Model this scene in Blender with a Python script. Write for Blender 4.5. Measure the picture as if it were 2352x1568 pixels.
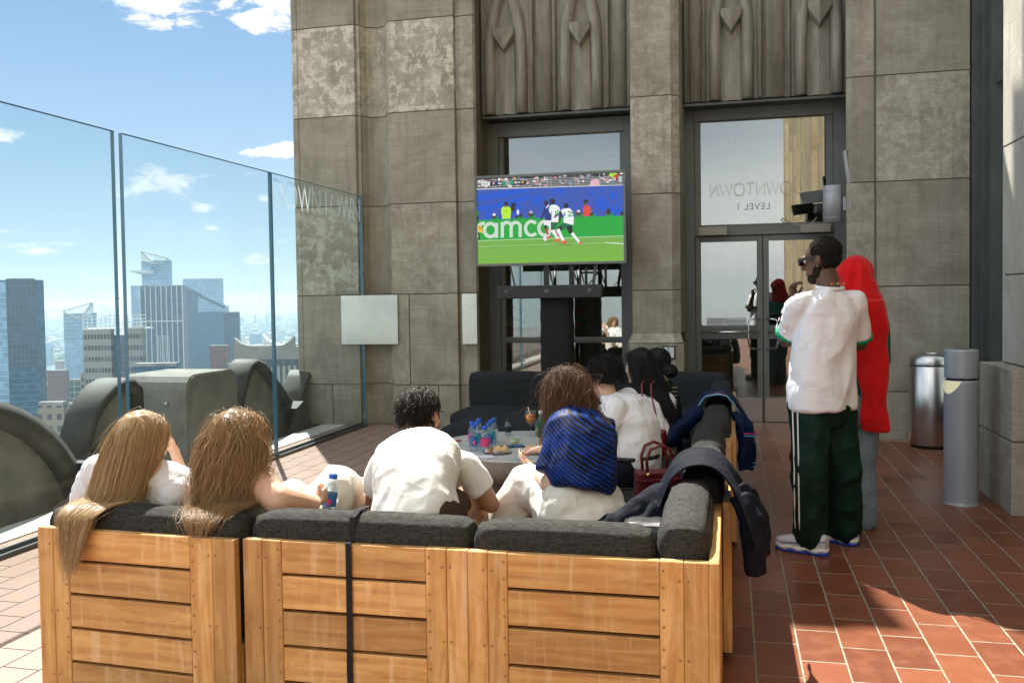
import bpy, bmesh, math, random
import numpy as np
from mathutils import Vector, Matrix, Euler, noise
for o in list(bpy.data.objects): bpy.data.objects.remove(o)
SC = bpy.context.scene
COL = SC.collection
R = math.radians

# ------------------------------------------------------------------ camera
CAM_H = 1.5
FPX = 2100.0          # focal length in units of a 2352 px wide picture
YAW, PITCH, ROLL = math.atan(501/2100), math.atan(.033), .0152
cF = Vector((-math.sin(YAW), math.cos(YAW), 0)); cR = Vector((math.cos(YAW), math.sin(YAW), 0)); cZ = Vector((0, 0, 1))
cFW = cF*math.cos(PITCH) - cZ*math.sin(PITCH)
cU0 = cF*math.sin(PITCH) + cZ*math.cos(PITCH)
cRR = cR*math.cos(ROLL) - cU0*math.sin(ROLL)
cUU = cU0*math.cos(ROLL) + cR*math.sin(ROLL)
cam = bpy.data.cameras.new('camera'); camo = bpy.data.objects.new('camera', cam); COL.objects.link(camo)
mw = Matrix.Identity(4)
for i in range(3):
    mw[i][0] = cRR[i]; mw[i][1] = cUU[i]; mw[i][2] = -cFW[i]; mw[i][3] = (0, 0, CAM_H)[i]
camo.matrix_world = mw
cam.sensor_width = 36; cam.lens = 36*FPX/2352; cam.clip_start = .05; cam.clip_end = 90000
cam.shift_y = -34/2352
SC.camera = camo
SC.render.resolution_x, SC.render.resolution_y = 1024, 682
def far(x, y, d):
    """point d metres in front of the camera on the line of sight through (x, y) of the 2352 px picture"""
    return Vector((0, 0, CAM_H)) + (cFW + cRR*((x-1176)/FPX) - cUU*((y-750)/FPX))*d

# ------------------------------------------------------------------ light
SUN_EL, SUN_AZ = R(53), R(31.5)            # azimuth to the left of +Y
sdir = Vector((-math.sin(SUN_AZ)*math.cos(SUN_EL), math.cos(SUN_AZ)*math.cos(SUN_EL), math.sin(SUN_EL)))
sl = bpy.data.lights.new('sun', 'SUN'); sl.energy = 5.0; sl.angle = R(.53); sl.color = (1, .955, .88)
so = bpy.data.objects.new('sun', sl); COL.objects.link(so); so.rotation_euler = sdir.to_track_quat('Z', 'Y').to_euler()
W = bpy.data.worlds.new('World'); SC.world = W; W.use_nodes = True
wn = W.node_tree; wn.nodes.clear()
def N(nt, t, **k):
    n = nt.nodes.new(t)
    for a, b in k.items():
        if a == 'i':
            for p, v in b.items():
                s = n.inputs[p]
                s.default_value = v
        else: setattr(n, a, b)
    return n
def L(nt, a, b): nt.links.new(a, b)
def mth(nt, op, a, b=None, c=None, clamp=False):
    n = nt.nodes.new('ShaderNodeMath'); n.operation = op; n.use_clamp = clamp
    for i, v in enumerate((a, b, c)):
        if v is None: continue
        if isinstance(v, (int, float)): n.inputs[i].default_value = v
        else: nt.links.new(v, n.inputs[i])
    return n.outputs[0]
def vm(nt, op, a, b=None, out=0):
    n = nt.nodes.new('ShaderNodeVectorMath'); n.operation = op
    for i, v in enumerate((a, b)):
        if v is None: continue
        if isinstance(v, (tuple, list, Vector)): n.inputs[i].default_value = tuple(v)
        else: nt.links.new(v, n.inputs[i])
    return n.outputs[out]
def mixc(nt, f, a, b, bt='MIX'):
    n = nt.nodes.new('ShaderNodeMix'); n.data_type = 'RGBA'; n.blend_type = bt
    for i, v in ((0, f), (6, a), (7, b)):
        if isinstance(v, (int, float)): n.inputs[i].default_value = v
        elif isinstance(v, (tuple, list)): n.inputs[i].default_value = tuple(v[:3])+(1,)
        else: nt.links.new(v, n.inputs[i])
    return n.outputs[2]
def ramp(nt, f, pts, interp='LINEAR'):
    n = nt.nodes.new('ShaderNodeValToRGB'); n.color_ramp.interpolation = interp
    e = n.color_ramp.elements
    while len(e) < len(pts): e.new(.5)
    for i, (p, c) in enumerate(pts):
        e[i].position = p; e[i].color = (c, c, c, 1) if isinstance(c, (int, float)) else tuple(c)+(1,)
    nt.links.new(f, n.inputs[0]); return n.outputs[0]
sky = N(wn, 'ShaderNodeTexSky', sky_type='NISHITA', sun_disc=False, sun_elevation=SUN_EL, sun_rotation=-SUN_AZ,
        altitude=260, air_density=1.0, dust_density=.15, ozone_density=2.2)
bgs = N(wn, 'ShaderNodeBackground', i={1: .15})
# soft shoulder so that the sky next to the sun keeps its blue
bgs.inputs[1].default_value = 1.0
_s = vm(wn, 'MULTIPLY', sky.outputs[0], (.098, .142, .165)); _d = vm(wn, 'ADD', vm(wn, 'MULTIPLY', _s, (3.2, 2.2, 1.75)), (1, 1, 1))
_t = vm(wn, 'MULTIPLY', vm(wn, 'DIVIDE', _s, _d), (.60, .66, .76))
_sp = N(wn, 'ShaderNodeSeparateXYZ'); L(wn, N(wn, 'ShaderNodeTexCoord').outputs['Generated'], _sp.inputs[0])
_h = mth(wn, 'EXPONENT', mth(wn, 'MULTIPLY', mth(wn, 'MAXIMUM', _sp.outputs[2], 0.0), -7.0))     # milky band low over the horizon
_hc = N(wn, 'ShaderNodeCombineXYZ')
for _i, _k in enumerate((.22, .20, .15)): L(wn, mth(wn, 'MULTIPLY', _h, _k), _hc.inputs[_i])
_t = vm(wn, 'ADD', _t, _hc.outputs[0])
L(wn, _t, bgs.inputs[0])
# clouds high above the horizon haze, placed by direction; (azimuth left of +Y deg, elevation deg, half width deg, half height deg, weight)
tc = N(wn, 'ShaderNodeTexCoord'); dirv = tc.outputs['Generated']
sep = N(wn, 'ShaderNodeSeparateXYZ'); L(wn, dirv, sep.inputs[0])
az = mth(wn, 'ARCTAN2', mth(wn, 'MULTIPLY', sep.outputs[0], -1), sep.outputs[1])
el = mth(wn, 'ARCSINE', sep.outputs[2])
nz = N(wn, 'ShaderNodeTexNoise', i={'Scale': 26., 'Detail': 12., 'Roughness': .66, 'Distortion': .35})
mp = N(wn, 'ShaderNodeMapping', i={'Scale': (1, 1, 2.6)}); L(wn, dirv, mp.inputs[0]); L(wn, mp.outputs[0], nz.inputs[0])
nzc = mth(wn, 'SUBTRACT', nz.outputs[0], .5)
def dirang(x, y):
    v = (cFW + cRR*((x-1176)/FPX) - cUU*((y-750)/FPX)).normalized()
    return math.atan2(-v.x, v.y), math.asin(v.z)
tot = None
for x, y, wx, wy, k in ((372, 8, 75, 42, 1.1), (600, 22, 95, 45, 1.15), (255, -28, 70, 30, .8), (640, 346, 62, 18, 1.0), (362, 424, 88, 34, .62),
                        (488, 476, 42, 10, .8), (8, 308, 28, 15, .8), (126, 560, 40, 7, .75), (74, 576, 50, 9, .8), (484, 524, 16, 7, .7),
                        (590, 596, 42, 11, .7), (20, 566, 40, 7, .7), (608, 456, 16, 7, .7), (650, 553, 22, 6, .6), (14, 532, 22, 4, .5),
                        (575, 400, 20, 5, .35), (215, 640, 90, 12, .25), (1500, -600, 420, 120, .9), (2300, -300, 300, 90, .8), (2900, 350, 260, 60, .7), (-700, 200, 240, 60, .8), (-1500, -100, 380, 90, .8)):
    a0, e0 = dirang(x, y); sx, sy = wx/FPX, wy/FPX
    da = mth(wn, 'DIVIDE', mth(wn, 'SUBTRACT', az, a0), sx); de = mth(wn, 'DIVIDE', mth(wn, 'SUBTRACT', el, e0), sy)
    d2 = mth(wn, 'ADD', mth(wn, 'MULTIPLY', da, da), mth(wn, 'MULTIPLY', de, de))
    m = mth(wn, 'MULTIPLY', mth(wn, 'SUBTRACT', 1.0, mth(wn, 'MULTIPLY', d2, .9)), 1.0)
    m = mth(wn, 'ADD', m, mth(wn, 'MULTIPLY', nzc, 8.5))
    m = mth(wn, 'MULTIPLY', mth(wn, 'MULTIPLY', m, .75, clamp=True), k, clamp=True)
    m = mth(wn, 'MULTIPLY', m, mth(wn, 'LESS_THAN', d2, 5.0))
    tot = m if tot is None else mth(wn, 'MAXIMUM', tot, m)
# thin high veil of cloud added behind the viewer as fill light
nv = N(wn, 'ShaderNodeTexNoise', i={'Scale': 1.6, 'Detail': 3., 'Roughness': .45}); mp2 = N(wn, 'ShaderNodeMapping', i={'Scale': (1, 1, 2.2)})
L(wn, dirv, mp2.inputs[0]); L(wn, mp2.outputs[0], nv.inputs[0])
back = mth(wn, 'MULTIPLY', mth(wn, 'SUBTRACT', .25, sep.outputs[1]), 2.0, clamp=True)      # half of the sky behind the viewer, where the fill cloud is added
fill_veil = mth(wn, 'MULTIPLY', mth(wn, 'MULTIPLY', mth(wn, 'SUBTRACT', nv.outputs[0], .30, clamp=True), 2.2, clamp=True), mth(wn, 'MULTIPLY', back, .8))
tot = mth(wn, 'MAXIMUM', tot, fill_veil)
bgc = N(wn, 'ShaderNodeBackground', i={0: (1, .97, .92, 1)}); L(wn, mth(wn, 'ADD', .50, mth(wn, 'MULTIPLY', back, .75)), bgc.inputs[1])  # unseen cloud behind the viewer made brighter to fill the shaded front
mx = N(wn, 'ShaderNodeMixShader'); L(wn, tot, mx.inputs[0]); L(wn, bgs.outputs[0], mx.inputs[1]); L(wn, bgc.outputs[0], mx.inputs[2])
wo = N(wn, 'ShaderNodeOutputWorld'); L(wn, mx.outputs[0], wo.inputs[0])
SC.view_settings.view_transform = 'Standard'; SC.view_settings.look = 'None'
SC.view_settings.gamma = 1; SC.view_settings.exposure = 1.4
SC.render.engine = 'CYCLES'
SC.cycles.max_bounces = 10; SC.cycles.transparent_max_bounces = 24; SC.cycles.volume_bounces = 0
SC.cycles.caustics_reflective = False; SC.cycles.caustics_refractive = False

# ------------------------------------------------------------------ object helpers
def tag(o, label=None, cat=None, group=None, kind=None):
    if label: o['label'] = label
    if cat: o['category'] = cat
    if group: o['group'] = group
    if kind: o['kind'] = kind
    return o
def thing(name, label, cat, loc=(0, 0, 0), rz=0, group=None):
    o = bpy.data.objects.new(name, None); COL.objects.link(o); o.empty_display_size = .1
    o.location = loc; o.rotation_euler = (0, 0, rz)
    return tag(o, label, cat, group)
class MB:
    """collects simple shapes and links them as one mesh"""
    def __init__(s): s.v = []; s.f = []; s.m = []; s.sm = []; s.cur = 0; s.uv = None
    def add(s, vs, fs, smooth=False):
        b = len(s.v); s.v += [tuple(v) for v in vs]; s.f += [tuple(b+i for i in f) for f in fs]
        s.m += [s.cur]*len(fs); s.sm += [smooth]*len(fs); return s
    def box(s, x0, x1, y0, y1, z0, z1, bev=0):
        if x0 > x1: x0, x1 = x1, x0
        if y0 > y1: y0, y1 = y1, y0
        if z0 > z1: z0, z1 = z1, z0
        if bev <= 0:
            v = [(x, y, z) for z in (z0, z1) for y in (y0, y1) for x in (x0, x1)]
            return s.add(v, [(0, 2, 3, 1), (4, 5, 7, 6), (0, 1, 5, 4), (2, 6, 7, 3), (0, 4, 6, 2), (1, 3, 7, 5)])
        bev = min(bev, (x1-x0)*.49, (y1-y0)*.49, (z1-z0)*.49)
        bm = bmesh.new(); bmesh.ops.create_cube(bm, size=1)
        for w in bm.verts: w.co = Vector(((x0+x1)/2+w.co.x*(x1-x0), (y0+y1)/2+w.co.y*(y1-y0), (z0+z1)/2+w.co.z*(z1-z0)))
        bmesh.ops.bevel(bm, geom=bm.edges[:]+bm.verts[:], offset=bev, segments=1 if bev < .004 else 2, profile=.6, affect='EDGES')
        return s.bm(bm)
    def bm(s, bm, smooth=False, mat=None):
        bm.verts.index_update()
        vs = [(mat @ v.co if mat else v.co.copy()) for v in bm.verts]; fs = [tuple(v.index for v in f.verts) for f in bm.faces]
        bm.free(); return s.add(vs, fs, smooth)
    def obox(s, c, ax, ay, az):   # oriented box: centre and three half axes
        c, ax, ay, az = map(Vector, (c, ax, ay, az))
        v = [c+ax*i+ay*j+az*k for k in (-1, 1) for j in (-1, 1) for i in (-1, 1)]
        return s.add(v, [(0, 2, 3, 1), (4, 5, 7, 6), (0, 1, 5, 4), (2, 6, 7, 3), (0, 4, 6, 2), (1, 3, 7, 5)])
    def beam(s, a, b, w, h=None, up=(0, 0, 1)):
        a, b = Vector(a), Vector(b); d = b-a; u = Vector(up)
        if abs(d.normalized().dot(u)) > .98: u = Vector((0, 1, 0))
        sx = d.cross(u).normalized(); sy = sx.cross(d).normalized(); h = h or w
        return s.obox((a+b)/2, d/2, sx*w/2, sy*h/2)
    def tube(s, pts, r, n=8, caps=True, closed=False, smooth=True, flat=1.0):
        P = [Vector(p) for p in pts]; m = len(P)
        rr = r if isinstance(r, (list, tuple)) else [r]*m
        vs = []; up = None
        for i in range(m):
            d = (P[(i+1) % m]-P[i-1]) if closed else (P[min(i+1, m-1)]-P[max(i-1, 0)])
            d = d.normalized() if d.length > 1e-9 else Vector((0, 0, 1))
            if up is None:
                up = Vector((0, 0, 1)) if abs(d.z) < .9 else Vector((0, 1, 0))
            a = d.cross(up).normalized(); up = a.cross(d).normalized()
            for k in range(n):
                t = 2*math.pi*k/n; vs.append(P[i]+a*math.cos(t)*rr[i]+up*math.sin(t)*rr[i]*flat)
        fs = []
        for i in range(m if closed else m-1):
            j = (i+1) % m
            for k in range(n): fs.append((i*n+k, i*n+(k+1) % n, j*n+(k+1) % n, j*n+k))
        if caps and not closed: fs += [tuple(range(n-1, -1, -1)), tuple(range((m-1)*n, m*n))]
        return s.add(vs, fs, smooth)
    def lathe(s, prof, c=(0, 0, 0), n=24, smooth=True, caps=True, sx=1, sy=1):
        vs = []; m = len(prof)
        for (r, z) in prof:
            for k in range(n):
                t = 2*math.pi*k/n; vs.append((c[0]+r*math.cos(t)*sx, c[1]+r*math.sin(t)*sy, c[2]+z))
        fs = [(i*n+k, i*n+(k+1) % n, (i+1)*n+(k+1) % n, (i+1)*n+k) for i in range(m-1) for k in range(n)]
        if caps:
            if prof[0][0] > 1e-6: fs.append(tuple(range(n-1, -1, -1)))
            if prof[-1][0] > 1e-6: fs.append(tuple(range((m-1)*n, m*n)))
        return s.add(vs, fs, smooth)
    def prism(s, poly, axis, a, b, smooth=False):
        """poly: 2D outline; axis 'x'|'y'|'z' is the extrusion direction; the outline fills the two others in order"""
        def p3(u, v, w): return {'x': (w, u, v), 'y': (u, w, v), 'z': (u, v, w)}[axis]
        n = len(poly); vs = [p3(u, v, a) for u, v in poly]+[p3(u, v, b) for u, v in poly]
        fs = [tuple(range(n-1, -1, -1)), tuple(range(n, 2*n))]
        s.add(vs, fs, False)
        return s.add(vs, [(i, (i+1) % n, n+(i+1) % n, n+i) for i in range(n)], smooth)
    def sphere(s, c, r, n=12, m=8, smooth=True):
        r = r if isinstance(r, (tuple, list)) else (r, r, r)
        vs = [(c[0], c[1], c[2]-r[2])]
        for i in range(1, m):
            p = -math.pi/2+math.pi*i/m
            for k in range(n):
                t = 2*math.pi*k/n; vs.append((c[0]+r[0]*math.cos(p)*math.cos(t), c[1]+r[1]*math.cos(p)*math.sin(t), c[2]+r[2]*math.sin(p)))
        vs.append((c[0], c[1], c[2]+r[2])); e = len(vs)-1
        fs = [(0, 1+(k+1) % n, 1+k) for k in range(n)]
        fs += [(1+i*n+k, 1+i*n+(k+1) % n, 1+(i+1)*n+(k+1) % n, 1+(i+1)*n+k) for i in range(m-2) for k in range(n)]
        fs += [(1+(m-2)*n+k, 1+(m-2)*n+(k+1) % n, e) for k in range(n)]
        return s.add(vs, fs, smooth)
    def xf(s, M, start=0):
        for i in range(start, len(s.v)): s.v[i] = tuple(M @ Vector(s.v[i]))
        return s
    def build(s, name, mat, parent=None, attr=None, recalc=True):
        me = bpy.data.meshes.new(name); me.from_pydata(s.v, [], s.f)
        for x in (mat if isinstance(mat, (list, tuple)) else [mat]): me.materials.append(x)
        me.polygons.foreach_set('material_index', s.m); me.polygons.foreach_set('use_smooth', s.sm)
        if recalc:
            b = bmesh.new(); b.from_mesh(me); bmesh.ops.recalc_face_normals(b, faces=b.faces); b.to_mesh(me); b.free()
        if attr is not None:
            a = me.color_attributes.new('tone', 'FLOAT_COLOR', 'POINT')
            a.data.foreach_set('color', [c for t in attr for c in (t, t, t, 1.0)])
        me.update()
        o = bpy.data.objects.new(name, me); COL.objects.link(o)
        if parent: o.parent = parent
        return o
def mesh_obj(name, me, mat, parent=None):
    me.name = name; me.materials.clear(); me.materials.append(mat)
    o = bpy.data.objects.new(name, me); COL.objects.link(o)
    if parent: o.parent = parent
    return o
def struct(o): o['kind'] = 'structure'; return o
def copy_tree(o, parent=None):
    c = o.copy(); COL.objects.link(c)
    if parent: c.parent = parent
    for ch in [x for x in o.children]: copy_tree(ch, c)
    return c
def text_mesh(body, size, fill=True, bevel=0, extrude=0, align='LEFT', spacing=1.0, offset=0, shear=0):
    cu = bpy.data.curves.new('t', 'FONT'); cu.body = body; cu.size = size; cu.align_x = align; cu.space_character = spacing
    cu.extrude = extrude; cu.offset = offset; cu.bevel_depth = bevel; cu.bevel_resolution = 0; cu.resolution_u = 4; cu.shear = shear
    if not fill: cu.fill_mode = 'NONE'
    o = bpy.data.objects.new('t', cu); COL.objects.link(o); bpy.context.view_layer.update()
    me = bpy.data.meshes.new_from_object(o.evaluated_get(bpy.context.evaluated_depsgraph_get()))
    bpy.data.objects.remove(o); return me
def mb_text(mb, me, M):
    vs = [M @ v.co for v in me.vertices]; fs = [tuple(p.vertices) for p in me.polygons]
    mb.add(vs, fs)

# ------------------------------------------------------------------ materials
MT = {}
def pm(name, col=(.5, .5, .5), rough=.6, metal=0, spec=.5, **k):
    m = bpy.data.materials.new(name); m.use_nodes = True; nt = m.node_tree; b = nt.nodes['Principled BSDF']
    b.inputs['Base Color'].default_value = tuple(col)+(1,); b.inputs['Roughness'].default_value = rough
    b.inputs['Metallic'].default_value = metal; b.inputs['Specular IOR Level'].default_value = spec
    for p, v in k.items(): b.inputs[p.replace('_', ' ')].default_value = v
    MT[name] = m; return m
def B(m): return m.node_tree.nodes['Principled BSDF']
def bump(m, h, strength=.3, dist=.01):
    nt = m.node_tree; n = N(nt, 'ShaderNodeBump', i={'Strength': strength, 'Distance': dist}); L(nt, h, n.inputs['Height']); L(nt, n.outputs[0], B(m).inputs['Normal']); return n
def coord(nt, kind='Object', scale=(1, 1, 1), loc=(0, 0, 0), rot=(0, 0, 0)):
    if kind == 'World':
        g = N(nt, 'ShaderNodeNewGeometry').outputs['Position']
    else: g = N(nt, 'ShaderNodeTexCoord').outputs[kind]
    mp = N(nt, 'ShaderNodeMapping', i={'Scale': scale, 'Location': loc, 'Rotation': rot}); L(nt, g, mp.inputs[0]); return mp.outputs[0]
def noi(nt, v, scale, detail=4, rough=.55, dist=0):
    n = N(nt, 'ShaderNodeTexNoise', i={'Scale': scale, 'Detail': detail, 'Roughness': rough, 'Distortion': dist}); L(nt, v, n.inputs[0]); return n.outputs[0]
def noisy(name, c0, c1, scale=5, rough=.7, kind='Object', bstr=.2, bscale=60, stretch=(1, 1, 1), detail=6, lo=.3, hi=.7, **k):
    m = pm(name, c0, rough, **k); nt = m.node_tree; v = coord(nt, kind, stretch)
    f = ramp(nt, noi(nt, v, scale, detail), [(lo, 0.), (hi, 1.)]); L(nt, mixc(nt, f, c0, c1), B(m).inputs['Base Color'])
    if bstr: bump(m, noi(nt, v, bscale, 3), bstr, .004)
    return m
# stone of the tower: limestone blocks with tooling, stains and lighter patches
def stone_mat(name, c_lo, c_hi, c_pale, pale=.5, tool=1.0, rough=.82):
    m = pm(name, c_lo, rough, spec=.3); nt = m.node_tree; v = coord(nt)
    at = N(nt, 'ShaderNodeAttribute', attribute_name='tone'); t = at.outputs['Fac']
    # shift the noise per block so that neighbours differ
    off = N(nt, 'ShaderNodeCombineXYZ'); L(nt, mth(nt, 'MULTIPLY', t, 37.), off.inputs[0]); L(nt, mth(nt, 'MULTIPLY', t, 91.), off.inputs[2])
    vb = vm(nt, 'ADD', v, off.outputs[0])
    big = noi(nt, vb, 2.3, 7, .62, .6); fine = noi(nt, vb, 90, 4, .7)
    mpv = N(nt, 'ShaderNodeMapping', i={'Scale': (1.2, 1.2, 26)}); L(nt, vb, mpv.inputs[0]); streak = noi(nt, mpv.outputs[0], 2.2, 5, .6)
    mpw = N(nt, 'ShaderNodeMapping', i={'Scale': (14, 14, 1.0)}); L(nt, vb, mpw.inputs[0]); drip = noi(nt, mpw.outputs[0], 1.3, 5, .6)
    c = mixc(nt, ramp(nt, big, [(.36, 0.), (.64, 1.)]), c_lo, c_hi)
    pm_ = mth(nt, 'MULTIPLY', ramp(nt, noi(nt, vb, 9, 9, .7, .35), [(.47, 0.), (.57, 1.)]), mth(nt, 'MULTIPLY', ramp(nt, t, [(.40, .08), (.9, .9)]), pale))
    c = mixc(nt, pm_, c, c_pale)
    c = mixc(nt, mth(nt, 'MULTIPLY', ramp(nt, drip, [(.5, 0.), (.75, 1.)]), .38), c, tuple(x*.52 for x in c_lo))
    c = mixc(nt, mth(nt, 'MULTIPLY', ramp(nt, streak, [(.35, 1.), (.6, 0.)]), .20*tool), c, tuple(x*.6 for x in c_lo))
    c = mixc(nt, 1.0, c, ramp(nt, fine, [(.25, .80), (.75, 1.16)]), 'MULTIPLY')
    k = ramp(nt, t, [(0., .86), (1., 1.12)]); c = mixc(nt, 1.0, c, k, 'MULTIPLY')
    L(nt, c, B(m).inputs['Base Color'])
    h = mth(nt, 'ADD', mth(nt, 'MULTIPLY', streak, 1.2*tool), mth(nt, 'MULTIPLY', fine, .7)); bump(m, h, .5, .006)
    return m
M_stone = stone_mat('limestone', (.262, .242, .186), (.405, .380, .302), (.62, .595, .51), .95)
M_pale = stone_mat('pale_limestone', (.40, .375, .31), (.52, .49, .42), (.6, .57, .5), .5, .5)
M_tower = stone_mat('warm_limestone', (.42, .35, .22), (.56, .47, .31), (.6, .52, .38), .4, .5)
M_joint = noisy('mortar', (.13, .105, .07), (.2, .165, .11), 8, .9)
M_orn = noisy('cast_spandrel', (.215, .205, .168), (.33, .315, .265), 3.2, .62, 'Object', .35, 70, (5, 5, 1), lo=.35, hi=.7, spec=.35)
M_steel = noisy('grey_green_steel', (.125, .138, .127), (.165, .178, .163), 4, .45, 'Object', .08, 200, spec=.45)
M_steel_d = noisy('dark_steel', (.05, .058, .058), (.08, .09, .088), 4, .45, 'Object', .05, 200)
M_beige = noisy('beige_paint', (.29, .27, .21), (.34, .32, .26), 6, .5)
M_brush = noisy('brushed_steel', (.50, .50, .49), (.62, .62, .61), 3, .28, 'Object', .06, 30, (40, 40, .8), metal=1)
M_brushx = noisy('brushed_steel_flat', (.52, .52, .51), (.64, .64, .62), 3, .24, 'Object', .05, 30, (1, 40, 30), metal=1)
M_plateS = noisy('dull_steel_sheet', (.40, .40, .37), (.72, .69, .60), 1.1, .26, 'Object', .05, 60, metal=1)
M_chrome = pm('chrome', (.7, .7, .7), .15, 1)
M_bollard = noisy('silver_paint', (.30, .325, .35), (.36, .385, .41), 2, .42, 'Object', .03, 300, metal=.15)
M_black = pm('black_plastic', (.012, .012, .013), .5)
M_blackf = noisy('black_cloth', (.006, .006, .007), (.016, .016, .018), 30, .95, bstr=.5, bscale=90)
M_parapet = noisy('dark_cast_metal', (.028, .028, .023), (.066, .064, .055), 5.5, .7, 'Object', .3, 40, spec=.5)
M_ped = noisy('rough_cast_stone', (.145, .142, .122), (.25, .245, .215), 5, .9, 'Object', .9, 55)
M_curb = noisy('ledge_stone', (.55, .53, .48), (.66, .64, .58), 5, .7, 'Object', .2, 60)

def glass_mat(name, tint, refl, rough=0.0, opac=0.0, ocol=(.5, .5, .5), f0=1.45):
    """a clear pane: lets light through tinted, mirrors the surroundings more at grazing angles"""
    m = bpy.data.materials.new(name); m.use_nodes = True; nt = m.node_tree; nt.nodes.clear()
    tr = N(nt, 'ShaderNodeBsdfTransparent', i={0: tuple(tint)+(1,)})
    gl = N(nt, 'ShaderNodeBsdfGlossy', i={0: (1, 1, 1, 1), 'Roughness': rough}); lw = N(nt, 'ShaderNodeLayerWeight', i={0: .5})
    r0 = max(refl, .5*((f0-1)/(f0+1))**2); k = mth(nt, 'ADD', mth(nt, 'MULTIPLY', mth(nt, 'POWER', lw.outputs[1], 4.5), .5*(1-r0)), r0, clamp=True)
    mx = N(nt, 'ShaderNodeMixShader'); L(nt, k, mx.inputs[0]); L(nt, tr.outputs[0], mx.inputs[1]); L(nt, gl.outputs[0], mx.inputs[2])
    out = mx.outputs[0]
    if opac:
        df = N(nt, 'ShaderNodeBsdfDiffuse', i={0: tuple(ocol)+(1,)}); m2 = N(nt, 'ShaderNodeMixShader', i={0: opac})
        L(nt, out, m2.inputs[1]); L(nt, df.outputs[0], m2.inputs[2]); out = m2.outputs[0]
    o = N(nt, 'ShaderNodeOutputMaterial'); L(nt, out, o.inputs[0]); MT[name] = m; return m
M_guard = glass_mat('guard_glass', (.91, .965, .965), .01, 0, .012, (.6, .65, .66), 1.25)
M_gedge = pm('glass_edge', (.06, .17, .25), .15, 0, .6)
M_wind = glass_mat('window_glass', (.74, .77, .70), .22, .004)
M_clear = glass_mat('clear_glass', (.90, .94, .94), .05, 0, .07, (.6, .65, .68), 1.4)
M_etch = pm('frosted_lettering', (.80, .85, .87), .5)
_n = M_etch.node_tree; _tl = N(_n, 'ShaderNodeBsdfTranslucent', i={0: (.9, .94, .95, 1)}); _mx = N(_n, 'ShaderNodeMixShader', i={0: .55}); L(_n, B(M_etch).outputs[0], _mx.inputs[1]); L(_n, _tl.outputs[0], _mx.inputs[2]); L(_n, _mx.outputs[0], _n.nodes['Material Output'].inputs[0])

# quarry tile floor
def floor_mat():
    m = pm('quarry_tile', (.3, .1, .05), .42, spec=.26); nt = m.node_tree
    g = N(nt, 'ShaderNodeNewGeometry').outputs['Position']; s = N(nt, 'ShaderNodeSeparateXYZ'); L(nt, g, s.inputs[0])
    c = N(nt, 'ShaderNodeCombineXYZ'); wob = noi(nt, g, 1.7, 2)
    L(nt, mth(nt, 'ADD', mth(nt, 'ADD', s.outputs[1], .026), mth(nt, 'MULTIPLY', wob, .012)), c.inputs[0]); L(nt, mth(nt, 'ADD', s.outputs[0], 100*.1785-.092), c.inputs[1])
    br = N(nt, 'ShaderNodeTexBrick', offset=.5, squash=1.0, i={'Color1': (0, 0, 0, 1), 'Color2': (1, 1, 1, 1), 'Mortar': (.5, .5, .5, 1), 'Scale': 1, 'Mortar Size': .0046, 'Mortar Smooth': .25, 'Bias': 0, 'Brick Width': .353, 'Row Height': .1785})
    L(nt, c.outputs[0], br.inputs[0])
    rnd = br.outputs[0]; mor = br.outputs[1]
    n1 = noi(nt, g, 9, 6, .6, .5); n2 = noi(nt, g, 120, 3, .6); n3 = noi(nt, g, .9, 3)
    c1 = mixc(nt, rnd, (.145, .044, .020), (.235, .078, .036))
    c1 = mixc(nt, mth(nt, 'MULTIPLY', ramp(nt, n1, [(.45, 0.), (.75, 1.)]), .5), c1, (.30, .125, .064))
    c1 = mixc(nt, mth(nt, 'MULTIPLY', ramp(nt, noi(nt, g, 4, 5, .7, 1), [(.55, 0.), (.8, 1.)]), .55), c1, (.11, .036, .02))
    c1 = mixc(nt, 1., c1, ramp(nt, n2, [(.3, .85), (.7, 1.12)]), 'MULTIPLY')
    mcol = mixc(nt, ramp(nt, noi(nt, g, 14, 4), [(.35, 0.), (.65, 1.)]), (.20, .19, .135), (.34, .325, .24))
    # towards the left edge of the deck the joints are open and dark; sun glare is painted into the tile colour
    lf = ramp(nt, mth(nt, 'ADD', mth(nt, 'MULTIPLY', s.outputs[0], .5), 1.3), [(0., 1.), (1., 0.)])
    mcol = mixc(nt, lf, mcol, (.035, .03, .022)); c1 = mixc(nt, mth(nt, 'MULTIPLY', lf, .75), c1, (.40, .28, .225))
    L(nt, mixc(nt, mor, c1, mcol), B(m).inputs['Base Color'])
    r = mth(nt, 'ADD', ramp(nt, n3, [(.3, .30), (.7, .42)]), mth(nt, 'MULTIPLY', mor, .4)); r = mth(nt, 'ADD', r, mth(nt, 'MULTIPLY', n1, .06)); L(nt, r, B(m).inputs['Roughness'])
    h = mth(nt, 'SUBTRACT', mth(nt, 'ADD', mth(nt, 'MULTIPLY', rnd, .25), mth(nt, 'MULTIPLY', n1, .25)), mth(nt, 'MULTIPLY', mor, 1.5)); bump(m, h, .55, .004)
    return m
M_floor = floor_mat()

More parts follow.
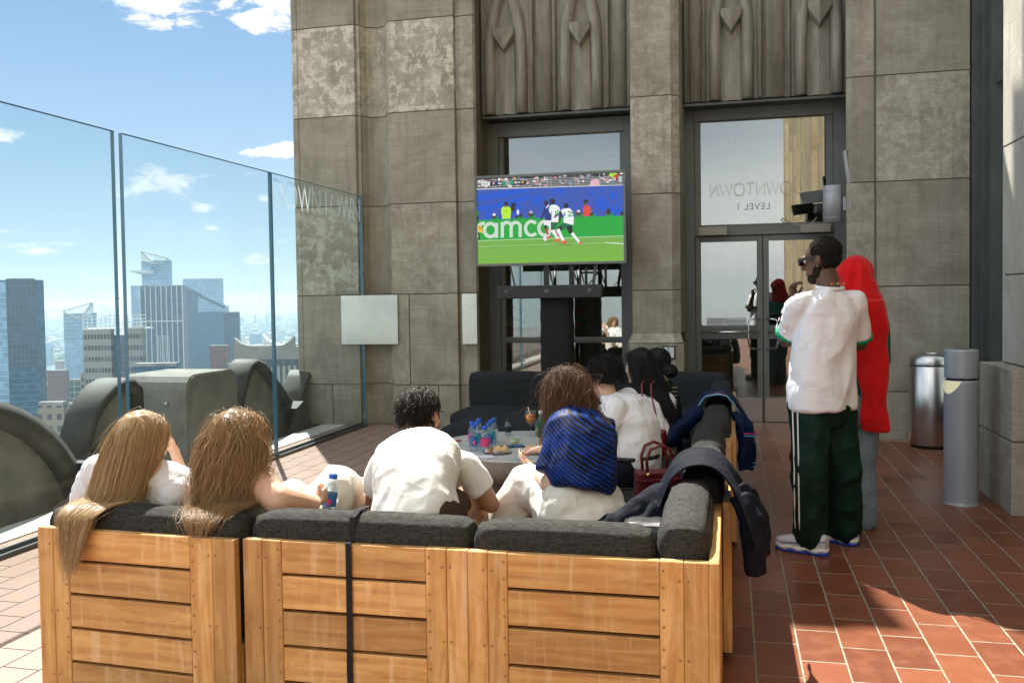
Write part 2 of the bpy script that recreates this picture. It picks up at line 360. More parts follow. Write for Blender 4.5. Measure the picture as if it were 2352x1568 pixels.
# teak: grain runs along the local axis given
def wood_mat(name, ax):
    m = pm(name, (.5, .25, .1), .5, spec=.35); nt = m.node_tree
    sc = {'x': (1, 9, 9), 'z': (9, 9, 1), 'y': (9, 1, 9)}[ax]
    oi = N(nt, 'ShaderNodeObjectInfo'); o = N(nt, 'ShaderNodeCombineXYZ')
    L(nt, mth(nt, 'MULTIPLY', oi.outputs['Random'], 31), o.inputs[0]); L(nt, mth(nt, 'MULTIPLY', oi.outputs['Random'], 53), o.inputs[1]); L(nt, mth(nt, 'MULTIPLY', oi.outputs['Random'], 17), o.inputs[2])
    v0 = vm(nt, 'ADD', coord(nt), o.outputs[0]); mp = N(nt, 'ShaderNodeMapping', i={'Scale': sc}); L(nt, v0, mp.inputs[0]); v = mp.outputs[0]
    gr = noi(nt, v, 2.2, 6, .6, 1.6); fi = noi(nt, v, 26, 4, .6); rings = N(nt, 'ShaderNodeTexWave', wave_type='BANDS', bands_direction={'x': 'Z', 'z': 'X', 'y': 'X'}[ax], i={'Scale': .55, 'Distortion': 9., 'Detail': 3., 'Detail Scale': 1.1}); L(nt, v, rings.inputs[0])
    c = mixc(nt, ramp(nt, gr, [(.3, 0.), (.7, 1.)]), (.47, .225, .066), (.72, .425, .15))
    c = mixc(nt, mth(nt, 'MULTIPLY', ramp(nt, rings.outputs[1], [(.55, 0.), (.95, 1.)]), .34), c, (.33, .13, .04))
    c = mixc(nt, mth(nt, 'MULTIPLY', ramp(nt, fi, [(.55, 0.), (.72, 1.)]), .28), c, (.32, .14, .045))
    w = N(nt, 'ShaderNodeMapping', i={'Scale': (16, 16, 1.4)}); L(nt, v0, w.inputs[0])     # pale water runs on the weathered wood
    c = mixc(nt, mth(nt, 'MULTIPLY', ramp(nt, noi(nt, w.outputs[0], 1.5, 5, .6, .4), [(.54, 0.), (.66, 1.)]), .45), c, (.78, .56, .33))
    c = mixc(nt, mth(nt, 'MULTIPLY', ramp(nt, noi(nt, v0, 5, 6, .7, 1.), [(.5, 0.), (.7, 1.)]), .36), c, (.78, .54, .27))
    c = mixc(nt, 1., c, ramp(nt, oi.outputs['Random'], [(0., .74), (1., 1.14)]), 'MULTIPLY')
    L(nt, c, B(m).inputs['Base Color']); bump(m, mth(nt, 'ADD', gr, fi), .25, .002); L(nt, ramp(nt, fi, [(.3, .42), (.7, .6)]), B(m).inputs['Roughness'])
    return m
M_wx, M_wy, M_wz = wood_mat('teak_along', 'x'), wood_mat('teak_deep', 'y'), wood_mat('teak_upright', 'z')
M_plug = pm('teak_plug', (.36, .19, .08), .6)

def fabric(name, c0, c1, sc=420, k=.6, rough=.9):
    m = pm(name, c0, rough, spec=.2); nt = m.node_tree; v = coord(nt)
    m1 = N(nt, 'ShaderNodeMapping', i={'Scale': (1, 1, .12)}); L(nt, v, m1.inputs[0]); m2 = N(nt, 'ShaderNodeMapping', i={'Scale': (.12, .12, 1)}); L(nt, v, m2.inputs[0])
    a = noi(nt, m1.outputs[0], sc, 2); b = noi(nt, m2.outputs[0], sc, 2); ab = mth(nt, 'ADD', a, b)
    f = ramp(nt, ab, [(.42, 0.), (.58, 1.)]) if False else ramp(nt, mth(nt, 'MULTIPLY', ab, .5), [(.38, 0.), (.62, 1.)])
    L(nt, mixc(nt, f, c0, c1), B(m).inputs['Base Color']); bump(m, ab, k, .002)
    return m
M_cush = fabric('charcoal_weave', (.012, .012, .011), (.052, .051, .045), 300)
M_cushd = fabric('slate_weave', (.009, .011, .013), (.030, .034, .038), 300)
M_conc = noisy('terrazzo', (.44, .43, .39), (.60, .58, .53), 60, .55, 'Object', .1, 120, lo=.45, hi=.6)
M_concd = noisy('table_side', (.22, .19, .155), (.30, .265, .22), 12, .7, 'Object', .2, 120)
# ================================================================== SETTING
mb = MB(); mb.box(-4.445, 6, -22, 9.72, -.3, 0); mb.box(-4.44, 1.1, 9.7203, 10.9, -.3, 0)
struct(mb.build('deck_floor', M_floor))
mb = MB(); mb.box(-4.74, -4.449, -22, 10.9, -.35, .012, .004); struct(mb.build('ledge', M_curb))
mb = MB(); mb.box(-7.5, -4.745, -22, 13, -3, -.12); struct(mb.build('gutter', M_parapet))

# ------------------------------------------------------------------ stone facade
LEV = [0, .49, 1.545, 2.59, 3.64, 4.69, 5.74, 6.79, 7.84, 9.05]
rs = random.Random(5)
def stonework(mb, tone, pts, levels, splits=(), tones=None, joint=.006, inset=.014, seed=0):
    """pts: plan outline; one row of blocks per pair of levels, with recessed mortar behind"""
    r = random.Random(seed)
    def seg(pp, z0, z1, t):
        b = len(mb.v); n = len(pp)
        vs = [(x, y, z0) for x, y in pp]+[(x, y, z1) for x, y in pp]
        mb.add(vs, [(i, i+1, n+i+1, n+i) for i in range(n-1)]); tone.extend([t]*(2*n))
        # returns into the joints
        ins = [(x+(inset if i == 0 else -inset if i == n-1 else 0)*0, y+inset) for i, (x, y) in enumerate(pp)]
        for z in (z0, z1):
            mb.add([(x, y, z) for x, y in pp]+[(x, y, z) for x, y in ins], [(i, i+1, n+i+1, n+i) for i in range(n-1)]); tone.extend([t]*(2*n))
    for k in range(len(levels)-1):
        z0, z1 = levels[k]+joint, levels[k+1]-joint
        cuts = [s for kk, s in splits if kk == k]; cur = []; t = r.random() if not tones or tones[k] is None else tones[k]
        for i, p in enumerate(pts):
            if i and cuts:
                for cx_ in sorted(cuts):
                    a = pts[i-1]
                    if min(a[0], p[0]) < cx_ < max(a[0], p[0]) and abs(a[1]-p[1]) < .2:
                        y = a[1]+(p[1]-a[1])*(cx_-a[0])/(p[0]-a[0])
                        cur.append((cx_-joint, y)); seg(cur, z0, z1, t); cur = [(cx_+joint, y)]; t = r.random()*.7
            cur.append(p)
        seg(cur, z0, z1, t)
def joint_back(mb, pts, z0, z1, inset=.013):
    n = len(pts); pp = [(x, y+inset) for x, y in pts]
    mb.add([(x, y, z0) for x, y in pp]+[(x, y, z1) for x, y in pp], [(i, i+1, n+i+1, n+i) for i in range(n-1)])
fac = thing('tower_facade', 'grey limestone tower front with carved spandrels, steel window and glass doors', 'building', (0, 0, 0))
def pier(name, pts, levels, splits=(), tones=None, mat=None, seed=0, label=None):
    mb = MB(); tone = []; stonework(mb, tone, pts, levels, splits, tones, seed=seed)
    o = mb.build(name, mat or M_stone, fac, tone, recalc=False)
    j = MB(); joint_back(j, pts, levels[0], levels[-1]); jo = j.build('mortar', M_joint, o, recalc=False)
    if label: o['label'] = label
    return o
rec = [(-4.185, 10.13), (-4.15, 10.20), (-4.09, 10.235), (-4.03, 10.245), (-3.97, 10.235), (-3.91, 10.20), (-3.875, 10.13)]
for i, (pts, sp, tn) in enumerate((
    ([(-5.06, 13), (-5.06, 10.10), (-5.02, 10.055), (-4.975, 10.055), (-4.965, 10.065), (-4.955, 10.05), (-4.245, 10.05), (-4.235, 10.10)], [(0, -4.6)], [.3, .2, .75, .15, .98, .1, .4, .5, .2]),
    ([(-4.232, 10.09), (-4.195, 10.09), (-4.19, 10.13)]+rec+[(-3.862, 10.10), (-3.83, 10.10)], [], [.3, .35, .15, .1, .6, .3, .2, .4, .5]),
    ([(-3.827, 10.10), (-3.82, 10.05), (-3.035, 10.05), (-3.03, 10.10)], [(0, -3.28), (1, -3.62)], [.2, .45, .5, .25, .85, .35, .4, .2, .6]),
    ([(-3.025, 10.10), (-2.99, 10.10), (-2.97, 10.085), (-2.82, 10.085), (-2.80, 10.12), (-2.86, 10.52), (-2.87, 11.0)], [], [.1, .3, .2, .35, .55, .2, .3, .3, .3]))):
    pier('left_pier', pts, LEV, sp, tn, seed=i+1)
# middle pilaster with its flared foot
pier('pilaster', [(-1.06, 11.0), (-1.06, 10.5), (-1.04, 10.06), (-1.03, 10.05), (-.605, 10.05), (-.52, 10.13), (-.50, 10.5), (-.49, 11.0)], [1.07, 1.545, 2.59, 3.64, 4.69, 5.74, 6.79, 7.84, 9.05], [], [.4, .3, .65, .5, .75, .3, .4, .5], seed=9)
pier('pilaster_foot', [(-1.10, 11.0), (-1.10, 10.08), (-1.06, 9.97), (-.58, 9.97), (-.49, 10.06), (-.485, 11.0)], [0, .49, .97], [], [.4, .55], seed=10)
mb = MB(); a = [(-1.10, 10.08), (-1.06, 9.97), (-.58, 9.97), (-.49, 10.06)]; b = [(-1.05, 10.13), (-1.03, 10.052), (-.605, 10.052), (-.525, 10.13)]
mb.add([(x, y, .975) for x, y in a]+[(x, y, 1.075) for x, y in b], [(i, i+1, 5+i, 4+i) for i in range(3)]); mb.build('pilaster_slope', M_stone, fac, [.5]*8)
# right hand wall: narrow strip, groove, wide panel
pier('right_wall', [(1.27, 11.0), (1.255, 10.5), (1.155, 9.83), (1.195, 9.78), (1.41, 9.78), (1.415, 9.80)], LEV, [], [.4, .3, .5, .3, .45, .6, .3, .2, .2], seed=20)
mb = MB(); mb.box(1.4155, 1.4295, 9.795, 9.9, 0, 9.05); mb.build('groove', M_steel, fac)
pier('right_wall', [(1.43, 9.83), (1.435, 9.78), (2.29, 9.78), (2.30, 9.86)], LEV, [], [.35, .4, .35, .62, .4, .5, .3, .2, .2], seed=21)
mb = MB(); mb.box(-5.0, 2.3, 11.2, 12, 4.9, 7.0); mb.build('wall_core', M_stone, fac, [.5]*8)
# unseen upper storeys as thin slabs, roofline stepped to shape shade and sun on the deck
mb = MB(); tone = []
for x0, x1, z in ((-5.03, -2.95, 9.25), (-2.95, -2.42, 8.0), (-2.42, -.38, 15), (-.38, .55, 7.2)):
    mb.box(x0, x1, 10.3, 10.62, 5.5, z); tone += [.4]*8
mb.box(.55, 2.4, 10.3, 10.62, 5.5, 15); tone += [.4]*8
mb.build('shade_storey', M_stone, fac, tone)

# ------------------------------------------------------------------ spandrels with pointed arches and faceted bosses
def rib(mb, x0, x1, y, d, z0, z1):
    """a rounded vertical moulding standing d in front of plane y"""
    n = 6; pts = [(x0, y)]+[(x0+(x1-x0)*(.5-.5*math.cos(math.pi*i/n)), y-d*math.sin(math.pi*i/n)**.7) for i in range(1, n)]+[(x1, y)]
    k = len(pts); mb.add([(a, b, z0) for a, b in pts]+[(a, b, z1) for a, b in pts], [(i, i+1, k+i+1, k+i) for i in range(k-1)]+[tuple(range(k-1, -1, -1)), tuple(range(k, 2*k))], True)
def spandrel(x0, x1, arches, zb=3.65):
    Y0 = 10.56; th = thing  # the backing plate
    mb = MB(); mb.box(x0, x1, Y0, Y0+.12, zb, 7); pl = mb.build('spandrel', M_orn, fac)
    cuts = [x0]
    for i, (a, b, zg) in enumerate(arches):
        c = (a+b)/2; w = b-a
        m = MB()                     # the pointed arch: a thick band that runs down both sides
        prof = [(c-w*.62-.05, zb)]
        def arc(hw, top, n=10):
            pts = [(c-hw, zb+.003*0)]
            for k in range(n+1):
                t = k/n; z = top-1.05*(1-t) ; pts.append((c-hw*(1-t**2.6), z))
            return pts
        for s in (-1, 1):
            path_o = arc(w*.5+.135, zg+.78); path_i = arc(w*.5, zg+.50)
            n = len(path_o); vs = []
            for (xo, zo), (xi, zi) in zip(path_o, path_i):
                xo = c+(xo-c)*(-s); xi = c+(xi-c)*(-s); xm = (xo+xi)/2; zm = (zo+zi)/2
                vs += [(xo, Y0+.0, zo), (xo+(xm-xo)*.3, Y0-.085, zo+(zm-zo)*.3), (xm, Y0-.11, zm), (xi+(xm-xi)*.3, Y0-.085, zi+(zm-zi)*.3), (xi, Y0+.02, zi)]
            m.add(vs, [(i_*5+k, i_*5+k+1, (i_+1)*5+k+1, (i_+1)*5+k) for i_ in range(n-1) for k in range(4)]+[(0, 1, 2, 3, 4)], True)
        m.build('arch_moulding', M_orn, pl)
        # the keeled post under the boss
        m = MB(); g = w*.06
        m.add([(a+g, Y0, zb-.012), (c-.004, Y0-.055, zb-.012), (b-g, Y0-.02, zb-.012), (b-g, Y0+.02, zb-.012)]+[(a+g, Y0, zg), (c-.004, Y0-.055, zg), (b-g, Y0-.02, zg), (b-g, Y0+.02, zg)],
              [(0, 1, 5, 4), (1, 2, 6, 5), (2, 3, 7, 6), (3, 2, 1, 0)]); m.build('keel_post', M_orn, pl)
        # the boss: a faceted shield, top edge dished, point down
        m = MB(); zt = zg+.085; f = Y0-.165
        P = [(a+.01, f+.02, zt), (c, f-.03, zt-.015), (b-.01, f+.02, zt), (b+.004, f+.03, zt-.06), (c, f+.02, zg-.165), (a-.004, f+.03, zt-.06)]
        Q = [(x, Y0, z+(.012 if k < 3 else -.05)) for k, (x, y, z) in enumerate(P)]
        m.add(P+Q, [(0, 1, 4, 5), (1, 2, 3, 4)]+[(k, (k+1) % 6, 6+(k+1) % 6, 6+k) for k in range(6)]); m.build('boss', M_orn, pl)
        # the hollow behind
        cuts += [a-.16, b+.16]
    cuts.append(x1)
    m = MB(); r = random.Random(int(x0*100))
    for k in range(0, len(cuts), 2):
        u, v = cuts[k], cuts[k+1]
        if v-u < .05: continue
        ws = [.2, .62, .18] if v-u > .25 else [.5, .5]
        x = u
        for j, q in enumerate(ws):
            x2 = x+(v-u)*q; rib(m, x+.006, x2-.006, Y0, .045 if q > .4 else .075, zb+r.uniform(-.015, .015), 6.9); x = x2
    m.build('fluting', M_orn, pl)
    m = MB(); m.box(x0, x1, Y0-.05, Y0+.1, zb-.055, zb-.026, .004); m.build('drip_edge', M_steel_d, pl)
spandrel(-2.84, -1.065, [(-2.665, -2.42, 4.53), (-1.765, -1.53, 4.53)])
spandrel(-.49, 1.235, [(-.075, .145, 4.54), (.84, 1.08, 4.54)])

# ------------------------------------------------------------------ steel window behind the television
YD = 10.87
def frame_rect(mb, x0, x1, z0, z1, w, y0, y1, bev=.003, wb=None, wt=None):
    wb = w if wb is None else wb; wt = w if wt is None else wt
    mb.box(x0, x0+w, y0, y1, z0, z1, bev); mb.box(x1-w, x1, y0, y1, z0, z1, bev)
    mb.box(x0+w+.0005, x1-w-.0005, y0+.0015, y1, z1-wt, z1-.0004, bev)
    if wb: mb.box(x0+w+.0005, x1-w-.0005, y0+.0015, y1, z0+.0004, z0+wb, bev)
riv0 = None
def rivets(parent, pts, y, r=.008):
    global riv0
    for x, z in pts:
        if riv0 is None:
            q = MB(); q.sphere((0, 0, 0), (r, r*.6, r), 8, 5); riv0 = o = q.build('rivet', M_steel, parent)
        else:
            o = riv0.copy(); COL.objects.link(o); o.parent = parent
        o.location = (x, y, z)
win = MB(); frame_rect(win, -2.90, -1.03, 0, 3.60, .17, YD-.02, YD+.12, wb=.12)
w_ = win.build('window', M_steel, fac)
m = MB(); frame_rect(m, -2.728, -1.202, .122, 3.498, .052, YD+.015, YD+.09, wb=.07, wt=.04); m.box(-2.675, -1.255, YD+.02, YD+.088, .93, 1.00, .004); m.box(-2.70, -1.23, YD+.003, YD+.0148, .955, .975)
m.build('sash', M_steel, w_)
rivets(w_, [(-2.79, .4+.33*i) for i in range(10)]+[(-1.13, .4+.33*i) for i in range(10)]+[(-2.6+.24*i, 3.53) for i in range(6)], YD-.02)
for z0, z1 in ((.192, .93), (1.0, 3.458)):
    m = MB(); m.box(-2.676, -1.254, YD+.045, YD+.053, z0, z1); m.build('pane', M_wind, w_)
# ------------------------------------------------------------------ entrance
ent = MB(); frame_rect(ent, -.52, 1.27, 0, 3.615, .13, YD-.02, YD+.12, wb=0); ent.box(-.389, 1.139, YD-.012, YD+.118, 2.165, 2.27, .003)
e_ = ent.build('entrance_frame', M_steel, fac)
m = MB(); frame_rect(m, -.388, 1.138, 2.272, 3.60, .07, YD+.01, YD+.1, wt=.12, wb=.02); m.build('transom_frame', M_steel, e_)
rivets(e_, [(-.475, .3+.33*i) for i in range(10)]+[(-.42, .3+.33*i) for i in range(10)]+[(1.2, .3+.33*i) for i in range(10)]+[(-.3+.25*i, 3.55) for i in range(6)], YD-.02)
m = MB(); m.box(-.318, 1.068, YD+.045, YD+.053, 2.292, 3.48); tp = m.build('transom_pane', M_wind, e_)
for x0, x1 in ((-.345, -.022), (.775, 1.10)):
    m = MB(); m.box(x0, x1, YD-.10, YD-.021, 2.165, 2.262, .008); m.build('door_closer', M_beige, e_)
# the lettering on the transom reads correctly from inside the building
def glyph_text(parent, body, x_right, z, size, y, mirror, bevel, spacing=1.0, mat=M_etch, fill=False, name='lettering', ax=None):
    me = text_mesh(body, size, fill=fill, bevel=bevel, spacing=spacing); mb = MB()
    M = Matrix(((-1 if mirror else 1, 0, 0, x_right), (0, 0, 1, y), (0, 1, 0, z), (0, 0, 0, 1))) if ax is None else ax
    mb_text(mb, me, M); return mb.build(name, mat, parent)
LET = {'D': [[(.0, 0), (.0, 1)], [(0, 1)]+[(.35*math.sin(R(q))*1.55, .5+.5*math.cos(R(q))) for q in range(15, 180, 15)]+[(0, 0)]],
 'O': [[(.38+.40*math.cos(R(q)), .5+.5*math.sin(R(q))) for q in range(0, 361, 15)]], 'W': [[(0, 1), (.24, 0), (.46, 1), (.68, 0), (.92, 1)]],
 'N': [[(0, 0), (0, 1), (.6, 0), (.6, 1)]], 'T': [[(0, 1), (.6, 1)], [(.3, 1), (.3, 0)]]}
LW_ = {'D': .62, 'O': .80, 'W': .94, 'N': .66, 'T': .62}
def outline_text(mb, s_, width, height, fn, r, off):
    tot_ = sum(LW_[c] for c in s_)+.14*(len(s_)-1); k = width/tot_; x = 0
    for c in s_:
        for st in LET[c]:
            P = [Vector((x+p[0], p[1])) for p in st]; n = len(P); P = [Vector((p.x*k, p.y*height)) for p in P]
            for sg in (-1, 1):
                q = []
                for i in range(n):
                    closed = c == 'O'
                    a = P[i-1] if i else (P[-2] if closed else P[0]); b = P[i+1] if i < n-1 else (P[1] if closed else P[-1]); d = (b-a).normalized()
                    d1 = (P[i]-P[i-1]).normalized() if i else d; mit = 1.0
                    if 0 < i < n-1: mit = 1/max(.45, abs(d.dot(d1)))
                    o = P[i]+Vector((-d.y, d.x))*off*sg*mit; q.append(fn(o.x, max(-.01, min(height+.01, o.y))))
                mb.tube(q, r, 5, smooth=False)
        x += LW_[c]+.14
M_gold = pm('gold_leaf', (.80, .70, .50), .4)
gm = MB(); outline_text(gm, 'DOWNTOWN', 1.02, .135, lambda u, v: (.80-u, YD+.038, 2.62+v), .0022, .006); gm.build('lettering', M_gold, tp)
glyph_text(tp, 'LEVEL 1', .46, 2.455, .105, YD+.040, True, 0, 1.1, M_etch, fill=True)
DX = .372
for k, (x0, x1) in enumerate(((-.385, DX-.004), (DX+.004, 1.135))):
    m = MB(); st = .062
    m.box(x0, x0+st, YD+.02, YD+.075, .012, 2.16, .003); m.box(x1-st, x1, YD+.02, YD+.075, .012, 2.16, .003)
    m.box(x0+st+.0005, x1-st-.0005, YD+.022, YD+.073, 2.095, 2.158, .003); m.box(x0+st+.0005, x1-st-.0005, YD+.022, YD+.073, 1.085, 1.125, .003)
    m.box(x0+st+.0005, x1-st-.0005, YD+.022, YD+.073, .97, 1.015, .003); m.box(x0+st+.0005, x1-st-.0005, YD+.03, YD+.066, 1.0155, 1.0845); m.box(x0+st+.0005, x1-st-.0005, YD+.022, YD+.073, .012, .30, .003)
    d = m.build('door', M_steel, fac)
    m = MB(); m.box(x0+st, x1-st, YD+.044, YD+.05, 1.125, 2.095); m.build('upper_pane', M_wind, d)
    m = MB(); m.box(x0+st, x1-st, YD+.044, YD+.05, .30, .97); m.build('lower_pane', M_wind, d)
    m = MB(); m.box(x0+.012, x1-.012, YD+.014, YD+.0195, .02, .285, .001); m.build('kick_plate', M_brushx, d)
    m = MB(); z = 1.052; m.tube([(x0+.05, YD+.0, z), (x0+.05, YD-.055, z), (x1-.05, YD-.055, z), (x1-.05, YD+.0, z)], .0135, 10); m.build('push_bar', M_chrome, d)
    m = MB(); hx = x1-.03 if k == 0 else x0+.03; s = -1 if k == 0 else 1
    m.tube([(hx, YD+.02, 1.20), (hx+s*.03, YD-.03, 1.20), (hx+s*.11, YD-.05, 1.19), (hx+s*.13, YD-.05, 1.12), (hx+s*.13, YD-.05, .92), (hx+s*.11, YD-.05, .86), (hx, YD+.02, .85)], .009, 8); m.build('handle', M_chrome, d)
    if k == 0:
        M_sign = pm('white_sign', (.62, .66, .66), .4); M_ink = pm('blue_ink', (.04, .08, .2), .5)
        m = MB(); m.box(-.262, .183, YD+.036, YD+.040, 1.10, 1.215, .001); sg = m.build('door_sign', M_sign, d)
        mm = MB()
        for body, xc, z, s in (('DOOR OPENS', -.14, 1.187, .022), ('AUTOMATICALLY', -.14, 1.157, .030), ('BY SWITCH', -.14, 1.133, .022), ('IICDZARIRNI-', .075, 1.160, .036), ('GRAUITNELNS', .085, 1.122, .030)):
            
            mb_text(mm, text_mesh(body, s, align='CENTER'), Matrix(((1, 0, 0, xc), (0, 0, -1, YD+.0352), (0, 1, 0, z), (0, 0, 0, 1))))
        mm.box(-.165, -.115, YD+.0345, YD+.0352, 1.117, 1.119); mm.box(-.034, -.031, YD+.0345, YD+.0352, 1.105, 1.21); mm.prism([(-.172, 1.118), (-.16, 1.112), (-.16, 1.124)], 'y', YD+.0345, YD+.0352)
        mm.build('lettering', M_ink, sg)
m = MB(); m.box(-.38, 1.13, YD-.03, YD+.1, 0.001, .0115); m.build('threshold', M_brushx, e_)

# the rooms behind the glass: dim hall with floor, back wall, lit ceiling strips
M_in = noisy('interior_wall', (.16, .18, .13), (.28, .30, .22), 2, .8); M_inf = noisy('interior_floor', (.26, .13, .07), (.34, .18, .10), 3, .35)
mb = MB(); mb.box(-4.5, 2.6, 11.01, 15.8, -.2, -.002); mb.build('hall_floor', M_inf, fac)
mb = MB(); mb.box(-4.5, 2.6, 15.8, 16, -.2, 3.9); mb.box(-4.5, 2.6, 11.02, 15.8, 3.75, 3.9); mb.box(-4.6, -4.5, 11.02, 15.8, -.2, 3.9); mb.box(2.6, 2.7, 11.02, 15.8, -.2, 3.9)
for x in (-2.1, -1.45, .1, .8): mb.box(x, x+.12, 13.5, 13.62, -.0, 3.75)
mb.build('hall_wall', M_in, fac)

# ------------------------------------------------------------------ the tower's side wall on the right, with its pier
side = thing('side_wall', 'sunlit limestone side wall of the tower with a stepped pier and tall dark steel window', 'wall', (0, 0, 0))
def sidepart(name, pts, levels, tones, mat, seed, splits=()):
    mb = MB(); tone = []; stonework(mb, tone, pts, levels, splits, tones, seed=seed); o = mb.build(name, mat, side, tone, recalc=False); return o
# plinth block at the foot of the pier
mb = MB(); tone = []
for z0, z1, t in ((0, .484, .4), (.496, .965, .5)):
    mb.box(1.80, 3.2, 6.6, 7.40, z0, z1, .006); 
tone = [.45]*len(mb.v); mb.build('plinth', M_stone, side, tone)
mb = MB(); mb.box(1.812, 3.2, 6.612, 7.39, .484, .496); mb.box(1.93, 3.2, 6.75, 7.29, .965, .97); mb.build('mortar', M_joint, side)
mb = MB(); tone = []; ys = [6.72, 7.32]
for k, z in enumerate([.97, 1.60, 2.52, 4.1, 5.7, 7.3, 9, 11, 13]):
    zz = [.97, 1.60, 2.52, 4.1, 5.7, 7.3, 9, 11, 13, 15][k+1]
    mb.box(1.93, 3.2, 6.74, 7.30, z+.005, zz-.005, .006)
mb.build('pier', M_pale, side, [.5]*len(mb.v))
mb = MB(); mb.box(1.942, 3.2, 6.752, 7.288, .972, 15); mb.build('mortar', M_joint, side)
# recess behind the pier: dark steel frame and tall pane
m = MB()
for x0, x1, y0, y1 in ((2.303, 2.40, 9.70, 9.86), (2.36, 2.44, 9.60, 9.70), (2.40, 2.50, 9.45, 9.60), (2.45, 2.55, 7.2, 7.34)): m.box(x0, x1, y0, y1, 0, 7, .004)
m.box(2.44, 2.55, 7.34, 9.45, 3.42, 3.52, .004); m.box(2.44, 2.55, 7.34, 9.45, 0, .5, .004); wf = m.build('window_frame', M_steel_d, side)
for z0, z1 in ((.5, 3.42), (3.52, 6.9)):
    m = MB(); m.box(2.49, 2.50, 7.34, 9.45, z0, z1); m.build('pane', M_wind, wf)
# the wall that runs back behind the viewer: fluted buttresses in full sun
mb = MB(); tone = []; r = random.Random(3); y = 6.55
zl = [0, 1.0, 2.5, 4.0, 5.5, 7.0, 8.5, 10, 12, 14, 16]
while y > -18.6:
    w = r.choice((.5, .8, 1.1, .35)); dx = r.choice((0, .12, .25, .08))
    for z0, z1 in zip(zl, zl[1:]):
        b = len(mb.v); mb.box(2.25+dx+(0 if y < 5 else .35), 4.2, y-w+.006, y-.006, z0+.006, z1-.006); tone += [r.random()]*(len(mb.v)-b)
    y -= w
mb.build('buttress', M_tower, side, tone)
mb = MB(); mb.box(2.75, 4.1, -18.5, 6.58, 0, 15.9); mb.build('mortar', M_joint, side)

# ------------------------------------------------------------------ glass guard
gl_lab = ['clear glass guard panel cut by the left edge of the photo', 'clear glass guard panel in the middle, pedestal behind it', 'clear glass guard panel nearest the stone wall, DOWNTOWN lettering along its top', 'clear glass guard panel outside the frame on the viewer side']
for k, (y0, y1) in enumerate(((3.47, 5.625), (5.712, 7.87), (7.895, 10.045), (1.25, 3.40))):
    t = thing('glass_guard_panel', gl_lab[k], 'glass panel', (-4.2, (y0+y1)/2, 0), 0, 'glass guard panels along the deck edge')
    h = (y1-y0)/2; zt = 2.70
    m = MB(); m.box(-.014, .014, -h+.0025, h-.0025, .03, zt-.002); m.build('pane', M_guard, t)
    m = MB(); m.box(-.0145, .0145, -h, -h+.002, .03, zt); m.box(-.0145, .0145, h-.002, h, .03, zt); m.box(-.0145, .0145, -h+.002, h-.002, zt-.002, zt); m.build('edge', M_gedge, t)
    m = MB(); m.box(-.035, -.0145, -h, h, .0, .05, .002); m.box(.0145, .035, -h, h, .0, .03, .002); m.build('shoe', M_steel_d, t)
    if k == 2:
        mm = MB(); outline_text(mm, 'DOWNTOWN', 2.05, .245, lambda u, v: (.0172, -h+.04+u, zt-.30+v), .0026, .011)
        mm.build('lettering', M_etch, t)

# ------------------------------------------------------------------ parapet beyond the glass
par = thing('parapet', 'dark cast parapet of pointed and rounded scallops beyond the glass guard', 'parapet', (0, 0, 0))
def scallop(Y, Z, rim, x0=-4.90, inner=True):
    """outline in the plane of the glass: outer curve with a thick rolled rim and a dished inner panel"""
    n = len(Y); outer = list(zip(Y, Z)); c = (sum(Y)/n, -.3)
    inn = [(y+(c[0]-y)*rim/max(.01, math.hypot(y-c[0], z-c[1])), z+(c[1]-z)*rim/max(.01, math.hypot(y-c[0], z-c[1]))) for y, z in outer]
    m = MB(); vs = []
    for (a, b), (p, q) in zip(outer, inn):
        mid = ((a+p)/2, (b+q)/2)
        vs += [(x0-.28, a, b), (x0-.02, a, b), (x0+.012, mid[0], mid[1]), (x0-.02, p, q), (x0-.12, p, q)]
    m.add(vs, [(i*5+k, i*5+k+1, (i+1)*5+k+1, (i+1)*5+k) for i in range(n-1) for k in range(4)], True)
    s = m.build('scallop', M_parapet, par, recalc=False)
    m = MB(); k = len(inn); m.add([(x0-.11, a, b) for a, b in inn]+[(x0-.30, a, b) for a, b in inn], [tuple(range(k)), tuple(range(2*k-1, k-1, -1))]); m.build('dished_panel', M_ped, s, recalc=True)
def arc(c, r, a0, a1, n=18, zc=0, ky=1): return [c+r*ky*math.cos(R(a0+(a1-a0)*i/n)) for i in range(n+1)], [zc+r*math.sin(R(a0+(a1-a0)*i/n)) for i in range(n+1)]
scallop(*arc(4.95, 1.33, 180, -5, 24, -.45), .17)
scallop(*arc(2.2, 1.33, 180, -5, 24, -.45), .17)
scallop([6.16, 6.20, 6.30, 6.42, 6.55, 6.68, 6.80, 6.90, 6.96], [-.3, .42, .62, .74, .82, .86, .86, .80, -.3], .10, -4.92)
scallop([8.36, 8.42, 8.50, 8.62, 8.74, 8.86, 9.02, 9.2, 9.4, 9.58, 9.70, 9.80], [-.3, .20, .48, .70, .83, .875, .83, .70, .54, .40, .32, -.3], .09, -4.90)
scallop([9.62, 9.72, 9.86, 9.98, 10.08, 10.16, 10.24, 10.32, 10.40], [-.3, .30, .46, .58, .66, .60, .44, .2, -.3], .07, -4.88)
for y0, y1, s in ((5.75, 6.8, 1), (9.3, 9.9, 1)):   # the low shields in front of each valley
    m = MB(); c = (y0+y1)/2; h = (y1-y0)/2
    m.add([(-4.80, y0, -.25), (-4.80, y0+.03, .05), (-4.78, c-h*.45, .27), (-4.76, c, .34), (-4.78, c+h*.45, .27), (-4.80, y1-.03, .05), (-4.80, y1, -.25), (-4.95, c, .34), (-4.95, c-h*.45, .27), (-4.95, c+h*.45, .27)], [(0, 1, 2, 3, 4, 5, 6), (2, 8, 7, 3), (3, 7, 9, 4)]); m.build('shield', M_parapet, par)
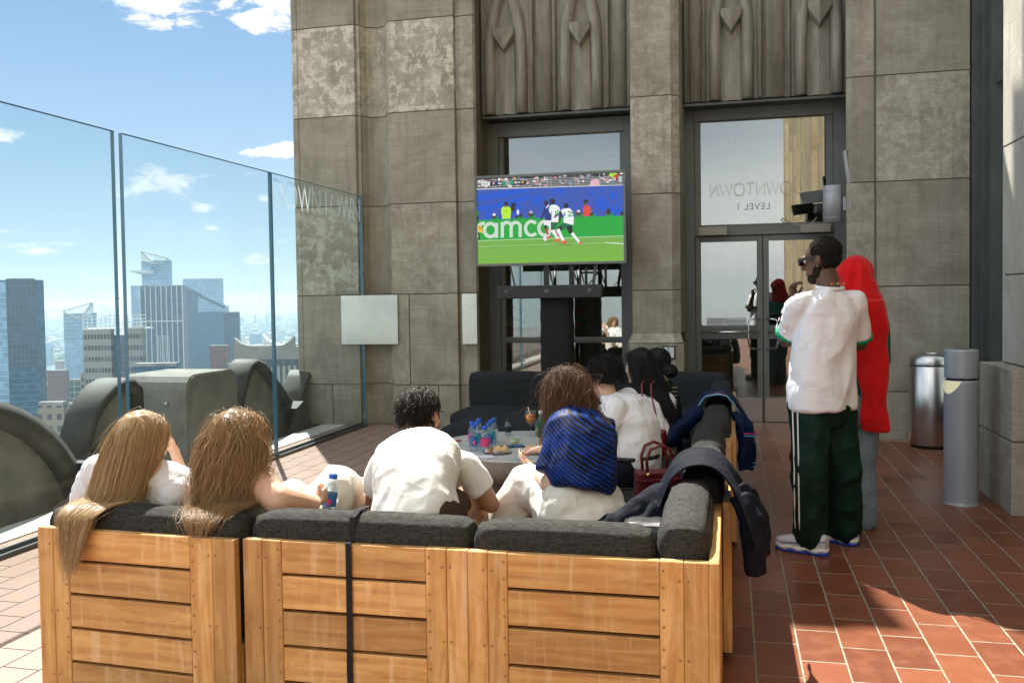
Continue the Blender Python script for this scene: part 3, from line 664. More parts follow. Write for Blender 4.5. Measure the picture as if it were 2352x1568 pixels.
m = MB(); m.box(-5.6, -5.22, -8, 10.3, -2.5, .02); m.build('parapet_wall', M_parapet, par)
# the big chamfered pedestal
bmk = bmesh.new(); bmesh.ops.create_cube(bmk, size=1)
for v in bmk.verts: v.co = Vector((-5.20+v.co.x*.70, 7.89+v.co.y*.88, -.25+.535+v.co.z*1.07))
tops = [e for e in bmk.edges if all(v.co.z > .7 for v in e.verts) and abs(e.verts[0].co.x-e.verts[1].co.x) > .1]
bmesh.ops.bevel(bmk, geom=tops, offset=.13, segments=3, profile=.5, affect='EDGES')
bmesh.ops.bevel(bmk, geom=[e for e in bmk.edges if e.is_manifold and e.calc_face_angle(0) > .9], offset=.012, segments=2, affect='EDGES')
m = MB(); m.bm(bmk); pd = m.build('pedestal', M_ped); tag(pd, 'rough grey stone pedestal with chamfered top, between the parapet scallops', 'pedestal')
m = MB(); m.sphere((-5.07, 7.445, .56), .02, 10, 6); m.build('bolt', M_brush, pd)
# ================================================================== FURNITURE
def rbox(mb, x0, x1, y0, y1, z0, z1, r, puff=.0, n=12, amp=.0, seed=0, dens=None):
    """cushion: a box with rounded edges, swollen sides and faint creases"""
    lo = Vector((x0, y0, z0)); hi = Vector((x1, y1, z1)); c = (lo+hi)/2; s = hi-lo; r = min(r, min(s)*.499)
    def ts(L_):
        k = max(4, int(n*L_/max(s))); e = [0, .25, .55, 1.0]; edge = [r*q for q in (0, .3, .65, 1)]
        inner = [r+(L_-2*r)*i/k for i in range(1, k)]
        return edge+inner+[L_-q for q in reversed(edge)]
    T = [ts(s[i]) for i in range(3)]; idx = {}; vs = []; fs = []
    def vert(i, j, k):
        key = (i, j, k)
        if key not in idx:
            p = lo+Vector((T[0][i], T[1][j], T[2][k])); q = Vector([min(max(p[a], lo[a]+r), hi[a]-r) for a in range(3)]); d = p-q
            nrm = d.normalized() if d.length > 1e-9 else Vector((0, 0, 0)); p = q+nrm*r
            u = [(p[a]-c[a])/(s[a]/2) for a in range(3)]
            w = 1
            for a in range(3):
                if abs(nrm[a]) < .6: w *= max(0, 1-u[a]**2)**.5
            p = p+nrm*(puff*w)
            if amp: p = p+nrm*amp*(noise.noise(Vector((p.x*9+seed, p.y*9, p.z*9)))+.6*noise.noise(Vector((p.x*26+seed, p.y*26, p.z*26))))
            idx[key] = len(vs); vs.append(p)
        return idx[key]
    nx, ny, nz_ = len(T[0])-1, len(T[1])-1, len(T[2])-1
    for i in range(nx):
        for j in range(ny):
            for k in (0, nz_): fs.append((vert(i, j, k), vert(i+1, j, k), vert(i+1, j+1, k), vert(i, j+1, k)))
    for i in range(nx):
        for k in range(nz_):
            for j in (0, ny): fs.append((vert(i, j, k), vert(i+1, j, k), vert(i+1, j, k+1), vert(i, j, k+1)))
    for j in range(ny):
        for k in range(nz_):
            for i in (0, nx): fs.append((vert(i, j, k), vert(i, j+1, k), vert(i, j+1, k+1), vert(i, j, k+1)))
    return mb.add(vs, fs, True)
def plugs(parent, pts, y=-.001):
    for x, z in pts:
        m = MB(); m.lathe([(.0046, 0), (.0042, .0008)], (0, 0, 0), 10); m.xf(Matrix.Translation((x, y, z)) @ Matrix.Rotation(R(90), 4, 'X')); m.build('plug', M_plug, parent)
SL = [(.535, .65), (.408, .5235), (.279, .396), (.150, .267), (.03, .138)]
def sofa(label, loc, rz, w, lp=.145, rp=.145, side=None, detail=True, cush=(0, 0), cmat=None, ctop=.722, group='modules of the sectional sofa', lift=0):
    t = thing('sofa_module', label, 'sofa', loc, rz, group); T = .035
    def bx(name, x0, x1, y0, y1, z0, z1, mat, par=t, bev=.004):
        m = MB(); cx_, cy_, cz_ = (x0+x1)/2, (y0+y1)/2, (z0+z1)/2; m.box(x0-cx_, x1-cx_, y0-cy_, y1-cy_, z0-cz_, z1-cz_, bev); o = m.build(name, mat, par); o.location = (cx_, cy_, cz_); return o
    cm = cmat or M_cush
    for x0, x1 in ((0, lp/2-.0006), (lp/2+.0006, lp)): pp = bx('post', x0, x1, 0, T, .03, .65, M_wz, bev=.0025)
    plugs(pp, [])
    for x0, x1 in ((w-rp, w-rp/2-.0006), (w-rp/2+.0006, w)): bx('post', x0, x1, .0004, T, .03, .65, M_wz, bev=.0025)
    for z0, z1 in SL: bx('slat', lp+.0008, w-rp-.0008, .0015, T-.004, z0, z1-(.0008 if z1 == .65 else 0), M_wx, bev=.0025)
    if detail:
        for z in (.59, .335, .09):
            for x in (lp*.5-.014, lp*.5+.014, w-rp*.5-.014, w-rp*.5+.014): plugs(t, [(x, z)])
        for z0, z1 in SL[:4]:
            for z in (z0+.03, z1-.03):
                plugs(t, [(lp-.012, z), (w-rp+.012, z)])
    bx('back_board', lp*.3, w-rp*.3, T+.001, T+.008, .04, .40, M_black, bev=0)
    y1 = .83
    bx('side_rail', 0, .03, T+.001, y1, .03, .26, M_wy); bx('side_rail', w-.03, w, T+.001, y1, .03, .26, M_wy); bx('front_rail', .031, w-.031, y1-.03, y1-.001, .03, .26, M_wx)
    m = MB(); rbox(m, .005, w-.005, .05, .86, .265, .42, .045, .012, 14, .004, rs.random()*9); m.build('seat_cushion', cm, t)
    m = MB(); e = w-(.175 if side == 'R' else 0); rbox(m, .006+cush[0], e-.006-cush[1], T+.005, .20, .35, ctop, .055, .014, 16, .004, rs.random()*9); m.build('back_cushion', cm, t)
    m = MB(); z = ctop-.028; m.tube([(.03+cush[0], T+.016, z), (e-.03-cush[1], T+.016, z)], .0022, 5, smooth=True); 
    m.build('seam', cm, t)
    if side == 'R':
        for z0, z1 in SL: bx('slat', w+.0006, w+.034, .15, .70, z0, z1, M_wy, bev=.0025)
        bx('end_post', w+.0006, w+.034, .0002, .149, .03, .65, M_wz, bev=.0025); bx('end_post', w+.0006, w+.034, .701, .85, .03, .65, M_wz, bev=.0025)
        m = MB(); rbox(m, w-.165, w-.006, T+.03, .90, .35, ctop+.022, .06, .016, 18, .004, 3.3); m.build('arm_cushion', cm, t)
    return t
sofa('teak slatted sofa module at the left end, behind the two blond heads', (-2.578, 2.945, 0), R(-3), .86, .142, .185, ctop=.712)
sm = sofa('teak slatted sofa module with a black strap hanging down its back', (-1.70, 2.925, 0), 0, .835, .15, .148)
sofa('teak slatted corner sofa module nearest the viewer, sunlit top edges, end of the right arm', (-.862, 2.918, 0), 0, .79, .136, .153, side='R')
m = MB(); xs = .405
pts = [(xs, .19, .742), (xs, .10, .750), (xs, .045, .735), (xs, .03, .66), (xs, -.002, .6535), (xs+.004, -.006, .645), (xs+.003, -.006, .40), (xs, -.007, .2), (xs+.004, -.006, .02)]
vs = []; 
for x, y, z in pts: vs += [(x-.011, y, z), (x+.011, y, z)]
m.add(vs, [(2*i, 2*i+1, 2*i+3, 2*i+2) for i in range(len(pts)-1)]); st = m.build('strap', M_blackf, sm); sd = st.modifiers.new('s', 'SOLIDIFY'); sd.thickness = .0018
ys = 3.79
lab = ['under the draped navy suit jacket', 'past the suit jacket, half in sunlight', 'beside the clear bottle, in shade', 'with the striped track jacket hanging over it', 'just behind the track jacket']
offs = [-.035, -.035, -.005, .0, .01]
for i in range(5):
    L_ = .86 if i < 4 else .86
    sofa('right arm sofa module '+lab[i], (offs[i]+.035, ys+.004, 0), R(90), L_-.008, .14, .14, detail=False, cmat=M_cush if i < 3 else M_cushd, ctop=.745, cush=(0, 0)); ys += L_
# far row against the tower
sofa('far corner sofa module of slate cushions next to the entrance', (-.875, 8.95, 0), R(180), .01+.85, .14, .14, detail=False, cmat=M_cushd, ctop=.745).location.x = -.02
sofa('far sofa module of slate cushions behind the seated guests', (-.885, 8.96, 0), R(180), .82, .14, .14, detail=False, cmat=M_cushd, ctop=.745)
sofa('far sofa module of slate cushions at the left end, below the soundbar', (-1.71, 8.96, 0), R(180), .84, .14, .14, detail=False, cmat=M_cushd, ctop=.745)
# chaise seat that runs forward from the left end of the far row
t = thing('chaise', 'slate upholstered chaise seat running forward from the left end of the far sofa', 'sofa seat', (0, 0, 0))
m = MB(); rbox(m, -2.36, -1.60, 7.12, 8.14, .25, .415, .05, .012, 18, .004, 2); m.build('seat_cushion', M_cushd, t)
m = MB(); m.box(-2.35, -1.61, 7.14, 8.12, .03, .248, .004); m.build('base', M_cushd, t)

# round tables
def table(label, c, r, zt, n=72):
    t = thing('coffee_table', label, 'table', c)
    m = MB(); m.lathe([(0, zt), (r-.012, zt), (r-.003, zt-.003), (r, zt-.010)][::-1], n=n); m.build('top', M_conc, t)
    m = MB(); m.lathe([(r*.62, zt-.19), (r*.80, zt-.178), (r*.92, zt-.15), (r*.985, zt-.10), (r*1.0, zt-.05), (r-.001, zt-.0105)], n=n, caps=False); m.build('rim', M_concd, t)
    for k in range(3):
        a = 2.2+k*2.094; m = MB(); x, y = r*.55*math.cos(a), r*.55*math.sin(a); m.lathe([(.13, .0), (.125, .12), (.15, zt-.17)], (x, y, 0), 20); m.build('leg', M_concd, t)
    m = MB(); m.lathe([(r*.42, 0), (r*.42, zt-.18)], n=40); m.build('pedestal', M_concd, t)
    return t
table('large round pale terrazzo table with bottles and plates', (-1.42, 6.30, 0), .67, .45)
table('small round terrazzo table at the knees of the man in the white shirt', (-1.62, 4.62, 0), .36, .40, 48)

# ------------------------------------------------------------------ bollard, bin
t = thing('light_bollard', 'silver cylindrical bollard light with a cut-out lamp slot, by the stone plinth', 'bollard', (1.57, 6.93, 0))
m = MB(); r = .112; m.lathe([(r+.002, 0), (r+.002, .01), (r, .012), (r, .03), (r, .85), (r, .868), (r-.006, .872)], n=48, caps=False); body = m.build('body', M_bollard, t)
m = MB(); m.lathe([(r-.009, .885), (r-.005, .886), (r-.004, .888), (r-.004, .90), (r-.004, 1.06), (r-.004, 1.073), (r-.007, 1.083), (0, 1.086)], n=48, caps=False); m.build('cap', M_bollard, t)
m = MB(); m.lathe([(0, 1.0862), (.05, 1.089), (.055, 1.0865)], n=30, caps=False); m.build('disc', M_chrome, t)
m = MB(); m.lathe([(r-.016, .80), (r-.016, .886)], n=40); m.build('core', M_black, t)
M_lamp = pm('lit_lens', (.8, .78, .5), .4); B(M_lamp).inputs['Emission Color'].default_value = (1, .93, .55, 1); B(M_lamp).inputs['Emission Strength'].default_value = .10
m = MB(); n = 18; vs = []
for k in range(n+1):          # the slot: a leaf shaped opening on the left flank
    a = R(158+100*k/n); d = .09*math.sin(math.pi*k/n)**.8
    vs += [((r+.0015)*math.cos(a), (r+.0015)*math.sin(a), .8685), ((r+.0015)*math.cos(a), (r+.0015)*math.sin(a), .8685-d-.0005)]
m.add(vs, [(2*k, 2*k+1, 2*k+3, 2*k+2) for k in range(n)], True); m.build('lens', M_lamp, t, recalc=False)
t = thing('litter_bin', 'round brushed steel litter bin with domed open top, behind the bollard light', 'bin', (1.87, 9.42, 0))
m = MB(); m.lathe([(.18, 0), (.185, .03), (.185, .031)], n=48); m.build('base_ring', M_black, t)
m = MB(); m.lathe([(.192, .031), (.195, .035), (.195, .775), (.19, .78)], n=60, caps=False); m.build('body', M_brush, t)
m = MB(); m.lathe([(.185, .778), (.185, .792)], n=48); m.build('gasket', M_black, t)
m = MB(); m.lathe([(.197, .792), (.197, .82), (.19, .855), (.165, .885), (.12, .90), (.095, .898), (.09, .87), (.09, .80)], n=60, caps=False); m.build('lid', M_brush, t)
m = MB(); m.lathe([(0, .80), (.091, .80)], n=30, caps=False); m.build('inside', M_black, t)
# ------------------------------------------------------------------ wall fittings
t = thing('wall_lamp', 'grey cylindrical up-and-down wall lamp beside the entrance', 'lamp', (1.03, 9.9, 2.39))
m = MB(); m.lathe([(.085, -.185), (.094, -.185), (.094, .185), (.088, .19), (0, .19)], n=36); m.lathe([(.0965, .13), (.0965, .136)], n=36, caps=False); m.lathe([(.0965, -.14), (.0965, -.134)], n=36, caps=False); m.build('housing', M_bollard, t)
m = MB(); m.lathe([(0, -.17), (.084, -.17), (.084, -.1845), (.078, -.1848)], n=30, caps=False); m.build('lens', M_beige, t)
m = MB(); m.box(.095, .165, -.04, .04, -.07, .07, .006); m.build('bracket', M_bollard, t); m = MB(); m.box(.150, .175, -.11, -.04, -.06, .06, .006); m.build('wall_plate', M_bollard, t)
t = thing('security_camera', 'small dark hooded camera box on the glass behind the wall lamp', 'camera', (.86, 10.2, 2.49))
m = MB(); m.prism([(-.10, -.06), (.12, -.035), (.12, .085), (-.12, .06), (-.13, .045)], 'y', -.05, .05); m.build('hood', M_steel_d, t)
m = MB(); m.box(.04, .12, -.04, .3, -.14, -.06, .004); m.build('bracket', M_black, t)
m = MB(); m.tube([(.05, .1, -.2), (-.02, .15, -.27), (-.12, .2, -.26), (-.2, .4, -.22), (-.28, .62, -.15)], .006, 6); m.build('cable', M_beige, t)
t = thing('speaker_horn', 'slim grey panel antenna leaning out from the jamb above the wall lamp', 'antenna', (1.16, 9.85, 2.75))
m = MB(); m.obox((0, 0, 0), (.012, 0, .002), (0, .05, 0), (-.02, 0, .17)); m.build('blade', M_bollard, t); m = MB(); m.beam((.0, 0, -.15), (.05, 0, -.2), .02); m.build('arm', M_bollard, t)
t = thing('door_switch', 'square push plate door switch with a blue wheelchair symbol on the pilaster foot', 'switch', (-.642, 9.965, .872))
m = MB(); m.box(-.07, .07, -.028, 0, -.072, .072, .008); m.build('housing', M_black, t)
m = MB(); m.box(-.055, .055, -.034, -.0285, -.057, .057, .003); pl = m.build('plate', M_sign, t)
M_blue = pm('symbol_blue', (.03, .16, .45), .5); m = MB()
m.lathe([(.0085, 0), (.0085, .0006)], n=14); m.xf(Matrix.Translation((-.004, -.0345, .043)) @ Matrix.Rotation(R(90), 4, 'X'))
q = len(m.v); m.tube([(-.004, -.0345, .032), (-.002, -.0345, .008), (.014, -.0345, .008), (.020, -.0345, -.014), (.028, -.0345, -.012)], .0028, 5); m.tube([(-.003, -.0345, .02), (.012, -.0345, .018)], .0022, 5)
m.tube([(-.002+.018*math.cos(R(a)), -.0345, -.002+.018*math.sin(R(a))) for a in range(110, 350, 15)], .0025, 5)
for b_, z, s in (('PRESS', -.030, .0125), ('TO OPERATE', -.041, .0125), ('DOOR', -.052, .0125)): mb_text(m, text_mesh(b_, s, align='CENTER'), Matrix(((1, 0, 0, 0), (0, 0, -1, -.0346), (0, 1, 0, z), (0, 0, 0, 1))))
m.build('symbol', M_blue, pl)
for x0, x1, lb in ((-4.46, -3.755, 'wide square of polished steel sheet on the stone pier behind the glass guard'), (-2.975, -2.80, 'narrow strip of polished steel sheet on the stone beside the black sofa')):
    m = MB(); m.box(x0, x1, 10.022, 10.026, .965, 1.54, .001); m.box(x0+.1*(x1-x0), x1-.1*(x1-x0), 10.0262, 10.0495, 1.0, 1.5); o = m.build('steel_plate', M_plateS); tag(o, lb, 'steel sheet', 'steel sheets on the wall')

# ------------------------------------------------------------------ television on its stand
tv = thing('television', 'large television on a black stand showing a football match', 'television', (-1.888, 9.70, 2.325))
tv.rotation_euler = (0, 0, R(.8))
WT, HT = 1.655, .985; iw, ih = 1.60, .93
m = MB(); m.box(-WT/2, WT/2, .02, .085, -HT/2, HT/2, .006); m.build('housing', M_black, tv)
m = MB()
for a in ((-WT/2, -iw/2, -HT/2, HT/2), (iw/2, WT/2, -HT/2, HT/2), (-iw/2, iw/2, ih/2, HT/2), (-iw/2, iw/2, -HT/2, -ih/2)): m.box(a[0], a[1], -.004, .0195, a[2], a[3], .002)
m.build('bezel', M_steel, tv)
def emis(name, c, s=.36):
    mm_ = pm(name, (.01, .01, .01), .25, spec=.4); B(mm_).inputs['Emission Color'].default_value = tuple(((x/255)**2.2) for x in c)+(1,); B(mm_).inputs['Emission Strength'].default_value = s; return mm_
def TV(cx_, cy_):
    v = (cy_-(185-85*(cx_-120)/2085))/(1190+60*(cx_-120)/2085); u = (cx_-(120+15*v))/(2085-8*v)
    return (-iw/2+u*iw, ih/2-v*ih)
scr = MB(); mats = []; lay = [0]
def pcol(c):
    n_ = 'screen_%d_%d_%d' % tuple(c)
    if n_ not in MT: emis(n_, c)
    if MT[n_] not in mats: mats.append(MT[n_])
    scr.cur = mats.index(MT[n_])
def poly(c, pts, raw=False):
    pcol(c); lay[0] += 1; y = .0190-lay[0]*.00002
    q = [(p if raw else TV(*p)) for p in pts]; q = [(max(-iw/2, min(iw/2, a)), max(-ih/2, min(ih/2, b))) for a, b in q]
    scr.add([(a, y, b) for a, b in q], [tuple(range(len(q)))])
def ell(c, x, y, rx, ry, n=14, a0=0, a1=360): poly(c, [(x+rx*math.cos(R(a0+(a1-a0)*k/n)), y+ry*math.sin(R(a0+(a1-a0)*k/n))) for k in range(n if a1-a0 == 360 else n+1)])
def stroke(c, pts, w, taper=None):
    n = len(pts); l = []; r_ = []
    for i in range(n):
        a = Vector(pts[max(i-1, 0)]); b = Vector(pts[min(i+1, n-1)]); d = (b-a).normalized(); nn = Vector((-d.y, d.x)); ww = (w if taper is None else w+(taper-w)*i/(n-1))/2
        p = Vector(pts[i]); l.append(tuple(p+nn*ww)); r_.append(tuple(p-nn*ww))
    for i in range(n-1):
        poly(c, [l[i], l[i+1], r_[i+1], r_[i]])
poly((52, 84, 178), [(120, 150), (2230, 60), (2230, 760), (120, 800)])
poly((16, 84, 205), [(120, 420), (700, 330), (1010, 330), (560, 440), (120, 505)]); poly((16, 84, 205), [(120, 575), (560, 490), (880, 395), (900, 470), (500, 585), (120, 640)])
def star(c, x, y, ro, ri, rot=0): poly(c, [(x+(ro if k % 2 == 0 else ri)*math.sin(R(rot+36*k)), y-(ro if k % 2 == 0 else ri)*math.cos(R(rot+36*k))) for k in range(10)])
star((16, 84, 205), 1000, 480, 130, 55, 8); star((16, 84, 205), 690, 590, 120, 50, 20); star((16, 84, 205), 300, 700, 110, 48, 0); poly((16, 84, 205), [(1240, 312), (1365, 308), (1385, 425), (1300, 370), (1215, 418)])
for x, y, s in ((1775, 388, 50), (1893, 338, 32), (1912, 535, 115), (2063, 420, 68), (2110, 640, 110), (2200, 350, 40), (2215, 520, 60), (1725, 548, 28), (1815, 660, 34)): poly((6, 84, 205), [(x-s, y), (x, y-s), (x+s, y), (x, y+s)])
# stand full of people above the blue boards
rr = random.Random(8); poly((60, 62, 66), [(120, 180), (2230, 95), (2230, 275), (120, 330)])
for k in range(150):
    x = rr.uniform(120, 2200); y = 185-85*(x-120)/2085+rr.uniform(5, 135); c = rr.choice([(225, 225, 225), (235, 200, 190), (120, 80, 65), (30, 32, 38), (40, 45, 50), (180, 190, 200), (150, 150, 150), (190, 140, 120), (90, 120, 150), (245, 245, 245), (20, 20, 24), (210, 120, 140)])
    ell(c, x, y, rr.uniform(8, 34), rr.uniform(8, 26), 8)
poly((235, 165, 185), [(1735, 290), (1760, 210), (1850, 180), (1885, 240), (1880, 285)])
for k in range(6):
    y = 205+k*23; stroke((200, 204, 205), [(120, y), (2215, y-52-k*2)], 5)
for x in (395, 800, 1140, 1165, 1195, 1535, 1880, 1945): stroke((150, 155, 158), [(x, 190-85*(x-120)/2085), (x+3, 325-50*(x-120)/2085)], 14 if x in (395, 1140, 1195, 1880) else 7)
stroke((235, 235, 230), [(120, 330), (2215, 276)], 8)
# hoarding and grass
poly((22, 165, 52), [(120, 760), (2230, 708), (2230, 995), (120, 1040)]); poly((120, 178, 80), [(120, 1040), (2230, 992), (2230, 1370), (120, 1395)])
for k in range(12):
    y = 1060+k*27; poly((112+(k % 3)*6, 172-(k % 2)*5+k, 66-k*2), [(120, y), (2230, y-35), (2230, y-12), (120, y+14)])
stroke((225, 235, 215), [(135, 1048), (700, 1035), (2215, 995)], 5); stroke((200, 225, 190), [(135, 1136), (1100, 1108), (2215, 1090)], 3); stroke((250, 250, 245), [(1950, 1090), (2215, 1112)], 8)
LW = (205, 222, 205)
def arcp(x, y, rx, ry, a0, a1, n=14): return [(x+rx*math.cos(R(a0+(a1-a0)*k/n)), y-ry*math.sin(R(a0+(a1-a0)*k/n))) for k in range(n+1)]
stroke(LW, [(125, 1010), (150, 850)]+arcp(215, 850, 62, 45, 160, 70, 5), 46)
stroke(LW, arcp(320, 900, 88, 92, 0, 360, 20), 48); stroke(LW, [(408, 800), (408, 1008)], 46)
stroke(LW, [(493, 1006), (493, 790)], 46); stroke(LW, [(493, 850)]+arcp(560, 850, 62, 56, 175, 0, 10)+[(622, 1004)], 46); stroke(LW, [(625, 850)]+arcp(690, 850, 62, 56, 175, 0, 10)+[(752, 1000)], 46)
stroke(LW, arcp(915, 880, 86, 98, 42, 318, 18), 46); stroke(LW, arcp(1105, 880, 84, 98, 0, 360, 20), 46)
# people along the boards
def cam_man(x, y, s=1, hat=(225, 225, 220), vest=(30, 140, 60)):
    ell(vest, x+10*s, y+62*s, 62*s, 36*s); ell((130, 85, 65), x-34*s, y+30*s, 20*s, 40*s); ell((25, 25, 28), x-4*s, y+28*s, 40*s, 36*s); ell(hat, x-6*s, y-8*s, 30*s, 26*s); ell((60, 60, 65), x-4*s, y+36*s, 18*s, 18*s)
for a in ((380, 690, .8), (705, 690, .7, (60, 45, 40)), (765, 690, .55, (40, 40, 45)), (915, 660, .9, (170, 170, 170)), (1590, 650, .8, (215, 210, 200)), (1765, 655, .8, (90, 120, 105)), (2005, 640, .85, (40, 30, 28)), (2190, 670, .6, (30, 30, 32))): cam_man(*a)
poly((185, 240, 40), [(480, 600), (510, 572), (590, 572), (622, 605), (618, 690), (610, 742), (492, 745), (492, 700), (478, 670)]); ell((45, 30, 26), 550, 538, 34, 36); ell((110, 75, 55), 550, 560, 22, 20)
poly((35, 80, 190), [(625, 620), (690, 600), (745, 640), (740, 700), (640, 720)]); ell((28, 28, 32), 658, 548, 38, 28); ell((25, 25, 28), 650, 600, 32, 44); ell((235, 235, 225), 722, 650, 18, 38)
poly((225, 70, 55), [(1650, 600), (1672, 566), (1720, 556), (1752, 590), (1755, 650), (1730, 715), (1652, 715)]); ell((120, 75, 55), 1685, 522, 28, 36); ell((35, 25, 22), 1690, 500, 30, 20); stroke((20, 20, 20), [(1660, 525), (1708, 522)], 9)
poly((30, 150, 60), [(122, 610), (150, 650), (150, 700), (122, 700)]); stroke((60, 40, 32), [(135, 700), (140, 790)], 16); poly((240, 190, 40), [(132, 812), (190, 850), (212, 945), (140, 915)]); poly((225, 90, 50), [(150, 845), (178, 860), (182, 890), (152, 876)]); stroke((30, 28, 28), [(145, 925), (160, 1040)], 22)
# the players
SK = (48, 34, 32)
def limb(c, pts, w0, w1): stroke(c, pts, w0, w1)
limb((30, 34, 70), [(1120, 600), (1080, 690)], 34, 26); limb(SK, [(1080, 690), (1045, 765)], 22, 16); poly((28, 52, 130), [(1095, 585), (1130, 556), (1170, 560), (1200, 600), (1200, 770), (1110, 770), (1105, 690)])
ell(SK, 1128, 528, 28, 42); poly((235, 235, 240), [(1120, 590), (1160, 545), (1170, 560), (1135, 600)]); poly((236, 236, 244), [(1108, 768), (1200, 770), (1195, 850), (1160, 858), (1140, 835), (1090, 835)])
limb(SK, [(1115, 840), (1120, 895)], 40, 34); limb((200, 35, 60), [(1120, 890), (1160, 985)], 40, 26); limb((235, 225, 230), [(1155, 970), (1170, 1000)], 30, 30); ell((215, 50, 60), 1170, 1005, 26, 16)
ell((240, 235, 238), 1116, 1024, 33, 34); ell((200, 50, 60), 1134, 1020, 12, 14)
limb(SK, [(1180, 620), (1185, 690), (1240, 735)], 34, 24); poly((238, 242, 240), [(1170, 580), (1205, 550), (1260, 550), (1310, 580), (1330, 640), (1300, 660), (1300, 795), (1200, 795), (1205, 700), (1165, 640)])
ell((28, 24, 26), 1215, 505, 40, 44); ell(SK, 1196, 520, 18, 26); poly((25, 140, 90), [(1195, 640), (1208, 660), (1206, 700), (1196, 680)]); limb(SK, [(1325, 640), (1335, 700), (1312, 800)], 34, 20)
poly((25, 105, 70), [(1190, 795), (1300, 795), (1262, 890), (1195, 890)]); limb((26, 22, 26), [(1220, 880), (1228, 915)], 56, 44); limb((245, 245, 246), [(1215, 905), (1300, 1040)], 50, 36); ell((235, 95, 55), 1290, 1045, 38, 18); ell((235, 95, 55), 1262, 1056, 26, 12)
limb((170, 60, 70), [(1262, 900), (1300, 1000)], 24, 22)
limb(SK, [(1360, 640), (1300, 680), (1240, 730)], 36, 20); poly((238, 242, 240), [(1340, 620), (1400, 600), (1460, 600), (1500, 640), (1520, 730), (1510, 840), (1370, 800), (1380, 700), (1345, 660)])
ell((30, 24, 24), 1410, 566, 34, 38); poly((25, 140, 90), [(1378, 650), (1398, 665), (1396, 720), (1380, 700)]); poly((25, 105, 70), [(1370, 800), (1500, 838), (1420, 860), (1380, 905), (1280, 890), (1300, 850)])
limb((26, 22, 26), [(1350, 880), (1290, 890)], 56, 50); limb((245, 245, 246), [(1290, 895), (1370, 1060)], 52, 36); ell((235, 85, 60), 1378, 1078, 42, 22); limb((26, 22, 26), [(1450, 850), (1480, 960)], 90, 50); limb((245, 245, 246), [(1490, 950), (1600, 1090)], 44, 26); ell((225, 80, 65), 1604, 1096, 24, 16)
ell((70, 110, 50), 1150, 1062, 90, 4); ell((60, 100, 45), 1400, 1108, 130, 5)
def tvtext(c, s, x, y, size, sp=1.0, off=0):
    pcol(c); lay[0] += 3; yy = .0190-lay[0]*.00002; a, b = TV(x, y); k = iw/2085
    mb_text(scr, text_mesh(s, size*k, spacing=sp, offset=off*k), Matrix(((1, 0, 0, a), (0, 0, -1, yy), (0, 1, 0, b), (0, 0, 0, 1))))
tvtext((30, 150, 95), '10', 1238, 695, 95, .8, 2); tvtext((30, 150, 95), '25', 1432, 718, 105, .85, 2); tvtext((40, 80, 40), '366', 528, 648, 30)
poly((225, 225, 222), [(186, 232), (200, 226), (318, 222), (318, 280), (190, 284)]); poly((25, 25, 30), [(318, 224), (840, 204), (848, 214), (848, 250), (836, 260), (320, 278)])
tvtext((30, 30, 30), '43:53', 202, 268, 38); tvtext((240, 240, 240), 'FRA', 432, 260, 40, .85, 1); tvtext((240, 240, 240), 'SEN', 668, 250, 40, .85, 1)
for x, y, c in ((348, 246, (40, 60, 150)), (362, 246, (235, 235, 235)), (376, 245, (215, 50, 60)), (770, 232, (30, 140, 80)), (785, 231, (235, 200, 60)), (800, 230, (215, 50, 50))): poly(c, [(x, y-14), (x+15, y-14), (x+15, y+16), (x, y+16)])
ell((40, 60, 150), 411, 245, 10, 10); ell((235, 235, 235), 748, 233, 11, 11)
for x, y in ((506, 244), (606, 240)): poly((45, 180, 130), [(x, y-28), (x+46, y-30), (x+46, y+26), (x, y+28)]); tvtext((15, 30, 25), '0', x+11, y+16, 42, 1, 1)
poly((235, 235, 235), [(560, 214), (598, 212), (598, 270), (560, 272)]); ell((30, 30, 32), 579, 232, 10, 14); poly((30, 30, 32), [(572, 245), (588, 245), (592, 262), (566, 262)])
poly((165, 225, 50), [(2015, 115), (2120, 105), (2125, 140), (2060, 168), (2012, 150)]); poly((190, 28, 45), [(2080, 135), (2155, 124), (2155, 150), (2130, 155), (2132, 200), (2106, 203), (2106, 158), (2082, 160)])
scr.cur = 0
scr.build('screen', mats, tv, recalc=False)
t = thing('television_stand', 'black draped column stand with steel lift arms under the television', 'stand', (-1.83, 9.80, 0))
m = MB(); w = .165; n = 20; vs = []; lv = 30
for j in range(lv+1):
    z = 1.55*j/lv
    for k in range(n):
        a = 2*math.pi*k/n; cx_ = w*max(-1, min(1, 1.35*math.cos(a))); cy_ = .13*max(-1, min(1, 1.35*math.sin(a)))
        q = .006*math.sin(z*26+3*math.sin(a*2))*(.5+.5*noise.noise(Vector((a, z*3, 0)))); vs.append((cx_*(1+.04*(1-j/lv))+q, cy_+q, z))
m.add(vs, [(j*n+k, j*n+(k+1) % n, (j+1)*n+(k+1) % n, (j+1)*n+k) for j in range(lv) for k in range(n)]+[tuple(range(lv*n, lv*n+n))], True); m.build('drape', M_blackf, t)
m = MB(); m.box(-.14, -.09, -.03, .03, 1.56, 1.86, .004); m.box(.14, .19, -.03, .03, 1.56, 1.86, .004); m.build('column', M_black, t)
for x in (-.02, .24):
    m = MB(); m.tube([(x, .0, 1.60), (x, .0, 1.86)], .018, 12); m.build('lift_tube', M_chrome, t)
m = MB(); m.tube([(-.09, 0, 1.80), (.14, 0, 1.80)], .013, 8); m.build('cross_tube', M_black, t)
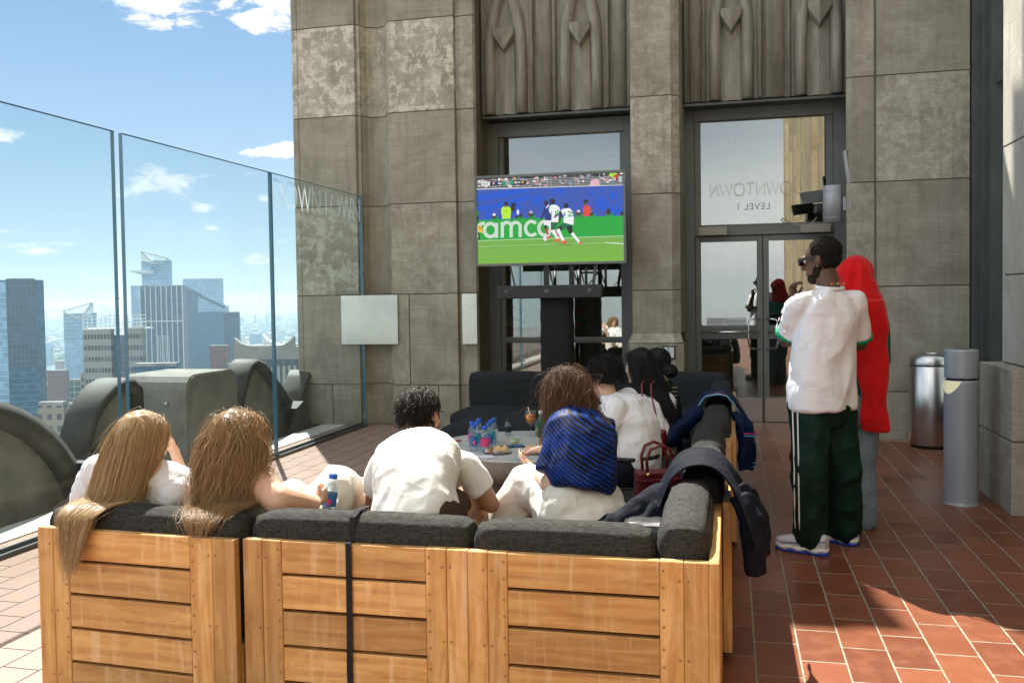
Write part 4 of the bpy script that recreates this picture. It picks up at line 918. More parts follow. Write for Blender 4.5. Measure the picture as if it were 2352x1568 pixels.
for a, b in (((-.46, -.02, 1.60), (-.52, -.02, 1.86)), ((.40, -.02, 1.60), (.44, -.02, 1.86)), ((-.05, -.02, 1.66), (-.10, -.02, 1.86)), ((.22, -.02, 1.66), (.16, -.02, 1.86))):
    m = MB(); m.beam(a, b, .035, .012); m.build('arm', M_steel_d, t)
m = MB(); m.tube([(.46, 0, 1.86), (.50, -.01, 1.80), (.44, 0, 1.72), (.35, 0, 1.62)], .006, 6); m.build('cable', M_black, t)
t = thing('soundbar', 'long black soundbar across the stand below the television', 'speaker', (-1.875, 9.62, 1.545))
m = MB(); m.box(-.57, .57, -.055, .055, -.07, .07, .01); m.build('body', M_black, t)
for x in (-.46, -.02, .44):
    m = MB(); m.lathe([(.026, 0), (.030, .003), (.030, .0035)], n=20); m.lathe([(.0, .002), (.02, .004)], n=20, caps=False); m.xf(Matrix.Translation((x, -.055, 0)) @ Matrix.Rotation(R(90), 4, 'X')); m.build('driver', M_steel_d, t)
# ================================================================== CITY AND AIR
GZ = -262.0
mb = MB(); mb.box(-60000, 60000, -3000, 75000, GZ-6, GZ)
M_land = pm('land', (.1, .12, .08), .9); nt = M_land.node_tree; g = N(nt, 'ShaderNodeNewGeometry').outputs['Position']
n1 = noi(nt, g, .0011, 8, .68); n2 = noi(nt, g, .011, 6, .7); n3 = noi(nt, g, .03, 3, .8)
c = mixc(nt, ramp(nt, n1, [(.42, 0.), (.56, 1.)]), (.055, .085, .035), (.26, .25, .235)); c = mixc(nt, ramp(nt, n2, [(.48, 0.), (.6, 1.)]), c, (.07, .11, .04))
c = mixc(nt, ramp(nt, n3, [(.60, 0.), (.66, 1.)]), c, (.75, .73, .7)); L(nt, c, B(M_land).inputs['Base Color'])
struct(mb.build('ground', M_land))
# the river: a slanting band between the city and the far shore
P0, P1 = far(-500, 868, 1), far(900, 838, 1)
def onground(x, y, z=GZ):
    d = far(x, y, 1)-Vector((0, 0, CAM_H)); t = (z-CAM_H)/d.z; return Vector((0, 0, CAM_H))+d*t
M_river = pm('river', (.10, .13, .14), .28, spec=.6); nt = M_river.node_tree; bump(M_river, noi(nt, N(nt, 'ShaderNodeNewGeometry').outputs['Position'], .05, 5), .6, 6)
q = [onground(-700, 874), onground(760, 846), onground(760, 833), onground(-700, 851)]
mb = MB(); mb.add([(p.x, p.y, GZ+1.0) for p in q], [(0, 1, 2, 3)]); struct(mb.build('river', M_river, recalc=True))
q = [onground(150, 769), onground(760, 770), onground(760, 764), onground(150, 763)]
mb = MB(); mb.add([(p.x, p.y, GZ+1.0) for p in q], [(0, 1, 2, 3)]); struct(mb.build('bay_water', M_river, recalc=True))
# low hills at the horizon
M_hill = pm('hill', (.07, .09, .06), 1.0); mb = MB(); vs = []; n = 90
for i in range(n+1):
    a = R(60-80*i/n); d = 27000; h = 70+150*max(0, noise.noise(Vector((i*.09, 2.2, 0)))+.35)
    for dd, hh in ((0, -5), (2500, h), (6500, h*.6), (9000, -5)): vs.append((-math.sin(a)*(d+dd), math.cos(a)*(d+dd), GZ+hh))
mb.add(vs, [(i*4+k, i*4+k+1, i*4+k+5, i*4+k+4) for i in range(n) for k in range(3)], True); struct(mb.build('hills', M_hill))

def facade_mat(name, wall, glass, fl=3.8, bay=1.6, wfrac=.7, hfrac=.55, rough=.25, metal=0, vert=False, gspec=.6):
    """walls with window bands: generated in object space from the height and the horizontal position"""
    m = pm(name, wall, .8); nt = m.node_tree; s = N(nt, 'ShaderNodeSeparateXYZ'); L(nt, N(nt, 'ShaderNodeTexCoord').outputs['Object'], s.inputs[0])
    h = mth(nt, 'ADD', s.outputs[0], s.outputs[1])
    fz = mth(nt, 'FRACT', mth(nt, 'DIVIDE', mth(nt, 'ADD', s.outputs[2], 1000.), fl)); fx = mth(nt, 'FRACT', mth(nt, 'DIVIDE', mth(nt, 'ADD', h, 1000.), bay))
    wz = mth(nt, 'LESS_THAN', fz, hfrac); wx = mth(nt, 'LESS_THAN', fx, wfrac); k = mth(nt, 'MULTIPLY', wz, wx)
    cell = N(nt, 'ShaderNodeTexWhiteNoise', noise_dimensions='2D'); cv = N(nt, 'ShaderNodeCombineXYZ'); L(nt, mth(nt, 'FLOOR', mth(nt, 'DIVIDE', mth(nt, 'ADD', s.outputs[2], 1000.), fl)), cv.inputs[0]); L(nt, mth(nt, 'FLOOR', mth(nt, 'DIVIDE', mth(nt, 'ADD', h, 1000.), bay*2)), cv.inputs[1]); L(nt, cv.outputs[0], cell.inputs[0])
    gc = mixc(nt, ramp(nt, cell.outputs[0], [(.35, 0.), (1., 1.)]), glass, tuple(min(1, x*1.7+.02) for x in glass))
    big = noi(nt, N(nt, 'ShaderNodeTexCoord').outputs['Object'], .018, 4); gc = mixc(nt, mth(nt, 'MULTIPLY', ramp(nt, big, [(.4, 0.), (.65, 1.)]), .5), gc, tuple(x*.5 for x in glass))
    L(nt, mixc(nt, k, wall, gc), B(m).inputs['Base Color']); L(nt, mth(nt, 'SUBTRACT', .75, mth(nt, 'MULTIPLY', k, .75-rough)), B(m).inputs['Roughness'])
    B(m).inputs['Specular IOR Level'].default_value = gspec; return m
F_blue = facade_mat('blue_curtain_wall', (.08, .17, .25), (.028, .085, .15), 4.0, 1.5, .86, .8, .12, gspec=.5)
F_pale = facade_mat('pale_curtain_wall', (.26, .38, .50), (.14, .27, .40), 4.2, 1.5, .9, .78, .18, gspec=.9)
F_grey = facade_mat('grey_banded_wall', (.26, .26, .245), (.045, .06, .07), 7.6, 2.2, .75, .42, .3)
F_dark = facade_mat('dark_mullioned_wall', (.07, .12, .17), (.018, .05, .09), 4.0, 3.2, .82, .86, .15, gspec=.9)
F_brick = facade_mat('brick_block', (.17, .075, .05), (.035, .04, .05), 6.8, 6.0, .5, .5, .4)
F_tan = facade_mat('tan_block', (.27, .235, .19), (.04, .05, .06), 5.0, 4.0, .5, .5, .4)
F_grn = facade_mat('green_glass_block', (.30, .33, .32), (.05, .11, .10), 4.2, 4.5, .88, .84, .12, gspec=.9)
F_slat = facade_mat('vertical_slat_wall', (.28, .28, .27), (.03, .04, .05), 400, 2.0, .5, 1.0, .3)
M_mast = pm('mast_paint', (.42, .42, .42), .6); M_white = pm('white_steel', (.62, .65, .66), .5); M_roofs = noisy('flat_roof', (.16, .16, .16), (.4, .39, .37), .05, .9, bstr=0)
M_cgrey = noisy('board_marked_concrete', (.20, .195, .18), (.29, .28, .26), .12, .85, bstr=0)
def footp(x0, x1, d, depth=None, tilt=0):
    """four corners, seen at distance d between two lines of sight; front edge facing the viewer, turned by tilt"""
    a, b = far(x0, 690, d), far(x1, 690, d); w = (b-a).length; u = Vector((b.x-a.x, b.y-a.y, 0)).normalized(); v = Vector((-u.y, u.x, 0)); dp = depth or w
    return Vector((a.x, a.y, 0)), u, v, w, dp
def zat(y, d, x=300): return far(x, y, d).z
def tower(label, x0, x1, ytop, d, mat, cat='skyscraper', depth=None, split=None, group='towers of the skyline', top=True, name='skyscraper', yb=None, zb=GZ):
    a, u, v, w, dp = footp(x0, x1, d, depth); dp = min(dp, w*.30); zt = zat(ytop, d, (x0+x1)/2); t = thing(name, label, cat, (a.x, a.y, zb), math.atan2(u.y, u.x), group)
    m = MB()
    if split:     # a corner that points at the viewer
        k = w*split; m.prism([(0, 0), (k, -w*.12), (w, 0), (w, dp), (0, dp)], 'z', 0, zt-zb)
    else: m.box(0, w, 0, dp, 0, zt-zb)
    m.build('body', mat, t)
    if top: m = MB(); m.box(w*.03, w*.97, dp*.03, dp*.97, zt-zb+.002, zt-zb+1.5); m.build('roof', M_roofs, t)
    return t, w, dp, zt-zb
# 1 broad blue tower at the left edge
t, w, dp, h = tower('broad blue glass tower at the left edge with a folded pale left face', -60, 80, 643.5, 640, F_blue, split=.60, depth=40, top=False)
m = MB(); m.prism([(-.3, -.3), (w*.60, -w*.12-.3), (w*.60, -w*.12+.5), (-.3, .5)], 'z', 0, h*.995); m.build('pale_face', F_pale, t)
m = MB(); m.prism([(w*.604, -w*.12-.4), (w*1.002, -.4), (w*1.002, 0.2), (w*.604, -w*.12+.3)], 'z', h*.78, h+1); m.build('crown_band', F_dark, t)
# 2 pale prism tower with a triangular crown
def crown_tower(label, x0, x1, yl, yr, d, mat, ynotch, yfloor, seat=None):
    t, w, dp, h = tower(label, x0, x1, max(yl, yr)+4, d, mat, top=False)
    zl, zr = zat(yl, d, x0)-GZ, zat(yr, d, x1)-GZ; zn = zat(ynotch, d, (x0+x1)/2)-GZ
    xn = w*(seat or .5)
    m = MB(); m.prism([(0, h), (xn, zn), (w, h), (w, zr), (w*.94, zr-.5), (xn, zn+3), (w*.06, zl-1.), (0, zl)], 'y', -.5, dp*.2); m.build('crown', M_white, t)
    m = MB()
    for p, q in (((0, zl), (w, zr)), ((0, zl), (xn, zn)), ((xn, zn), (w, zr))): m.beam((p[0], -1.2, p[1]), (q[0], -1.2, q[1]), 2.6)
    for k in range(7):
        f = (k+1)/8; a = (w*f, zl+(zr-zl)*f); b = (xn*f*1.2 if f < .5 else xn+(w-xn)*(f-.45), zn+(abs(f-.5))*(max(zl, zr)-zn)*1.3); m.beam((a[0], 0, a[1]), (min(w, b[0]), 0, b[1]), .9)
    m.build('roof_truss', M_mast, t)
    for k in range(7): 
        m = MB(); z = h-6-k*(9 if yfloor else 7); m.box(-.4, w+.4, -1.0, -.3, z, z+1.0); m.build('louvre', F_dark, t)
    return t, w, dp, h
crown_tower('pale glass tower with a slanted triangular crown, left of the banded grey tower', 144.5, 212, 715, 695, 2150, F_pale, 733, True, .58)
t, w, dp, h = crown_tower('tallest blue glass tower with slanted top and jutting observation deck', 327, 390, 577.5, 594, 2350, F_pale, 608, False, .52)
zd = zat(624, 2350, 320)-GZ
m = MB(); m.add([(-28, -12, zd+3), (24, -22, zd+3), (34, -1, zd+4), (0, 6, zd+3), (-28, -12, zd+1.5), (22, -20, zd-5), (30, -1, zd-8), (0, 4, zd-8)], [(0, 1, 2, 3), (4, 7, 6, 5), (0, 4, 5, 1), (1, 5, 6, 2), (3, 2, 6, 7), (0, 3, 7, 4)]); m.build('observation_deck', M_white, t)
m = MB(); m.box(8, 30, -14, -1, zd+3.2, zd+12); m.build('deck_pavilion', F_pale, t)
m = MB(); m.tube([(2, 1, h), (2, 1, zat(572, 2350, 330)-GZ)], .5, 5); m.build('aerial', M_mast, t)
# its lower shoulder
tower('blue glass shoulder block below the observation tower', 301, 330, 657, 2200, F_pale, depth=60)
# 3 banded grey tower with a spiky crown, and its mast
t, w, dp, h = tower('grey stone tower with rows of dark windows, latticed crown and tall mast', 188, 252, 757, 620, F_grey, depth=14, top=False)
dark = MB(); dark.box(w, w+9.5, 4, 12, 0, h-4); dark.build('recessed_bay', F_dark, t)
o2 = MB(); o2.box(w+9.5, w+21.5, 0, 6, 0, h+1); o2.build('right_wing', F_grey, t)
m = MB(); sp = random.Random(4); zc = zat(752, 620, 220)-GZ
m.box(0, w+24, 2, 14, h, h+.8)
for k in range(15):
    x = (w+24)*k/14; m.box(x-.25, x+.25, .2, .7, h-.3, h+8+sp.uniform(0, 3))
for k in range(4): m.box(0, w+24, .3, .6, h+2+k*2.4, h+2.5+k*2.4)
for k in range(9):
    x = w*.45+(w*.9)*k/8; hh = h+11+sp.uniform(0, 7); m.box(x-.15, x+.15, 5, 5.3, h, hh); m.box(x-1.2, x+1.2, 5, 5.2, hh-3.5, hh-3.2); m.box(x-.8, x+.8, 5, 5.2, hh-1.6, hh-1.3)
m.build('lattice_crown', M_white, t)
m = MB(); zm = zat(574, 620, 257)-GZ; xm = w+1.6; m.tube([(xm, 8, h), (xm, 8, h+(zm-h)*.35), (xm, 8, h+(zm-h)*.62), (xm, 8, zm)], [1.0, .7, .45, .12], 8); m.box(xm-1.4, xm+1.4, 7, 9, h+(zm-h)*.38, h+(zm-h)*.40); m.build('mast', M_mast, t)
# 4 dark mullioned tower
t, w, dp, h = tower('dark glass tower with bright vertical mullions, below the observation tower', 322, 419, 657.5, 1500, F_dark, depth=60)
m = MB()
for k in range(9): x = w*k/8; m.box(x-.6, x+.6, -1.0, .2, 0, h)
for k in (3.25, 3.6, 4.3, 4.7, 5.3): x = w*k/8; m.box(x-.35, x+.35, -1.3, -.2, 0, h*.72)
for z in (.50, .515, .80): m.box(0, w, -1.1, .2, h*z, h*z+1.4)
m.build('mullions', M_white, t)
# 5 pale tower behind and the stepped one in front of it
tower('pale square tower with louvred top, right of the observation tower', 420.5, 506, 641, 2300, F_pale, depth=70)
t, w, dp, h = tower('glass tower whose planted terraces step down to the right like a spiral', 416, 516, 716, 1950, F_blue, depth=50, top=False)
k_ = 13; z0, z1 = zat(657, 1950, 425)-GZ, zat(706, 1950, 505)-GZ
for k in range(k_):
    x0 = w*(k/k_); zt = z0+(z1-z0)*(k/k_)
    m = MB(); m.box(0 if k == 0 else x0+.05, w*((k+1)/k_), 0, dp, h+.05, zt); m.build('step', F_pale if k > 4 else F_blue, t)
    m = MB(); m.box(x0-1.5, w*((k+1)/k_)+1.5, -1.4, .0, zt-4.5, zt+.6); m.build('terrace', F_dark, t)
tower('dark blue slab with a ribbed pale top, at the right of the skyline', 513, 547.5, 718, 1500, F_dark, depth=40)
t, w, dp, h = tower('long low blue glass roof block below the mullioned tower', 300, 403, 842, 420, F_blue, depth=30)
tower('dark block between the stepped tower and the winged concrete building', 478, 520, 795, 1300, F_brick, depth=40)
tower('narrow dark slab left of the winged concrete building', 516, 537, 838, 900, F_dark, depth=20)
# 6 concrete building with wing-like peaks, fairly near
t, w, dp, h = tower('grey concrete building with pointed wing-like roof peaks, near the stone wall', 535, 705, 797, 330, M_cgrey, depth=24, top=False)
def wz(y): return zat(y, 330, 600)-GZ
def wx(x): return w*(x-535)/170
m = MB(); m.prism([(0, h), (0, wz(775)), (wx(548), wz(787)), (wx(565), wz(793)), (wx(590), wz(796)), (wx(590), h)], 'y', 0, 3); m.prism([(wx(640), h), (wx(640), wz(795)), (wx(652), wz(791)), (wx(664), wz(783)), (wx(672), wz(774)), (wx(672), h)], 'y', 0, 3); m.build('roof_wing', M_cgrey, t)
m = MB(); m.prism([(wx(586), h), (wx(586), wz(769)), (wx(596), wz(782)), (wx(615), wz(794)), (wx(615), h)], 'y', 8, 12); m.build('roof_fin', M_white, t)
m = MB(); m.box(wx(562), wx(668), 1, 14, h, h+.5); m.build('roof', M_roofs, t)
m = MB(); m.box(wx(555), w, -.4, 0, 0, wz(840)); m.build('slat_wall', F_slat, t); m = MB(); m.box(wx(565), wx(700), -.45, -.05, wz(838), wz(826)); m.build('roof_void', F_dark, t)
# 7 lower blocks
tower('red brick block with many small windows, left of the pale crowned tower', 103, 147, 852, 1500, F_brick, depth=60, group='lower city blocks', name='city_building', cat='building')
tower('small glass office block with white frame, foot of the grey banded tower', 154, 180, 876, 640, F_grn, depth=18, group='lower city blocks', name='city_building', cat='building')
tower('lower glass wing stepped out from the small white framed office block', 148, 178, 930, 620, F_grn, depth=18, group='lower city blocks', name='city_building', cat='building')
tower('grey slab with a dark top stripe, above the rounded parapet scallop', 78, 138, 932, 380, F_tan, depth=14, group='lower city blocks', name='city_building', cat='building')
tower('slim pale slab between the small glass office block and the banded tower', 180, 189, 860, 625, F_tan, depth=10, group='lower city blocks', name='city_building', cat='building')
tower('pair of pale grey apartment towers on the far shore, left', 102, 116, 788, 3900, F_pale, depth=60, group='far shore towers', name='apartment_tower', cat='building')
tower('white slab block on the green far shore, right of the skyline', 571, 610, 767, 4200, F_pale, depth=60, group='far shore towers', name='apartment_tower', cat='building')
# the mass of blocks nobody could count
r = random.Random(12)
def mass(name, n, dr, xr, hr, mats, sz, seed, minx=None):
    r = random.Random(seed); m = MB()
    for _ in range(n):
        d = math.exp(r.uniform(math.log(dr[0]), math.log(dr[1]))); x = r.uniform(*xr); p = far(x, 700, d); hh = hr[0]+(hr[1]-hr[0])*r.random()**3; a, b = r.uniform(*sz), r.uniform(*sz)
        m.cur = r.randrange(len(mats)); a0 = len(m.v); m.box(-a/2, a/2, -b/2, b/2, 0, hh)
        if r.random() < .5: m.cur = 0; m.box(-a/5, a/6, -b/6, b/5, hh+.01, hh+4)
        m.xf(Matrix.Translation((p.x, p.y, GZ)) @ Matrix.Rotation(.5, 4, 'Z'), a0)
    o = m.build(name, mats, recalc=False); return o
o = mass('city_blocks', 2600, (560, 3000), (-60, 720), (14, 85), [M_roofs, F_brick, F_tan, F_grey, F_blue, F_tan, F_brick], (16, 45), 1); tag(o, 'dense low city blocks between the near towers and the river', 'city blocks', kind='stuff')
o = mass('far_shore_blocks', 2600, (4300, 16000), (60, 760), (6, 26), [M_roofs, F_tan, M_white, F_pale, F_tan], (18, 70), 2); tag(o, 'tiny pale buildings scattered over the green far shore', 'city blocks', kind='stuff')
o = mass('far_towers', 60, (9000, 14000), (100, 700), (40, 120), [F_tan, F_pale], (30, 50), 3); tag(o, 'faint cluster of distant towers near the horizon', 'city blocks', kind='stuff')
M_wood = noisy('woodland', (.035, .065, .02), (.06, .10, .03), .03, .95, bstr=0)
m = MB(); r = random.Random(6)
for _ in range(700):
    d = math.exp(r.uniform(math.log(3950), math.log(12000))); p = far(r.uniform(60, 760), 700, d); s = r.uniform(15, 60); m.sphere((p.x, p.y, GZ), (s*r.uniform(.8, 2.2), s, r.uniform(8, 20)), 7, 5, False)
o = m.build('woodland', M_wood, recalc=False); tag(o, 'dark green tree belts along the far shore', 'trees', kind='stuff')
# the air itself
M_haze = bpy.data.materials.new('haze'); M_haze.use_nodes = True; nt = M_haze.node_tree; nt.nodes.clear()
pv = N(nt, 'ShaderNodeVolumePrincipled', i={'Color': (.66, .84, 1, 1), 'Density': .000085, 'Anisotropy': .35}); oo = N(nt, 'ShaderNodeOutputMaterial'); L(nt, pv.outputs[0], oo.inputs['Volume'])
mb = MB(); mb.box(-61000, 61000, -4000, 76000, GZ-7, 60); hz = mb.build('haze', M_haze); tag(hz, 'pale blue summer haze over the city', 'haze', kind='stuff')
# ================================================================== PEOPLE
def wy(x, y, Y):
    d = far(x, y, 1)-Vector((0, 0, CAM_H)); t = Y/d.y; return Vector((0, 0, CAM_H))+d*t
def V(*a): return Vector(a)
def oell(mb, c, ax, ay, az, n=14, m=9):
    b = len(mb.v); mb.sphere((0, 0, 0), 1.0, n, m)
    c, ax, ay, az = map(Vector, (c, ax, ay, az))
    for i in range(b, len(mb.v)): x, y, z = mb.v[i]; mb.v[i] = tuple(c+ax*x+ay*y+az*z)
def loft(mb, secs, n=22, p=2.3):
    """secs: (centre, right, forward, half width, half depth)"""
    vs = []
    for c, r, f, w, d in secs:
        for k in range(n):
            a = 2*math.pi*k/n; ca, sa = math.cos(a), math.sin(a)
            vs.append(c+r*w*math.copysign(abs(ca)**(2/p), ca)+f*d*math.copysign(abs(sa)**(2/p), sa))
    m = len(secs); mb.add(vs, [(i*n+k, i*n+(k+1) % n, (i+1)*n+(k+1) % n, (i+1)*n+k) for i in range(m-1) for k in range(n)]+[tuple(range(n-1, -1, -1)), tuple(range((m-1)*n, m*n))], True)
def limb_(mb, pts, r, n=12):
    """tapered limb with round ends"""
    P = [Vector(p) for p in pts]; Q = [P[0]]; rr = [r[0]]
    for i in range(len(P)-1):
        for k in range(1, 5): t = k/4; Q.append(P[i].lerp(P[i+1], t)); rr.append(r[i]+(r[i+1]-r[i])*t)
    mb.tube(Q, rr, n)
    for p, q in zip(P, r): mb.sphere(p, q*.995, n, 8)
def fuse(mb, name, mat, parent, voxel=.008, it=4, wr=None, seed=0, fac=.5):
    me = bpy.data.meshes.new('t'); me.from_pydata(mb.v, [], mb.f); o = bpy.data.objects.new('t', me); COL.objects.link(o)
    rm = o.modifiers.new('r', 'REMESH'); rm.mode = 'VOXEL'; rm.voxel_size = voxel; rm.use_smooth_shade = True
    s = o.modifiers.new('s', 'SMOOTH'); s.iterations = it; s.factor = fac
    bpy.context.view_layer.update(); m2 = bpy.data.meshes.new_from_object(o.evaluated_get(bpy.context.evaluated_depsgraph_get())); bpy.data.objects.remove(o); bpy.data.meshes.remove(me)
    if wr:
        n = len(m2.vertices); co = np.empty(n*3, 'f'); no = np.empty(n*3, 'f'); m2.vertices.foreach_get('co', co); m2.vertices.foreach_get('normal', no); co = co.reshape(-1, 3); no = no.reshape(-1, 3)
        for (fx, fy, fz, amp, kind) in wr:
            d = np.empty(n, 'f')
            for i in range(n):
                p = co[i]; q = noise.noise(Vector((p[0]*fx+seed, p[1]*fy, p[2]*fz))+Vector((0, 0, .35*noise.noise(Vector((p[0]*6, p[1]*6, p[2]*6+seed))))))
                d[i] = (1-abs(q)*3.2) if kind == 'r' else q*1.6
            co += no*(d*amp)[:, None]
        m2.vertices.foreach_set('co', co.reshape(-1)); m2.update()
    for p in m2.polygons: p.use_smooth = True
    return mesh_obj(name, m2, mat, parent)
def head_shapes(mb, c, f, u, s=1.0, ears=True):
    f = f.normalized(); r = f.cross(u).normalized(); u = r.cross(f).normalized()
    def g(x, y, z): return c+(r*x+f*y+u*z)*s
    E_ = lambda x, y, z, a, b, d: oell(mb, g(x, y, z), r*a*s, f*b*s, u*d*s)
    E_(0, -.012, .032, .077, .096, .086); E_(0, .03, -.012, .063, .066, .088); E_(0, .048, -.072, .044, .043, .040); E_(0, .082, .034, .048, .018, .014)
    E_(.032, .068, -.03, .026, .022, .026); E_(-.032, .068, -.03, .026, .022, .026); E_(0, .082, -.098, .022, .016, .018)
    mb.tube([g(0, .088, .022), g(0, .112, -.018), g(0, .108, -.034)], [.008*s, .0125*s, .014*s], 8)
    E_(0, .093, -.055, .023, .010, .0055); E_(0, .091, -.068, .020, .010, .006)
    if ears:
        for q in (-1, 1): E_(q*.079, -.004, -.004, .010, .019, .031); E_(q*.086, -.012, .006, .007, .016, .022)
    return g
def hand(mb, w, d, n, th, s=1.0, curl=.5, spread=.12, fl=(.070, .078, .073, .058)):
    """palm, four unequal bent fingers and a thumb leaving the side of the palm"""
    w, d, n, th = Vector(w), Vector(d).normalized(), Vector(n).normalized(), Vector(th)
    th = (th-d*th.dot(d)); th = (th-n*th.dot(n)).normalized()
    oell(mb, w+d*.045*s, d*.052*s, n*.015*s, th*.038*s); oell(mb, w+d*.03*s+th*.018*s+n*.006*s, d*.034*s, n*.016*s, th*.020*s); mb.tube([w-d*.03*s, w+d*.03*s], [.026*s, .028*s], 10, flat=.8)
    for i in range(4):
        a = (1.5-i)*.0195*s; p = w+d*.082*s+th*a; dd = (d+th*(1.5-i)*spread*.5).normalized(); pts = [p-dd*.02*s, p]; ang = 0; L_ = fl[i]*s
        for k, f in enumerate((.45, .30, .25)):
            ang += curl*(.75 if k == 0 else .9); v = dd*math.cos(ang)+n*math.sin(ang); p = p+v*L_*f; pts.append(p)
        mb.tube(pts, [.0095*s, .0092*s, .0085*s, .0078*s, .0066*s], 8); mb.sphere(pts[-1], .0066*s, 8, 6)
    p = w+d*.022*s+th*.030*s; v = (th*.75+d*.7+n*.25).normalized(); q = p+v*.038*s; v2 = (th*.30+d*.95+n*.25*(1+curl)).normalized(); e = q+v2*.030*s
    mb.tube([p-v*.012*s, p, q, e], [.013*s, .0125*s, .0105*s, .0085*s], 8); mb.sphere(e, .0085*s, 8, 6)
def skin(name, c, c2):
    m = noisy(name, c, c2, 9, .5, 'Object', .12, 190, spec=.4); B(m).inputs['Subsurface Weight'].default_value = .12; B(m).inputs['Subsurface Radius'].default_value = (.8, .3, .15); B(m).inputs['Subsurface Scale'].default_value = .01; return m
S_fair = skin('fair_skin', (.56, .33, .22), (.64, .40, .28)); S_tan = skin('tan_skin', (.36, .185, .105), (.44, .24, .145)); S_dark = skin('dark_skin', (.085, .043, .027), (.135, .072, .046)); S_mid = skin('light_skin', (.55, .34, .235), (.62, .40, .29))
def cloth(name, c0, c1=None, rough=.85, sc=9, tr=0.0):
    m = noisy(name, c0, c1 or tuple(x*.88 for x in c0), sc, rough, 'Object', 0, 420, spec=.2 if max(c0) > .1 else .08); B(m).inputs['Sheen Weight'].default_value = .15 if max(c0) > .3 else 0
    _nt = m.node_tree; _v = coord(_nt); _a = noi(_nt, _v, 4.5, 2, .45, .9); _b = noi(_nt, vm(_nt, 'ADD', _v, (3.1, 7.7, 1.3)), 10, 1, .4, .8)
    _r = mth(_nt, 'ADD', mth(_nt, 'ABSOLUTE', mth(_nt, 'SUBTRACT', _a, .5)), mth(_nt, 'MULTIPLY', mth(_nt, 'ABSOLUTE', mth(_nt, 'SUBTRACT', _b, .5)), .35))
    bump(m, mth(_nt, 'ADD', mth(_nt, 'MULTIPLY', _r, -1.0), mth(_nt, 'MULTIPLY', noi(_nt, _v, 420, 2), .02)), .42, .045)
    if tr:
        nt = m.node_tree; t = N(nt, 'ShaderNodeBsdfTranslucent', i={0: tuple(c0)+(1,)}); x = N(nt, 'ShaderNodeMixShader', i={0: tr}); L(nt, B(m).outputs[0], x.inputs[1]); L(nt, t.outputs[0], x.inputs[2]); L(nt, x.outputs[0], nt.nodes['Material Output'].inputs[0])
    return m
C_white = cloth('white_cotton', (.78, .77, .72), (.74, .73, .69)); C_white2 = cloth('cool_white_shirt', (.77, .77, .79), (.73, .74, .77)); C_lin = cloth('cream_linen', (.80, .76, .66), (.72, .67, .56), tr=.15); C_cream = cloth('cream_trousers', (.70, .67, .59), (.64, .61, .53))
C_brown = cloth('brown_shorts', (.07, .045, .035)); C_grn = cloth('bottle_green_track', (.008, .028, .018), (.006, .018, .013), .55); C_navy = cloth('navy_trousers', (.012, .014, .022)); C_red = cloth('red_scarf', (.74, .006, .008), (.62, .004, .006), .75, tr=.12)
C_jean = fabric('washed_denim', (.10, .15, .19), (.25, .32, .38), 420); C_teal = cloth('green_jersey', (.004, .12, .085)); C_dkgr = cloth('dark_green_jersey', (.01, .03, .02)); C_tan = cloth('tan_collar', (.42, .36, .24)); C_trim = cloth('green_trim', (.01, .30, .14)); C_pipe = pm('white_piping', (.75, .74, .70), .6)
def jersey():
    """royal blue with fine diagonal stripes, broken into darker and lighter bands"""
    m = pm('striped_jersey', (.01, .05, .4), .6, spec=.2); nt = m.node_tree; v = coord(nt); s = N(nt, 'ShaderNodeSeparateXYZ'); L(nt, v, s.inputs[0])
    w = noi(nt, v, 5, 2); d = mth(nt, 'ADD', mth(nt, 'ADD', mth(nt, 'MULTIPLY', s.outputs[2], 1.0), mth(nt, 'MULTIPLY', s.outputs[0], .75)), mth(nt, 'MULTIPLY', w, .03))
    st = mth(nt, 'FRACT', mth(nt, 'MULTIPLY', d, 50.)); z = mth(nt, 'FRACT', mth(nt, 'ADD', mth(nt, 'MULTIPLY', s.outputs[2], 7.5), mth(nt, 'MULTIPLY', mth(nt, 'ABSOLUTE', mth(nt, 'SUBTRACT', mth(nt, 'FRACT', mth(nt, 'MULTIPLY', s.outputs[0], 5.)), .5)), .9)))
    thick = ramp(nt, z, [(0., .25), (.45, .38), (.5, .72), (.95, .55)]); k = mth(nt, 'LESS_THAN', st, thick)
    L(nt, mixc(nt, k, (.002, .003, .013), (.003, .034, .22)), B(m).inputs['Base Color']); return m
C_jersey = jersey()
def hairmat(name, lo, hi, rough=.34, tr=.25, glow=.35):
    m = pm(name, lo, rough if glow > .2 else .48, spec=.5 if glow > .2 else .22); nt = m.node_tree; at = N(nt, 'ShaderNodeAttribute', attribute_name='tone')
    c = mixc(nt, at.outputs['Fac'], lo, hi); L(nt, c, B(m).inputs['Base Color']); t = N(nt, 'ShaderNodeBsdfTranslucent'); L(nt, mixc(nt, glow, c, (1, .8, .5)), t.inputs[0]); x = N(nt, 'ShaderNodeMixShader', i={0: tr}); L(nt, B(m).outputs[0], x.inputs[1]); L(nt, t.outputs[0], x.inputs[2]); L(nt, x.outputs[0], nt.nodes['Material Output'].inputs[0]); return m
H_blond = hairmat('blond_hair', (.33, .20, .085), (.86, .66, .38)); H_brown = hairmat('light_brown_hair', (.21, .115, .05), (.68, .46, .23)); H_dark = hairmat('dark_brown_hair', (.05, .024, .012), (.30, .165, .08), .3, .22, .12); H_black = hairmat('black_hair', (.006, .005, .005), (.020, .017, .015), .28, .05, 0); H_blk2 = hairmat('near_black_hair', (.010, .007, .006), (.045, .032, .024), .3, .08, .0)
H_afro = noisy('cropped_curls', (.006, .005, .004), (.022, .017, .013), 120, .95, 'Object', .8, 160, spec=.15)
